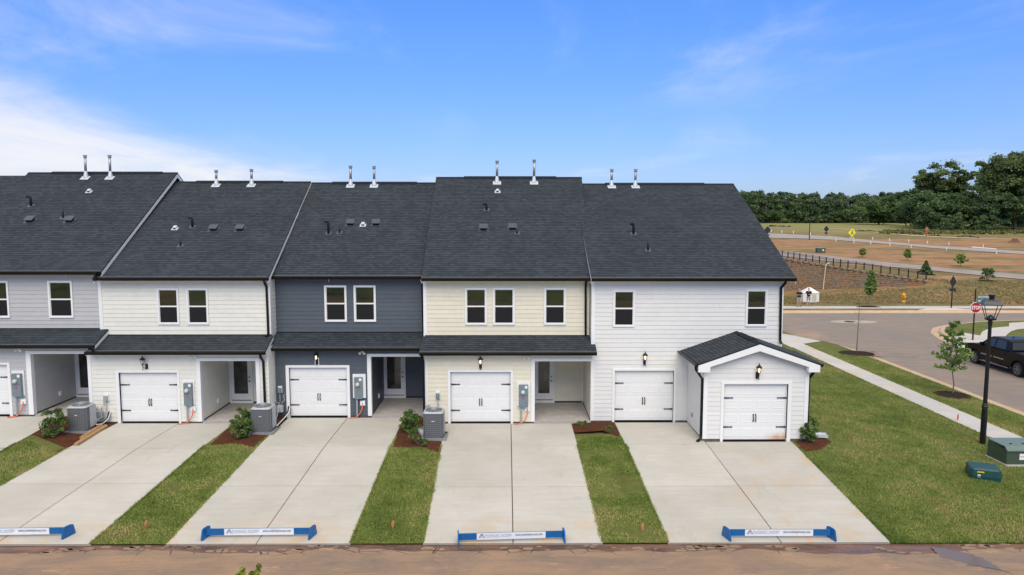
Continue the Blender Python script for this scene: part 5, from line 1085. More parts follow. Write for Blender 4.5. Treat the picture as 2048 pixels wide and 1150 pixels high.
for _ in range(5200):
    y_ = random.uniform(18.85, 48); sd2 = random.random() < .5; s_ = abs(random.gauss(0, .02)); x_ = X_SW0-.01+s_ if sd2 else X_SW1+.01-s_; eg.append((x_, y_, ground_z(x_, y_)+.03))
blades('grass', np.array(eg), .042, BLADE, 'grass blades straying over the edges of the concrete')
P = np.column_stack([RNG.uniform(6, X_CURB, 340000), 18.8+27*RNG.random(340000)**1.4]); ll = np.array([lawn_left(y) for y in P[:, 1]]); k = (P[:, 0] > ll-.01) & ~((P[:, 0] > X_SW0-.01) & (P[:, 0] < X_SW1+.01))
bw = [(p.x, p.y) for p in BEDW[4]]; k &= ~inpoly(P[:, 0], P[:, 1], bw); P = P[k]; P = P[np.array([noise.noise((x*.45+3, y*.45, 22))+.45*noise.noise((x*2.2, y*2.2, 2)) < .36+.25*random.random() for x, y in P])]
blades('grass', np.column_stack([P, zvec(P)]), .045, BLADE, 'short sod grass of the lawn right of the white townhouse')
# ------------------------------------------------------------------ things on the drives
BLUE = mat('blue_barrier_paint', (.008, .115, .33), .4, .06, 6); BANNER = mat('white_banner_vinyl', (.74, .76, .79), .45, .03, 6); INK = mat('dark_ink', (.06, .07, .09), .6, 0, 1); INKB = mat('blue_ink', (.05, .11, .25), .6, 0, 1); INKG = mat('grey_ink', (.24, .27, .32), .6, 0, 1)
def barrier(label, pl, pr, skew=0):
    """ground pixels under the two ends"""
    a, b = on_ramp(*pl), on_ramp(*pr); u = (b-a); L_ = u.length; u.normalize(); nrm = Vector((u.y, -u.x, 0)).normalized(); T = thing('driveway_barrier', label, 'barrier', (a+b)/2, 'blue barriers across the driveway ends'); up = Vector((0, 0, 1)); mid = (a+b)/2
    z0 = .085; hb = .175
    MB().obox(mid+up*(z0+hb/2+.03), u, nrm, up, L_/2, .019, hb/2).build('rail', BLUE, T)
    bl = L_*.66; MB().obox(mid+up*(z0+hb/2+.03)+nrm*.022, u, nrm, up, bl/2, .004, hb/2+.002).build('banner', BANNER, T); bn = T.children[-1]
    for e, s in ((a, -1), (b, 1)):
        pts = [(-.19, 0), (.19, 0), (.19, .06), (.14, .29), (.08, .315), (-.08, .315), (-.14, .29), (-.19, .06)]
        sk = Vector((skew, 0, 0)); v = [e+(nrm+sk)*p+up*(q+.03) for p, q in pts]; MB().prism(v, u*.035*s).build('end_plate', BLUE, T)
    o = mid+up*(z0+.03)+nrm*.0275-u*bl/2
    text_mesh('lettering', 'McKINLEY HOMES', .085, INKG, bn, o+u*.22+up*.085, u, up, .001, 0, .72); text_mesh('lettering', 'www.mckinleyhomes.com', .10, INK, bn, o+u*1.04+up*.08, u, up, .001, .0012, bl-1.12)
    lg = MB()
    for dx, h in ((0, .12), (.045, .135)):
        for s in (-1, 1): c = o+u*(.115+dx*.8)+up*.05; lg.obox(c+u*s*.03+up*h*.42, (u*.5*(-s)+up*.9), nrm, u, h*.52, .001, .008)
    lg.build('logo', INKB, bn); lg2 = MB().obox(o+u*.55+up*.066, u, nrm, up, .33, .001, .004); lg2.build('tagline', INKG, bn)
barrier('leftmost blue and white driveway barrier, cut by the picture edge', (-75, 1078), (136, 1075), -.38)
barrier('blue and white barrier across the slate-blue unit driveway', (414, 1078), (624, 1076), -.30)
barrier('blue and white barrier across the yellow unit driveway, slightly askew', (918, 1088), (1126, 1082), .05)
barrier('rightmost blue and white barrier on the white unit driveway', (1454, 1079), (1660, 1079), .32)
# survey stakes
STKO = mat('faded_orange_tape', (.52, .17, .08), .8, .2, 20)
def stake(label, px, pb, pt, m, flag=True, ground=on_ramp):
    b = ground(px, pb); h = AZ(pt, b.y)-b.z; T = thing('survey_stake', label, 'stake', b, 'marking stakes in the grass'); MB().box(b.x-.018, b.x+.018, b.y-.012, b.y+.012, b.z-.05, b.z+h*.75).build('stake', mat('stake_wood', (.30, .13, .07), .9, .2, 20), T)
    if flag: MB().add([(b.x-.03, b.y-.014, b.z+h*.3), (b.x+.02, b.y-.03, b.z+h*.28), (b.x+.035, b.y-.02, b.z+h*.7), (b.x+.03, b.y, b.z+h), (b.x-.01, b.y+.01, b.z+h*.92), (b.x-.045, b.y-.02, b.z+h*.65)], [(0, 1, 2, 5), (5, 2, 3, 4)]).build('flag_tape', m, T)
stake('orange ribbon stake in the grass left of the slate-blue unit driveway', 293, 1058, 1038, STKO); stake('orange ribbon stake in the grass left of the yellow unit driveway', 786, 1060, 1040, STKO); stake('dark orange stake in the patchy grass right of the yellow unit driveway', 1285, 1064, 1046, STKO); stake('thin red stake at the edge of the right sidewalk', 1915, 842, 829, mat('red_plastic', (.5, .08, .06), .6, .1, 9), ground=gnd)
# air conditioners
ACBODY = mat('condenser_louvre_grey', (.115, .12, .125), .5, .12, 30); ACTOP = mat('condenser_top_grey', (.40, .42, .43), .45, .06, 9); PADM = mat('condenser_pad', (.23, .235, .24), .85, .1, 8)
def condenser(label, px, pb, hpx, rot=0):
    b = on_ramp(px, pb); Z = b.z+.06; h = (AZ(pb-hpx, b.y)-b.z); w = .37; b = b+Vector((0, w*.9, 0)); Z = ramp(b.y)+.09; T = thing('air_conditioner', label, 'air conditioner', (b.x, b.y, Z-.09), 'condenser units beside the drives')
    MB().box(b.x-.46, b.x+.50, b.y-.47, b.y+.5, Z-.16, Z).build('pad', PADM, T); body = MB()
    body.cbox(b.x-w, b.x+w, b.y-w, b.y+w, Z+.02, Z+h-.09, .07); bd = body.build('cabinet', ACBODY, T)
    lv = MB(); k = 11
    for i in range(k):
        z = Z+.07+(h-.2)*i/k; t = .012
        for s in (-1, 1): lv.box(b.x-w+.075, b.x+w-.075, b.y+s*w-.009, b.y+s*w+.009, z, z+.010); lv.box(b.x+s*w-.009, b.x+s*w+.009, b.y-w+.075, b.y+w-.075, z, z+.010)
    for u in np.linspace(-w+.08, w-.08, 7): lv.box(b.x+u-.004, b.x+u+.004, b.y-w-.008, b.y-w+.002, Z+.06, Z+h-.12); lv.box(b.x+w-.002, b.x+w+.008, b.y+u-.004, b.y+u+.004, Z+.06, Z+h-.12)
    lv.build('louvres', mat('louvre_edge_grey', (.20, .205, .21), .5, .05, 9), bd)
    MB().cbox(b.x-w-.012, b.x+w+.012, b.y-w-.012, b.y+w+.012, Z+h-.10, Z+h-.035, .075).build('top_cover', ACTOP, T); MB().cbox(b.x-w-.01, b.x+w+.01, b.y-w-.01, b.y+w+.01, Z, Z+.035, .075).build('base_pan', ACTOP, T)
    MB().lathe((b.x, b.y, Z+h-.037), [(.31, 0), (.31, .012), (.27, .022)], 20).build('fan_well', IRON, T)
    gr = MB()
    for r in (.09, .15, .21, .27, .315): 
        pts = [(b.x+r*math.cos(6.283*i/20), b.y+r*math.sin(6.283*i/20), Z+h+.01-.03*(r/.315)**2+.015) for i in range(21)]; gr.tube(pts, .006, 4, False)
    for i in range(10): a = 6.283*i/10; gr.tube([(b.x+.06*math.cos(a), b.y+.06*math.sin(a), Z+h+.024), (b.x+.32*math.cos(a), b.y+.32*math.sin(a), Z+h-.018)], .006, 4)
    gr.lathe((b.x, b.y, Z+h+.0), [(.075, 0), (.075, .03), (.02, .034)], 12); gr.build('fan_grille', ACTOP, T)
    MB().box(b.x-.055, b.x+.055, b.y-w-.014, b.y-w-.006, Z+h*.62, Z+h*.64).build('name_plate', WLAB, T)
    MB().box(b.x+w+.002, b.x+w+.03, b.y-.1, b.y+w-.07, Z+.1, Z+h-.11).build('service_panel', ACTOP, T)
    return b, Z, h
c1 = condenser('grey air conditioner left of the cream garage, beside loose timbers', 155, 867, 52); c2 = condenser('grey air conditioner in the bed between the cream and slate-blue units', 522, 869, 51); c3 = condenser('grey air conditioner in the bed in front of the yellow unit', 866.5, 881, 54)
# gas meters and line sets on the walls behind them (parts of the houses)
def services(U, Y, z0, xm, xd, zd, c, small=False):
    """gas meter at x=xm, disconnect box at xd,zd; line set runs to condenser c"""
    b, Z, h = c; y = Y-.05
    MB().box(xd-.085, xd+.085, y-.02, y+.03, zd-.02, zd+.26).build('disconnect_board', WLAB, U); MB().cbox(xd-.07, xd+.07, y-.12, y-.02, zd, zd+.2, .01).build('disconnect_box', GBOX if small else PGREY, U)
    MB().tube([(xd, y-.05, zd), (xd, y-.05, zd-.35), (xd-.02, y-.1, zd-.6), (b.x+.42, b.y+.1, Z+.25)], .016, 6).build('whip_conduit', PGREY, U, True)
    MB().tube([(xm, y-.12, z0-.1), (xm, y-.12, z0+.62)], .022, 7).build('gas_riser', PGREY, U); MB().lathe((xm, y-.12, z0+.68), [(.05, -.05), (.085, -.02), (.085, .02), (.05, .05)], 10, (0, 1, 0)).build('gas_regulator', PGREY, U)
    MB().cbox(xm+.10, xm+.36, y-.22, y-.04, z0+.22, z0+.5, .03).build('gas_meter', mat('gas_meter_enamel', (.36, .37, .38), .5, .06, 12), U)
    MB().tube([(xm, y-.12, z0+.62), (xm+.16, y-.13, z0+.60), (xm+.17, y-.13, z0+.48)], .018, 6).build('gas_pipe', PGREY, U, True); MB().tube([(xm+.30, y-.13, z0+.48), (xm+.32, y-.13, z0+.62), (xm+.42, y-.1, z0+.70), (xm+.36, y-.05, z0+.88), (xm+.42, y+.02, z0+.92)], .018, 6).build('gas_pipe', PGREY, U, True)
    MB().tube([(xm+.55, y, z0+.42), (xm+.54, y-.12, z0+.2), (xm+.42, y-.3, z0+.02), (b.x+.45, b.y+.25, Z+.06)], .035, 7).build('insulated_line', IRON, U, True); MB().tube([(xm+.60, y, z0+.42), (xm+.59, y-.14, z0+.2), (xm+.47, y-.34, z0+.03), (b.x+.45, b.y+.18, Z+.10)], .018, 6).build('white_line', WLAB, U, True)
services(U2, 28.78, 0, AX(186, 28.6, 800), AX(212, 28.7, 795), AZ(800, 28.7), c1); services(U3, 29.6, 0, AX(562, 29.5, 800)-.25, AX(559.5, 29.5, 780), AZ(784.5, 29.5), c2, True); services(U4, 28.69, 0, AX(857, 28.6, 820), AX(875.5, 28.6, 790), AZ(796, 28.6), c3, True)
# landscape timbers
WOOD = mat('pale_timber', (.42, .25, .105), .8, .18, 5, stretch=(1, 6, 6), bump=.3)
for i, (p, q, w, lab) in enumerate((((152, 893), (212, 856), .09, 'longer landscape timber lying along the cream unit driveway edge'), ((163, 880), (203, 855), .09, 'shorter landscape timber lying beside the first'))):
    a, b = on_ramp(*p), on_ramp(*q); u = (b-a).normalized(); n = Vector((-u.y, u.x, 0)); a = a+Vector((0, 0, .08)); b = b+Vector((0, 0, .08))
    pts = [a+n*w*.75*math.cos(6.283*k/8+.39)*1.1+Vector((0, 0, w*.8*math.sin(6.283*k/8+.39))) for k in range(8)]; tag(MB().prism(pts, b-a).build('landscape_timber', WOOD), lab, 'timber', 'loose landscape timbers')
# splash blocks
SPL = mat('pale_splash_block', (.50, .54, .58), .7, .08, 9)
def splash(label, px, py, rz, w=.32, l=.75, ground=on_ramp):
    c = ground(px, py); T = Matrix.Rotation(rz, 3, 'Z'); v = lambda x, y, z: c+T@Vector((x, y, z+.02)); mb = MB(); pr = [(-w/2, 0), (-w/2, .11), (-w/2+.05, .11), (-w/2+.07, .05), (w/2-.07, .05), (w/2-.05, .11), (w/2, .11), (w/2, 0)]
    mb.prism([v(-l/2, x, z) for x, z in pr], T@Vector((l, 0, -.02))); mb.prism([v(-l/2, -w/2, 0), v(-l/2, w/2, 0), v(-l/2, w/2, .12), v(-l/2, -w/2, .12)], T@Vector((.05, 0, 0))); tag(mb.build('splash_block', SPL), label, 'splash block', 'downspout splash blocks')
splash('grey splash block behind the shrub at the garage corner', 1633, 876, -.15, ground=lambda a, b: on_ramp(a, b)+Vector((0, 0, .06))); splash('pale splash block between the right air conditioner and its shrub', 845, 869, -1.2, .25, .6, lambda a, b: on_ramp(a, b)+Vector((0, 0, .06)))
# ------------------------------------------------------------------ right side street furniture
LAMPB = mat('black_lamp_paint', (.010, .010, .011), .35, .1, 9)
b = gnd(1965, 888); zt = AZ(592, b.y); h = zt-b.z; T = thing('street_lamp', 'tall black street lamp with four-sided lantern on the right lawn', 'street lamp', b); r = .088
MB().lathe(b, [(.105, -.1), (.105, 1.05), (.10, h*.245), (.085, h*.25)], 14).build('base_sleeve', LAMPB, T); MB().lathe(b+Vector((0, 0, h*.245)), [(.09, 0), (.115, .03), (.115, .08), (.09, .12), (.10, .16), (.07, .2)], 14).build('collar', LAMPB, T); MB().lathe(b, [(.078, h*.25), (.062, h*.80), (.07, h*.81), (.085, h*.825), (.06, h*.84)], 12).build('post', LAMPB, T)
zb, z1 = b.z+h*.845, b.z+h*.90; c = MB(); c.lathe((b.x, b.y, 0), [(.06, zb-.06), (.19, zb-.02), (.20, zb+.03), (.13, zb+.03), (.09, zb+.12), (.03, zb+.16)], 12); c.build('lantern_seat', LAMPB, T); zc = AZ(609.5, b.y); c = MB()
for k in range(4):
    a = .4+1.5708*k; c.tube([(b.x+.19*math.cos(a), b.y+.19*math.sin(a), zb), (b.x+.40*math.cos(a), b.y+.40*math.sin(a), zc)], .014, 5)
c.build('lantern_frame', LAMPB, T); v = []
for rr, z in ((.46, zc-.02), (.45, zc+.02), (.36, zc+.14), (.32, zc+.17), (.10, zc+.20)): v += [(b.x+rr*math.cos(.4+1.5708*k), b.y+rr*math.sin(.4+1.5708*k), z) for k in range(4)]
MB().add(v, [(i*4+k, i*4+(k+1) % 4, i*4+4+(k+1) % 4, i*4+4+k) for i in range(4) for k in range(4)]+[(3, 2, 1, 0), (16, 17, 18, 19)]).build('lantern_roof', mat('grey_lamp_roof', (.045, .045, .05), .4, .1, 9), T); MB().lathe((b.x, b.y, zc+.18), [(.085, 0), (.085, .05), (.11, .16), (.11, .19), (.04, .2)], 10).build('photocell', LAMPB, T)
def sign_post(T, b, h, r=.045): MB().lathe(b, [(r*1.15, -.1), (r, h-.12), (r, h-.05), (r*1.25, h-.04), (r*.6, h)], 10).build('post', LAMPB, T)
RED = mat('stop_sign_red', (.42, .012, .02), .45, .04, 9); SGRN = mat('street_sign_green', (.03, .20, .19), .5, .05, 9); WPAINT = mat('reflective_white', (.80, .80, .80), .5, 0, 1)
b = Vector((AX(1945.5, 51, 678), 51.0, -.48)); zt = AZ(579, 51); T = thing('stop_sign', 'red STOP sign with two green street-name blades on a black post', 'street sign', b); sign_post(T, b, zt-b.z); cz = AZ(615.5, 51); ox = AX(1950.5, 51, 615); R_ = .40
def octa(r, y): return [(ox+r*math.cos(math.pi/8+k*math.pi/4), y, cz+r*math.sin(math.pi/8+k*math.pi/4)) for k in range(8)]
MB().prism(octa(R_*1.05, b.y-.075), (0, .02, 0)).build('white_border', WPAINT, T); pl = MB().prism(octa(R_*.95, b.y-.085), (0, .012, 0)).build('octagon_plate', RED, T); text_mesh('lettering', 'STOP', .36, WPAINT, pl, (ox-.315, b.y-.088, cz-.13), (1, 0, 0), (0, 0, 1), .003, .008, .63)
for k, (z, L_, txt, dy) in enumerate(((AZ(594, 51), .98, 'Stone Parkway', -.06), (AZ(602, 51), .62, 'Marley', -.09))):
    u = Vector((1, .05 if k == 0 else -.35, 0)).normalized(); c = Vector((b.x+.07, b.y+dy, z)); bl = MB().obox(c+u*L_/2, u, (u.y, -u.x, 0), (0, 0, 1), L_/2, .01, .115).build('name_blade', SGRN, T); text_mesh('lettering', txt, .17, WPAINT, bl, c+u*.08+Vector((0, -.014, -.055)), u, (0, 0, 1), .002, .003, L_-.16)
DIAM = mat('dark_sign_back', (.02, .022, .024), .5, .1, 9)
def diamond(label, px, pb, pt, half, face=None, sym=False, wf=.86):
    b = gnd(px, pb); h = AZ(pt, b.y)-b.z; T = thing('diamond_sign', label, 'road sign', b, 'diamond road signs'); sign_post(T, b, h-half*.6, .05); c = b+Vector((0, -.06, h-half)); pl = MB().prism([c+Vector(p) for p in ((0, 0, -half), (half*wf, 0, 0), (0, 0, half), (-half*wf, 0, 0))], (0, .02, 0)).build('diamond_plate', face or DIAM, T)
    MB().box(c.x-half*.5, c.x+half*.5, c.y-.002, c.y+.018, c.z-half*1.5, c.z-half*1.02).build('plaque', face or DIAM, T)
    if sym:
        k = half; mb = MB(); y = c.y-.012
        mb.lathe((c.x+.02*k, y, c.z+.42*k), [(.11*k, 0), (.11*k, .006)], 8, (0, -1, 0)); mb.prism([(c.x-.1*k, y, c.z+.28*k), (c.x-.12*k, y, c.z-.1*k), (c.x-.32*k, y, c.z-.5*k), (c.x-.18*k, y, c.z-.52*k), (c.x, y, c.z-.16*k), (c.x+.2*k, y, c.z-.5*k), (c.x+.32*k, y, c.z-.44*k), (c.x+.12*k, y, c.z-.05*k), (c.x+.1*k, y, c.z+.28*k)], (0, .008, 0)); mb.build('walking_figure', INK, pl); MB().prism([(c.x-.35*k, y, c.z-1.12*k), (c.x+.3*k, y, c.z-1.12*k), (c.x-.3*k, y, c.z-1.42*k)], (0, .004, 0)).build('arrow', INK, pl)
diamond('dark back of a diamond sign on the far sidewalk right of the hydrant', 1902.5, 616, 551, .62, wf=.52); diamond('small dark diamond sign back beside the far roof slope', 1534.5, 472, 452, 1.0); diamond('dark narrow sign back on the gravel road left of the yellow sign', 1652, 471, 451.5, .8); diamond('bright yellow pedestrian crossing sign beside the gravel road', 1703.5, 477, 456, 1.05, mat('sign_yellow', (.72, .66, .02), .5, .05, 9), True); diamond('small orange-backed sign on a dark post far right', 1852.5, 474, 453, .6, mat('sign_orange_back', (.38, .14, .06), .5, .05, 9))
# far lamp post
b = gnd(1618.5, 479.5); h = AZ(439, b.y)-b.z; T = thing('street_lamp', 'thin distant dark lamp post beside the gravel road', 'street lamp', b); MB().lathe(b, [(.12, -.1), (.10, h*.3), (.08, h-.5), (.12, h-.5)], 8).build('post', LAMPB, T); MB().lathe(b+Vector((0, 0, h-.5)), [(.10, 0), (.28, .3), (.28, .38), (.06, .5)], 8).build('lantern', LAMPB, T)
# hydrant
b = gnd(1806.5, 604); h = AZ(585.5, b.y)-b.z; HY = mat('hydrant_yellow', (.62, .30, .012), .45, .08, 12); T = thing('fire_hydrant', 'yellow fire hydrant on the grass behind the far sidewalk', 'fire hydrant', b)
MB().lathe(b, [(.24, -.05), (.24, .05), (.17, .08), (.16, h*.34), (.21, h*.35), (.21, h*.40), (.165, h*.42), (.165, h*.68), (.23, h*.69), (.23, h*.74), (.19, h*.76), (.15, h*.88), (.06, h*.94), (.06, h)], 14).build('barrel', HY, T, True)
for d, r, l in (((0, -1, 0), .11, .28), ((1, 0, 0), .08, .27), ((-1, 0, 0), .08, .27)): MB().lathe(b+Vector((0, 0, h*.56)), [(r, 0), (r, l*.7), (r*1.2, l*.72), (r*1.2, l*.95), (r*.4, l)], 10, d).build('nozzle_cap', HY, T)
# pad transformer and pedestal
TG = mat('transformer_green', (.055, .085, .050), .5, .08, 8); TGL = mat('transformer_lid_green', (.13, .185, .155), .45, .06, 8); PG = mat('pedestal_green', (.010, .058, .052), .45, .08, 9); YEL = mat('warning_yellow', (.75, .50, .03), .5, .05, 9)
a, c = gnd(1974.2, 913), gnd(2012.3, 932); hT = AZ(898, c.y)-c.z; T = thing('pad_transformer', 'large olive-green pad-mounted transformer at the right edge of the lawn', 'transformer', c)
u = (c-a); u.z = 0; dpt = u.length; u.normalize(); v = Vector((1, 0, 0)); wT = 1.35; P3 = lambda s, t, z: Vector((a.x, a.y, c.z))+u*(dpt*s)+v*(wT*t)+Vector((0, 0, z))
MB().hexa([P3(-.05, -.04, -.1), P3(1.06, -.03, -.1), P3(1.06, 1.05, -.1), P3(-.05, 1.05, -.1), P3(-.05, -.04, .05), P3(1.06, -.03, .05), P3(1.06, 1.05, .05), P3(-.05, 1.05, .05)]).build('concrete_pad', WALK, T)
MB().hexa([P3(0, 0, .05), P3(1, 0, .05), P3(1, 1, .05), P3(0, 1, .05), P3(0, 0, hT+.03), P3(1, 0, hT-.09), P3(1, 1, hT-.09), P3(0, 1, hT+.03)]).build('tank', TG, T)
MB().hexa([P3(-.02, -.015, hT+.02), P3(.9, -.015, hT+.01), P3(.9, 1.015, hT+.01), P3(-.02, 1.015, hT+.02), P3(-.02, -.01, hT+.06), P3(.9, -.01, hT+.045), P3(.9, 1.01, hT+.045), P3(-.02, 1.01, hT+.06)]).hexa([P3(.9, -.015, hT-.02), P3(1.04, -.015, hT-.13), P3(1.04, 1.015, hT-.13), P3(.9, 1.015, hT-.02), P3(.9, -.01, hT+.045), P3(1.05, -.01, hT-.08), P3(1.05, 1.01, hT-.08), P3(.9, 1.01, hT+.045)]).build('lid', TGL, T)
for t in (.22, .55): MB().hexa([P3(.66, t, hT+.05), P3(.70, t, hT+.05), P3(.70, t+.06, hT+.05), P3(.66, t+.06, hT+.05), P3(.66, t, hT+.075), P3(.70, t, hT+.075), P3(.70, t+.06, hT+.075), P3(.66, t+.06, hT+.075)]).build('hinge', IRON, T)
s_ = P3(1.002, .33, hT*.42); MB().box(s_.x, s_.x+.3, s_.y-.008, s_.y-.002, s_.z-.05, s_.z+.17).build('warning_label', WLAB, T); MB().box(s_.x+.02, s_.x+.28, s_.y-.0095, s_.y-.0085, s_.z+.055, s_.z+.075).build('label_stripe', REDL, T)
c = gnd(1981, 962); T = thing('utility_pedestal', 'low dark green utility box with yellow label on the lawn', 'utility box', c); M3 = Matrix.Rotation(-.38, 3, 'Z'); cc = c+Vector((0, .38, 0))
def ringp(hx, hy, z, ch): return [cc+M3@Vector((x, y, z)) for x, y in ((-hx+ch, -hy), (hx-ch, -hy), (hx, -hy+ch), (hx, hy-ch), (hx-ch, hy), (-hx+ch, hy), (-hx, hy-ch), (-hx, -hy+ch))]
def loft(rs): return [p for r in rs for p in r], [(i*8+k, i*8+(k+1) % 8, i*8+8+(k+1) % 8, i*8+8+k) for i in range(len(rs)-1) for k in range(8)]+[tuple(range(7, -1, -1)), tuple(range(8*len(rs)-8, 8*len(rs)))]
MB().add(*loft([ringp(.45, .40, -.08, .08), ringp(.45, .40, .12, .08)])).build('base', PG, T); MB().add(*loft([ringp(.465, .415, .12, .08), ringp(.44, .39, .34, .08), ringp(.41, .36, .385, .08), ringp(.2, .18, .40, .04)])).build('cover', PG, T)
f = cc+M3@Vector((-.16, -.412, .28)); ux = M3@Vector((1, 0, 0)); ny = M3@Vector((0, -1, .12)); uz = Vector((0, 0, 1)); MB().obox(f, ux, ny, uz, .10, .003, .022).build('yellow_label', YEL, T); MB().obox(f-uz*.13+ux*-.04+ny*-.004, ux, ny, uz, .045, .003, .045).build('white_label', WLAB, T)
# far transformer
b = gnd(1641, 505.5); T = thing('pad_transformer', 'small distant green transformer on the clay lot beyond the fence', 'transformer', b); w_ = 8*b.y/1450; hh = 9*b.y/1450; MB().box(b.x-w_, b.x+w_, b.y-.4, b.y+.5, b.z-.1, b.z+hh).build('tank', TG, T); MB().box(b.x-w_-.04, b.x+w_+.04, b.y-.45, b.y+.55, b.z+hh, b.z+hh+.06).build('lid', TGL, T); MB().box(b.x+w_*.2, b.x+w_*.6, b.y-.42, b.y-.405, b.z+hh*.45, b.z+hh*.75).build('label', WLAB, T)
# manhole
c = flat(1707, 643.5, -.655); n = 24; struct(MB().add([(c.x+2.0*math.cos(6.283*i/n)*(1+.05*math.sin(i*2)), c.y+.95*math.sin(6.283*i/n), -.654) for i in range(n)], [tuple(range(n))]).build('manhole_patch', mat('pale_patch', (.40, .35, .28), .9, .1, 3))); tag(MB().lathe((c.x-.35, c.y, -.655), [(.42, 0), (.42, .02), (.38, .03), (.01, .03)], 20).build('manhole_cover', IRON), 'dark round manhole cover in a pale patch on the street', 'manhole cover')
# ------------------------------------------------------------------ retaining wall, fence, far clutter
def _stone():
    s = NT('weathered_wall_block', .95, .15); a = s.noise(.5, 6, .7); b_ = s.noise(3.5, 5, .75); k = s.mix(s.rng(b_, .3, .7), (.19, .145, .10), (.33, .245, .16)); s.color(s.mix(s.rng(a, .44, .66, 0, .75), k, (.38, .20, .095))); s.bump(b_, .8, .1); return s.m
STONE = _stone(); GR = random.Random(15)
xl_, xr_ = 24.0, WX1; T = thing('retaining_wall', 'long weathered block retaining wall below the black fence', 'retaining wall', (43, wall_y(43), wall_base(43))); NC = 20
NC = 22; Z0W = -2.4
for k in range(NC+3):
    z = Z0W+k*.23; mb = MB(); x = xl_+GR.uniform(0, .3)
    while x < xr_-.1:
        L_ = GR.uniform(.40, .62); xa_, xb_ = x, min(x+L_, xr_); x += L_; xm_ = (xa_+xb_)/2
        if z > wall_top(xm_)-.12 or z+.23 < wall_base(xm_)-.35: continue
        set_ = .09*(wall_top(xm_)-z); y_ = wall_y(xm_)-set_-.22+GR.uniform(-.05, .05); h_ = GR.uniform(.185, .215); ya, yb = y_-(xa_-xm_), y_-(xb_-xm_)
        mb.hexa([(xa_+.012, ya, z), (xb_-.012, yb, z), (xb_-.012, yb+.5+set_, z), (xa_+.012, ya+.5+set_, z), (xa_+.02, ya+.03, z+h_), (xb_-.02, yb+.03, z+h_), (xb_-.02, yb+.5+set_, z+h_), (xa_+.02, ya+.5+set_, z+h_)])
    if mb.v: mb.build('block_course', STONE, T)['kind'] = 'stuff'
# soil behind the block joints
v = []
for x in np.arange(xl_, xr_+.3, .5): v += [(x, wall_y(x)-.20-.09*(wall_top(x)-wall_base(x)+.6)+.05, wall_base(x)-.6), (x, wall_y(x)-.12, wall_top(x)-.05)]
n = len(v)//2; MB().add(v, [(2*k, 2*k+2, 2*k+3, 2*k+1) for k in range(n-1)]).build('joint_soil', mat('dark_joint_soil', (.19, .14, .09), .95, .2, 2), T)
mb = MB()
for i in range(46): xa_, xb_ = xl_+(xr_-xl_)*i/46, xl_+(xr_-xl_)*(i+1)/46; zt_ = wall_top((xa_+xb_)/2); y_ = wall_y((xa_+xb_)/2); mb.box(xa_+.01, xb_-.01, y_-.36, y_+.2, zt_-.02, zt_+.13)
mb.build('cap_course', mat('pale_wall_cap', (.30, .215, .14), .9, .15, 4), T)
FT = thing('metal_fence', 'black metal picket fence running along the top of the retaining wall', 'fence', (43, wall_y(43)+.6, wall_top(43))); FP = [1563+.0]; px = 1563.
posts = [1538, 1551, 1563.5, 1575, 1586.6, 1598.5, 1611, 1624.5, 1638, 1651.7, 1666, 1680.5, 1695.5, 1711.5, 1728, 1745, 1762, 1780.3, 1798, 1817, 1836, 1853.2]
fp = []
for px in posts:
    # posts stand just behind the cap of the wall
    lo, hi = 60., 140.
    for _ in range(40):
        m_ = (lo+hi)/2; X_ = AX(px, m_, 540)
        if m_ < wall_y(X_)+.55: lo = m_
        else: hi = m_
    fp.append(Vector((AX(px, lo, 540), lo, wall_top(min(AX(px, lo, 540), WX1))+.03)))
FH = 1.02
for p in fp: MB().box(p.x-.05, p.x+.05, p.y-.05, p.y+.05, p.z-.3, p.z+FH+.08).build('post', IRON, FT)
for p, q in zip(fp[:-1], fp[1:]):
    d = (q-p); L_ = d.length; dn = d.normalized(); mb = MB()
    for hz in (.12, FH-.18, FH): mb.obox((p+q)/2+Vector((0, 0, hz)), dn, Vector((-dn.y, dn.x, 0)), (0, 0, 1), L_/2, .015, .018)
    for k in range(1, 9): c = p.lerp(q, k/9); mb.box(c.x-.006, c.x+.006, c.y-.006, c.y+.006, c.z+.05, c.z+FH)
    mb.build('rail_panel', IRON, FT)
def on_wall(px, py, off):
    lo, hi = 60., 140.
    for _ in range(40):
        m_ = (lo+hi)/2
        if m_ < wall_y(AX(px, m_, py))-off: lo = m_
        else: hi = m_
    return at(px, py, lo)
tag(MB().tube([on_wall(1659, 526, -.5), on_wall(1653.5, 528, .35), on_wall(1651.5, 531, .5), on_wall(1648, 562, .62), on_wall(1645, 588, .95)], .065, 7).build('drain_pipe', mat('cream_pvc', (.62, .52, .38), .6, .06, 6)), 'pale plastic pipe hanging down the face of the retaining wall', 'pipe')
b = Vector((AX(1618, 75.2, 598), 75.2, 0)); b.z = ground_z(b.x, b.y); w_ = .84; hw_ = .98; T = thing('pipe_enclosure', 'small white hip-roofed utility enclosure behind the two people', 'enclosure', b); WF = mat('white_fibreglass', (.72, .72, .69), .45, .04, 5)
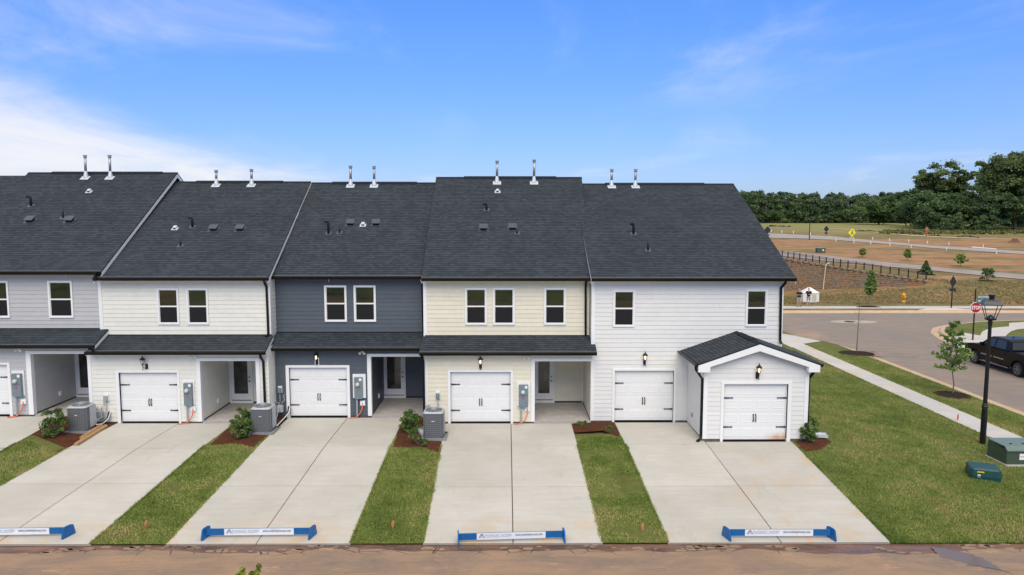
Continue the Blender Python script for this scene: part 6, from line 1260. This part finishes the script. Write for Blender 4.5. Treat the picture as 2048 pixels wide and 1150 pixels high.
MB().box(b.x-w_, b.x+w_, b.y-.5, b.y+.5, b.z-.1, b.z+hw_).build('body', WF, T); MB().add([(b.x-w_-.04, b.y-.55, b.z+hw_), (b.x+w_+.04, b.y-.55, b.z+hw_), (b.x+w_+.04, b.y+.55, b.z+hw_), (b.x-w_-.04, b.y+.55, b.z+hw_), (b.x-.12, b.y-.1, b.z+1.52), (b.x+.12, b.y-.1, b.z+1.52), (b.x+.12, b.y+.1, b.z+1.52), (b.x-.12, b.y+.1, b.z+1.52)], [(0, 1, 5, 4), (1, 2, 6, 5), (2, 3, 7, 6), (3, 0, 4, 7), (4, 5, 6, 7), (3, 2, 1, 0)]).build('roof', WF, T); MB().box(b.x+.1, b.x+.55, b.y-.515, b.y-.5, b.z+.12, b.z+.85).build('access_panel', mat('dull_panel', (.50, .48, .42), .5, .06, 6), T)
# lot marker posts
MK = mat('white_marker_plastic', (.78, .76, .70), .6, .05, 6)
mk = [(1480+x/6.4, 370+y/6.4) for x, y in ((398, 602), (535, 613), (683, 620), (901, 640), (1227, 722), (1457, 738), (1672, 758), (1697, 698), (1912, 716), (1918, 778))]+[(1780+x/7.642, 430+y/7.642) for x, y in ((283, 415), (322, 498), (570, 433), (862, 535), (898, 458), (1423, 488), (1627, 592))]
od = ['first', 'second', 'third', 'fourth', 'fifth', 'sixth', 'seventh', 'eighth', 'ninth', 'tenth', 'eleventh', 'twelfth', 'thirteenth', 'fourteenth', 'fifteenth', 'sixteenth', 'seventeenth']
for i, (px, py) in enumerate(sorted(mk)):
    b = gnd(px, py); s = b.y/1450; tag(MB().cbox(b.x-.65*s, b.x+.65*s, b.y-.07, b.y+.07, b.z-.1, b.z+5.2*s, .2*s).build('lot_marker', MK), od[i]+' white lot marker post from the left along the gravel road', 'marker post', 'white lot markers along the gravel road')
a, c = gnd(1944, 496.5), gnd(1993, 499.5); tag(MB().tube([a+Vector((0, 0, .2)), c+Vector((0, 0, .1))], .12, 7).build('white_pipe', MK), 'long white pipe length lying on the gravel road edge', 'pipe')
SILT = mat('black_silt_fabric', (.014, .014, .016), .8, .2, 3)
for i, (lab, pts) in enumerate((('sagging black silt fence right of the yellow sign', [(1703, 462), (1722, 462.5), (1745, 463.5), (1770, 465), (1800, 467.5), (1812, 468.5)]), ('collapsed black silt fence left of the orange-backed sign', [(1820, 467.5), (1831, 467.5), (1840, 469), (1848, 470)]), ('low black silt fence right of the orange-backed sign', [(1858, 471.5), (1872, 471), (1884, 473)]), ('collapsed black silt fence near the brush pile', [(1914, 474), (1930, 472.5), (1946, 474), (1962, 476.5)]), ('long black silt fence at the foot of the wood', [(1520, 446.5), (1560, 446), (1600, 445.5), (1650, 444.5), (1720, 443.5), (1775, 443)]), ('torn black silt fence beside the far dark sign', [(1538, 453), (1555, 452.5), (1570, 453.5), (1584, 453.5)]))):
    P_ = [gnd(*p) for p in pts]; T = thing('silt_fence', lab, 'silt fence', P_[0], 'silt fences in the fields'); mb = MB(); v = []; rn = random.Random(i)
    for p, q in zip(P_[:-1], P_[1:]):
        for k in range(5): c = p.lerp(q, k/5); c.z = ground_z(c.x, c.y); s = c.y/1450; v += [c-Vector((0, 0, .1)), c+Vector((0, rn.uniform(-.3, .3), s*(rn.uniform(.6, 3.0) if i != 4 else rn.uniform(.5, 1.1))))]
    n = len(v)//2; mb.add([x for x in v]+[x+Vector((0, .05, 0)) for x in v], [(2*k, 2*k+2, 2*k+3, 2*k+1) for k in range(n-1)]+[(2*n+2*k+1, 2*n+2*k+3, 2*n+2*k+2, 2*n+2*k) for k in range(n-1)]+[(2*k+1, 2*k+3, 2*n+2*k+3, 2*n+2*k+1) for k in range(n-1)]); mb.build('fabric', SILT, T)
    for k in range(0, n, 4): c = v[2*k]; MB().box(c.x-.05, c.x+.05, c.y+.06, c.y+.14, c.z, c.z+c.y/1450*3).build('stake', mat('grey_stake_wood', (.25, .2, .15), .9, .1, 4), T)
def mound(label, name, px0, px1, py, pt, m):
    c = gnd((px0+px1)/2, py); w_ = (px1-px0)/2*c.y/1450; h = (py-pt)*c.y/1450; v = []; n = 18
    for r, z in ((1, -.05), (.8, .3), (.55, .68), (.28, .95)): v += [(c.x+w_*r*math.cos(6.283*i/n)*(1+.12*noise.noise((i*.9, r*5, px0))), c.y+w_*.6*r*math.sin(6.283*i/n), c.z+h*z*(1+.25*noise.noise((i*.7, r*3, px0+4)))) for i in range(n)]
    v.append((c.x, c.y, c.z+h)); f = [(j*n+i, j*n+(i+1) % n, j*n+n+(i+1) % n, j*n+n+i) for j in range(3) for i in range(n)]+[(3*n+i, 3*n+(i+1) % n, 4*n) for i in range(n)]; tag(MB().add(v, f).build(name, m, smooth=True), label, 'mound')
mound('orange clay dirt mound in front of the wood', 'dirt_mound', 1569, 1591, 443, 436.5, mat('orange_clay', (.40, .17, .07), .95, .2, .6, bump=.5)); mound('rough dark brown brush and soil pile at the right edge', 'soil_pile', 2016, 2042, 485, 477, mat('dark_soil', (.15, .075, .045), .95, .4, .8, bump=.8))
# ------------------------------------------------------------------ black pickup truck
def truck(origin, label):
    """local l (0 front .. 5.85 rear) runs towards -Y; front points to +Y. w to the right (+X)"""
    o = Vector(origin); T = thing('pickup_truck', label, 'truck', o); Pt = lambda l, w, z: Vector((o.x+w, o.y+5.85/2-l, o.z+z))
    PAINT = mat('black_car_paint', (.003, .003, .0035), .16, .05, 3, spec=.2); CHROME = mat('dark_chrome', (.42, .42, .42), .18, .05, 9, metal=1); TYRE = mat('tyre_rubber', (.012, .012, .012), .8, .1, 20); RIM = mat('dark_alloy', (.22, .22, .225), .35, .1, 9, metal=.6); GL = NT('car_glass', .05, .5); GL.b.inputs['Base Color'].default_value = (.02, .026, .028, 1); GL = GL.m
    fw, rw, rwh = 1.0, 4.75, .41; hw = 1.0
    def arch(cx, r, a0, a1, n=9): return [(cx+r*math.cos(a0+(a1-a0)*i/n), rwh+r*math.sin(a0+(a1-a0)*i/n)) for i in range(n+1)]
    side = [(.05, .50), (.0, .62), (.02, 1.02), (.10, 1.14), (.45, 1.20), (1.45, 1.27), (3.95, 1.25), (5.80, 1.22), (5.85, 1.10), (5.83, .62), (5.75, .50)]+arch(rw, .50, 0.1, math.pi-.1)+[(rw-.62, .42), (fw+.62, .42)]+arch(fw, .50, .1, math.pi-.1)
    # loft across the width with tumble-home and rounded shoulders
    rings = []
    for w, sc in ((-hw, 0), (-hw*.995, 1), (hw*.995, 1), (hw, 0)): rings.append([Pt(l, w if z < 1.0 else w*(1-.06*min(1, (z-1.0)/.25)), z) for l, z in side])
    mb = MB(); n = len(side); a, b = rings[0], rings[3]; mb.add(a+b, [tuple(range(n)), tuple(range(2*n-1, n-1, -1))]+[(i, n+i, n+(i+1) % n, (i+1) % n) for i in range(n)])
    bd = mb.build('body', PAINT, T)
    bm = bmesh.new(); bm.from_mesh(bd.data); bmesh.ops.recalc_face_normals(bm, faces=bm.faces)
    ed = [e for e in bm.edges if e.calc_face_angle(0) > .6 and min(v.co.z for v in e.verts)+0 > .45]
    bmesh.ops.bevel(bm, geom=ed, offset=.035, segments=2, affect='EDGES', clamp_overlap=True); bm.to_mesh(bd.data); bm.free(); bd.data.polygons.foreach_set('use_smooth', [True]*len(bd.data.polygons))
    try: bd.data.set_sharp_from_angle(angle=.6)
    except Exception: pass
    # bed well: recessed dark floor sits in a raised rim
    MB().hexa([Pt(4.05, -.78, 1.252), Pt(5.72, -.78, 1.252), Pt(5.72, .78, 1.252), Pt(4.05, .78, 1.252), Pt(4.05, -.78, 1.262), Pt(5.72, -.78, 1.262), Pt(5.72, .78, 1.262), Pt(4.05, .78, 1.262)]).build('bed_cover', mat('bed_cover_vinyl', (.02, .022, .025), .55, .08, 9), T)
    for s in (-1, 1): MB().hexa([Pt(3.98, s*.80, 1.22), Pt(5.8, s*.80, 1.2), Pt(5.8, s*.93, 1.2), Pt(3.98, s*.93, 1.22), Pt(3.98, s*.80, 1.30), Pt(5.8, s*.80, 1.28), Pt(5.8, s*.92, 1.27), Pt(3.98, s*.92, 1.29)]).build('bed_rail', PAINT, T)
    # cab
    base = [(1.42, .90), (3.95, .90)]; lv = [(1.28, 1.30, 4.0, .925), (1.62, 1.50, 3.92, .86), (2.02, 1.80, 3.78, .77), (2.22, 1.885, 3.62, .71), (2.5, 1.92, 3.4, .62)]
    v = []; 
    for f_, z, r_, w in lv: v += [Pt(f_, -w, z), Pt(r_, -w, z), Pt(r_, w, z), Pt(f_, w, z)]
    cab = MB().add(v, [(i*4+k, i*4+(k+1) % 4, i*4+4+(k+1) % 4, i*4+4+k) for i in range(4) for k in range(4)]+[(16, 17, 18, 19)]).build('cab', PAINT, T)
    def lerp3(z):
        zs = [q[1] for q in lv]; return [float(np.interp(z, zs, [q[k] for q in lv])) for k in (0, 2, 3)]
    za, zb = 1.335, 1.79
    fa, ra, wa = lerp3(za); fb, rb, wb = lerp3(zb)
    for s in (-1, 1):
        g = .012; B = lambda l, z: Pt(l, s*(lerp3(z)[2]+g), z)
        q1 = [B(fa+.42, za), B(2.62, za), B(2.62, zb), B(fb+.16, zb)]; q2 = [B(2.74, za), B(3.62, za), B(3.50, zb), B(2.74, zb)]
        for q, nm in ((q1, 'front_side_window'), (q2, 'rear_side_window')): MB().prism(q if s > 0 else q[::-1], (-s*.02, 0, 0)).build(nm, GL, T)
        for l in (1.50, 2.68, 3.72): MB().hexa([Pt(l-.006, s*(hw+.001), .50), Pt(l+.006, s*(hw+.001), .50), Pt(l+.006, s*(hw-.02), .50), Pt(l-.006, s*(hw-.02), .50), Pt(l-.006, s*(hw+.001), 1.10), Pt(l+.006, s*(hw+.001), 1.10), Pt(l+.006, s*(hw-.05), 1.12), Pt(l-.006, s*(hw-.05), 1.12)]).build('door_seam', IRON, T)
        for l in (2.50, 3.58): MB().hexa([Pt(l-.1, s*(hw-.02), 1.045), Pt(l+.1, s*(hw-.02), 1.045), Pt(l+.1, s*(hw+.03), 1.045), Pt(l-.1, s*(hw+.03), 1.045), Pt(l-.1, s*(hw-.02), 1.08), Pt(l+.1, s*(hw-.02), 1.08), Pt(l+.1, s*(hw+.025), 1.08), Pt(l-.1, s*(hw+.025), 1.08)]).build('door_handle', PAINT, T)
        for l0, l1 in ((1.62, 2.60), (2.74, 3.62)): MB().hexa([Pt(l0, s*(hw+.002), .74), Pt(l1, s*(hw+.002), .74), Pt(l1, s*(hw+.018), .74), Pt(l0, s*(hw+.018), .74), Pt(l0, s*(hw+.002), .80), Pt(l1, s*(hw+.002), .80), Pt(l1, s*(hw+.014), .80), Pt(l0, s*(hw+.014), .80)]).build('side_moulding', CHROME, T)
        MB().hexa([Pt(1.6, s*(hw-.1), .34), Pt(4.1, s*(hw-.1), .34), Pt(4.1, s*(hw+.06), .34), Pt(1.6, s*(hw+.06), .34), Pt(1.6, s*(hw-.1), .39), Pt(4.1, s*(hw-.1), .39), Pt(4.1, s*(hw+.06), .39), Pt(1.6, s*(hw+.06), .39)]).build('running_board', CHROME, T)
        MB().obox(Pt(1.82, s*(hw+.10), 1.38), (1, 0, 0), (0, 1, 0), (0, 0, 1), .12, .06, .10).build('door_mirror', PAINT, T)
        MB().hexa([Pt(.02, s*.60, .88), Pt(.32, s*.99, .90), Pt(.34, s*.985, 1.03), Pt(.03, s*.60, 1.03), Pt(-.01, s*.62, .88), Pt(.30, s*1.008, .90), Pt(.32, s*.998, 1.03), Pt(.0, s*.62, 1.03)]).build('headlight', CHROME, T)
        MB().hexa([Pt(5.80, s*.86, .78), Pt(5.86, s*.86, .78), Pt(5.86, s*1.0, .78), Pt(5.80, s*1.003, .78), Pt(5.80, s*.86, 1.16), Pt(5.86, s*.86, 1.16), Pt(5.86, s*.965, 1.16), Pt(5.80, s*.97, 1.16)]).build('tail_light', mat('tail_lamp_red', (.3, .01, .01), .25, .05, 9), T)
        for cl_ in (fw, rw):
            c = Pt(cl_, s*(hw-.13), rwh); w_ = MB().lathe(c, [(.26, -.13), (.38, -.125), (.41, -.08), (.41, .08), (.39, .125), (.30, .13), (.285, .10), (.28, .0)], 24, (s, 0, 0)).build('tyre', TYRE, T, True)
            rm = MB().lathe(c, [(.285, .05), (.285, .128), (.265, .128), (.25, .03), (.05, .03), (.05, .10), (.02, .11)], 20, (s, 0, 0)); 
            for k in range(6): a_ = 6.283*k/6; d = Vector((0, math.cos(a_), math.sin(a_))); t_ = Vector((0, -math.sin(a_), math.cos(a_))); rm.obox(c+d*.16+Vector((s*.10, 0, 0)), d, t_, (1, 0, 0), .12, .028, .018)
            rm.build('rim', RIM, w_)
    q = [Pt(fa+.10, -.80, za+.02), Pt(fa+.10, .80, za+.02), Pt(fb+.03, .66, zb), Pt(fb+.03, -.66, zb)]; MB().prism([p+Vector((0, .03, .02)) for p in q], (0, -.03, 0)).build('windscreen', GL, T)
    q = [Pt(ra-.02, -.78, za+.04), Pt(ra-.02, .78, za+.04), Pt(rb, .66, zb-.02), Pt(rb, -.66, zb-.02)]; MB().prism([p+Vector((0, -.035, 0)) for p in q], (0, .03, 0)).build('rear_window', GL, T)
    MB().hexa([Pt(-.02, -.6, .60), Pt(.06, -.6, .60), Pt(.06, .6, .60), Pt(-.02, .6, .60), Pt(-.02, -.58, 1.0), Pt(.06, -.58, 1.0), Pt(.06, .58, 1.0), Pt(-.02, .58, 1.0)]).build('grille', IRON, T)
    MB().hexa([Pt(-.10, -.97, .44), Pt(.10, -.97, .44), Pt(.10, .97, .44), Pt(-.10, .97, .44), Pt(-.10, -.93, .62), Pt(.10, -.97, .62), Pt(.10, .97, .62), Pt(-.10, .93, .62)]).build('front_bumper', PAINT, T); MB().hexa([Pt(5.82, -.95, .46), Pt(6.0, -.9, .46), Pt(6.0, .9, .46), Pt(5.82, .95, .46), Pt(5.82, -.95, .64), Pt(6.0, -.9, .64), Pt(6.0, .9, .64), Pt(5.82, .95, .64)]).build('rear_bumper', CHROME, T)
    MB().prism([Pt(2.75, -.008, 1.92), Pt(2.95, -.008, 1.92), Pt(2.95, -.008, 1.99)], (.016, 0, 0)).build('roof_fin', PAINT, T)
truck((29.5, 41.65, -.66), 'black crew-cab pickup truck parked on the side street at the right edge')
# ------------------------------------------------------------------ two people on the far sidewalk
def skin_mesh(name, joints, edges, m, parent, sub=2):
    """one continuous skinned surface: joints {name: (pos, radius or (rx,ry))}"""
    ks = list(joints); me = bpy.data.meshes.new(name); r = parent
    me.from_pydata([Vector(joints[k][0]) for k in ks], [(ks.index(a), ks.index(b)) for a, b in edges], []); o = bpy.data.objects.new(name, me); COL.objects.link(o)
    md = o.modifiers.new('s', 'SKIN'); md.use_smooth_shade = True
    for i, k in enumerate(ks):
        rr = joints[k][1]; rr = rr if isinstance(rr, tuple) else (rr, rr); sv = me.skin_vertices[0].data[i]; sv.radius = rr; sv.use_root = (i == 0)
    s = o.modifiers.new('d', 'SUBSURF'); s.levels = s.render_levels = sub
    dg = bpy.context.evaluated_depsgraph_get(); nm = bpy.data.meshes.new_from_object(o.evaluated_get(dg)); bpy.data.objects.remove(o); nm.name = name; nm.materials.clear(); nm.materials.append(m); nm.polygons.foreach_set('use_smooth', [True]*len(nm.polygons)); ob = bpy.data.objects.new(name, nm); COL.objects.link(ob); ob.parent = parent; return ob
SKIN = mat('skin', (.48, .29, .20), .6, .05, 20); HAIR = mat('dark_hair', (.03, .02, .015), .8, .1, 30); SHIRT = mat('black_polo', (.012, .013, .015), .8, .1, 20); SHORTS = mat('pale_shorts', (.42, .37, .31), .85, .06, 20); SHOE = mat('dark_shoes', (.015, .013, .012), .6, .1, 20); SHOET = mat('tan_shoes', (.35, .2, .11), .6, .1, 20); GSHORTS = mat('grey_shorts', (.30, .31, .33), .85, .06, 20)
def person(label, base, h, fat, arms, shorts, shoe, yaw=0, stance=.11):
    T = thing('person', label, 'person', base, 'people on the far sidewalk'); T.rotation_euler = (0, 0, yaw); k = h/1.8; f = fat; S = lambda x, y, z: (x*k, y*k, z*k)
    J = {'pel': (S(0, 0, .95), (.15*f*k, .11*f*k)), 'wst': (S(0, -.01, 1.12), (.14*f*k, .11*f*k)), 'chs': (S(0, 0, 1.33), (.17*f*k, .115*f*k)), 'nk0': (S(0, .01, 1.48), (.07*k, .06*k)), 'nk1': (S(0, .0, 1.55), (.055*k, .055*k)), 'hd0': (S(0, -.015, 1.63), (.072*k, .085*k)), 'hd1': (S(0, -.01, 1.72), (.078*k, .09*k)), 'hd2': (S(0, 0, 1.79), (.05*k, .06*k))}
    E_ = [('pel', 'wst'), ('wst', 'chs'), ('chs', 'nk0'), ('nk0', 'nk1'), ('nk1', 'hd0'), ('hd0', 'hd1'), ('hd1', 'hd2')]
    for s, n in ((-1, 'l'), (1, 'r')):
        el, wr = arms[n]
        J.update({n+'sh': (S(s*.19*f**.5, 0, 1.42), .058*k), n+'el': (S(*el), .045*k), n+'wr': (S(*wr), .032*k), n+'pm': (S(*(Vector(wr)+(Vector(wr)-Vector(el)).normalized()*.07)), (.038*k, .02*k)), n+'hp': (S(s*.095*f, 0, .90), .088*f*k), n+'kn': (S(s*stance, -.02, .50), .058*f**.5*k), n+'cf': (S(s*(stance+.005), .015, .34), .056*f**.5*k), n+'an': (S(s*(stance+.01), .02, .09), .038*k), n+'to': (S(s*(stance+.04), -.13, .04), (.042*k, .03*k))})
        E_ += [('chs', n+'sh'), (n+'sh', n+'el'), (n+'el', n+'wr'), (n+'wr', n+'pm'), ('pel', n+'hp'), (n+'hp', n+'kn'), (n+'kn', n+'cf'), (n+'cf', n+'an'), (n+'an', n+'to')]
        wv = Vector(wr); dr = (Vector(wr)-Vector(el)).normalized(); sd_ = dr.cross(Vector((0, 0, 1))).normalized(); tip = wv+dr*.07
        for q in range(4):
            st = tip+sd_*(.022*(q-1.5)); l_ = (.065, .08, .075, .06)[q]; m1 = st+dr*l_*.5+Vector((0, 0, -.008)); m2 = st+dr*l_+Vector((0, 0, -.035)); J.update({n+'f%da' % q: (S(*m1), .009*k), n+'f%db' % q: (S(*m2), .007*k)}); E_ += [(n+'pm', n+'f%da' % q), (n+'f%da' % q, n+'f%db' % q)]
        th = wv+dr*.03+sd_*(-s*.045); J[n+'th'] = (S(*th), .010*k); J[n+'tb'] = (S(*(th+dr*.04)), .008*k); E_ += [(n+'wr', n+'th'), (n+'th', n+'tb')]
    body = skin_mesh('body', J, E_, SKIN, T)
    g = 1.13; sj = {'c1': (S(0, -.005, 1.20), (.165*f*k*g, .125*f*k*g)), 'c0': (S(0, -.005, .93), (.165*f*k*g, .13*f*k*g)), 'c2': (S(0, 0, 1.36), (.175*f*k*g, .12*f*k*g)), 'c3': (S(0, .01, 1.475), (.085*k*g, .075*k*g))}; se = [('c0', 'c1'), ('c1', 'c2'), ('c2', 'c3')]
    for s, n in ((-1, 'l'), (1, 'r')):
        el = Vector(arms[n][0]); sh = Vector((s*.19*f**.5, 0, 1.42)); mid = sh.lerp(el, .75); sj[n+'s'] = (S(*sh), .08*k); sj[n+'m'] = (S(*mid), .068*k); se += [('c2', n+'s'), (n+'s', n+'m')]
    skin_mesh('polo_shirt', sj, se, SHIRT, T)
    pj = {'p': (S(0, 0, .96), (.165*f*k, .125*f*k))}; pe_ = []
    for s, n in ((-1, 'l'), (1, 'r')): pj[n+'a'] = (S(s*.10*f, 0, .84), .105*f*k); pj[n+'b'] = (S(s*(stance+.005), -.01, .55), .088*f*k); pe_ += [('p', n+'a'), (n+'a', n+'b')]
    skin_mesh('shorts', pj, pe_, shorts, T)
    skin_mesh('hair', {'a': (S(0, .03, 1.70), (.085*k, .07*k)), 'b': (S(0, .012, 1.775), (.083*k, .085*k))}, [('a', 'b')], HAIR, T)
    fc = MB(); 
    for s in (-1, 1): fc.lathe(S(s*.03, -.092, 1.685), [(.010*k, 0), (.005*k, .006)], 6, (0, -1, 0))
    fc.build('eyes', HAIR, None).parent = T; fc = MB().hexa([S(-.012, -.085, 1.635), S(.012, -.085, 1.635), S(.008, -.095, 1.68), S(-.008, -.095, 1.68), S(-.012, -.115, 1.637), S(.012, -.115, 1.637), S(.005, -.10, 1.68), S(-.005, -.10, 1.68)]); fc.build('nose', SKIN, None).parent = T; fc = MB().hexa([S(-.025, -.09, 1.60), S(.025, -.09, 1.60), S(.025, -.098, 1.608), S(-.025, -.098, 1.608), S(-.025, -.088, 1.606), S(.025, -.088, 1.606), S(.025, -.095, 1.612), S(-.025, -.095, 1.612)]); fc.build('mouth', mat('lips', (.3, .12, .1), .6, 0, 1), None).parent = T
    for s in (-1, 1):
        MB().lathe(S(s*.08, .0, 1.665), [(.022*k, 0), (.025*k, .012), (.012*k, .016)], 8, (s, 0, 0)).build('ear', SKIN, None).parent = T
        skin_mesh('shoe', {'a': (S(s*(stance+.01), .04, .055), (.052*k, .055*k)), 'b': (S(s*(stance+.045), -.15, .045), (.055*k, .042*k))}, [('a', 'b')], shoe, T)
    return T
p1, p2 = Vector((AX(1597.5, 70.6, 613), 70.6, -.478)), Vector((AX(1616.5, 70.9, 613), 70.9, -.478))
person('person in black polo, pale shorts and dark shoes holding a controller', p1, 1.80, 1.12, {'l': ((-.30, .03, 1.16), (-.10, -.24, 1.18)), 'r': ((.30, .03, 1.16), (.10, -.24, 1.18))}, SHORTS, SHOE, .1)
person('person in black polo and grey shorts reaching one arm forward', p2, 1.86, .95, {'l': ((-.27, -.04, 1.20), (-.36, -.30, 1.28)), 'r': ((.26, -.02, 1.16), (.04, -.25, 1.17))}, GSHORTS, SHOET, -.25, .10)
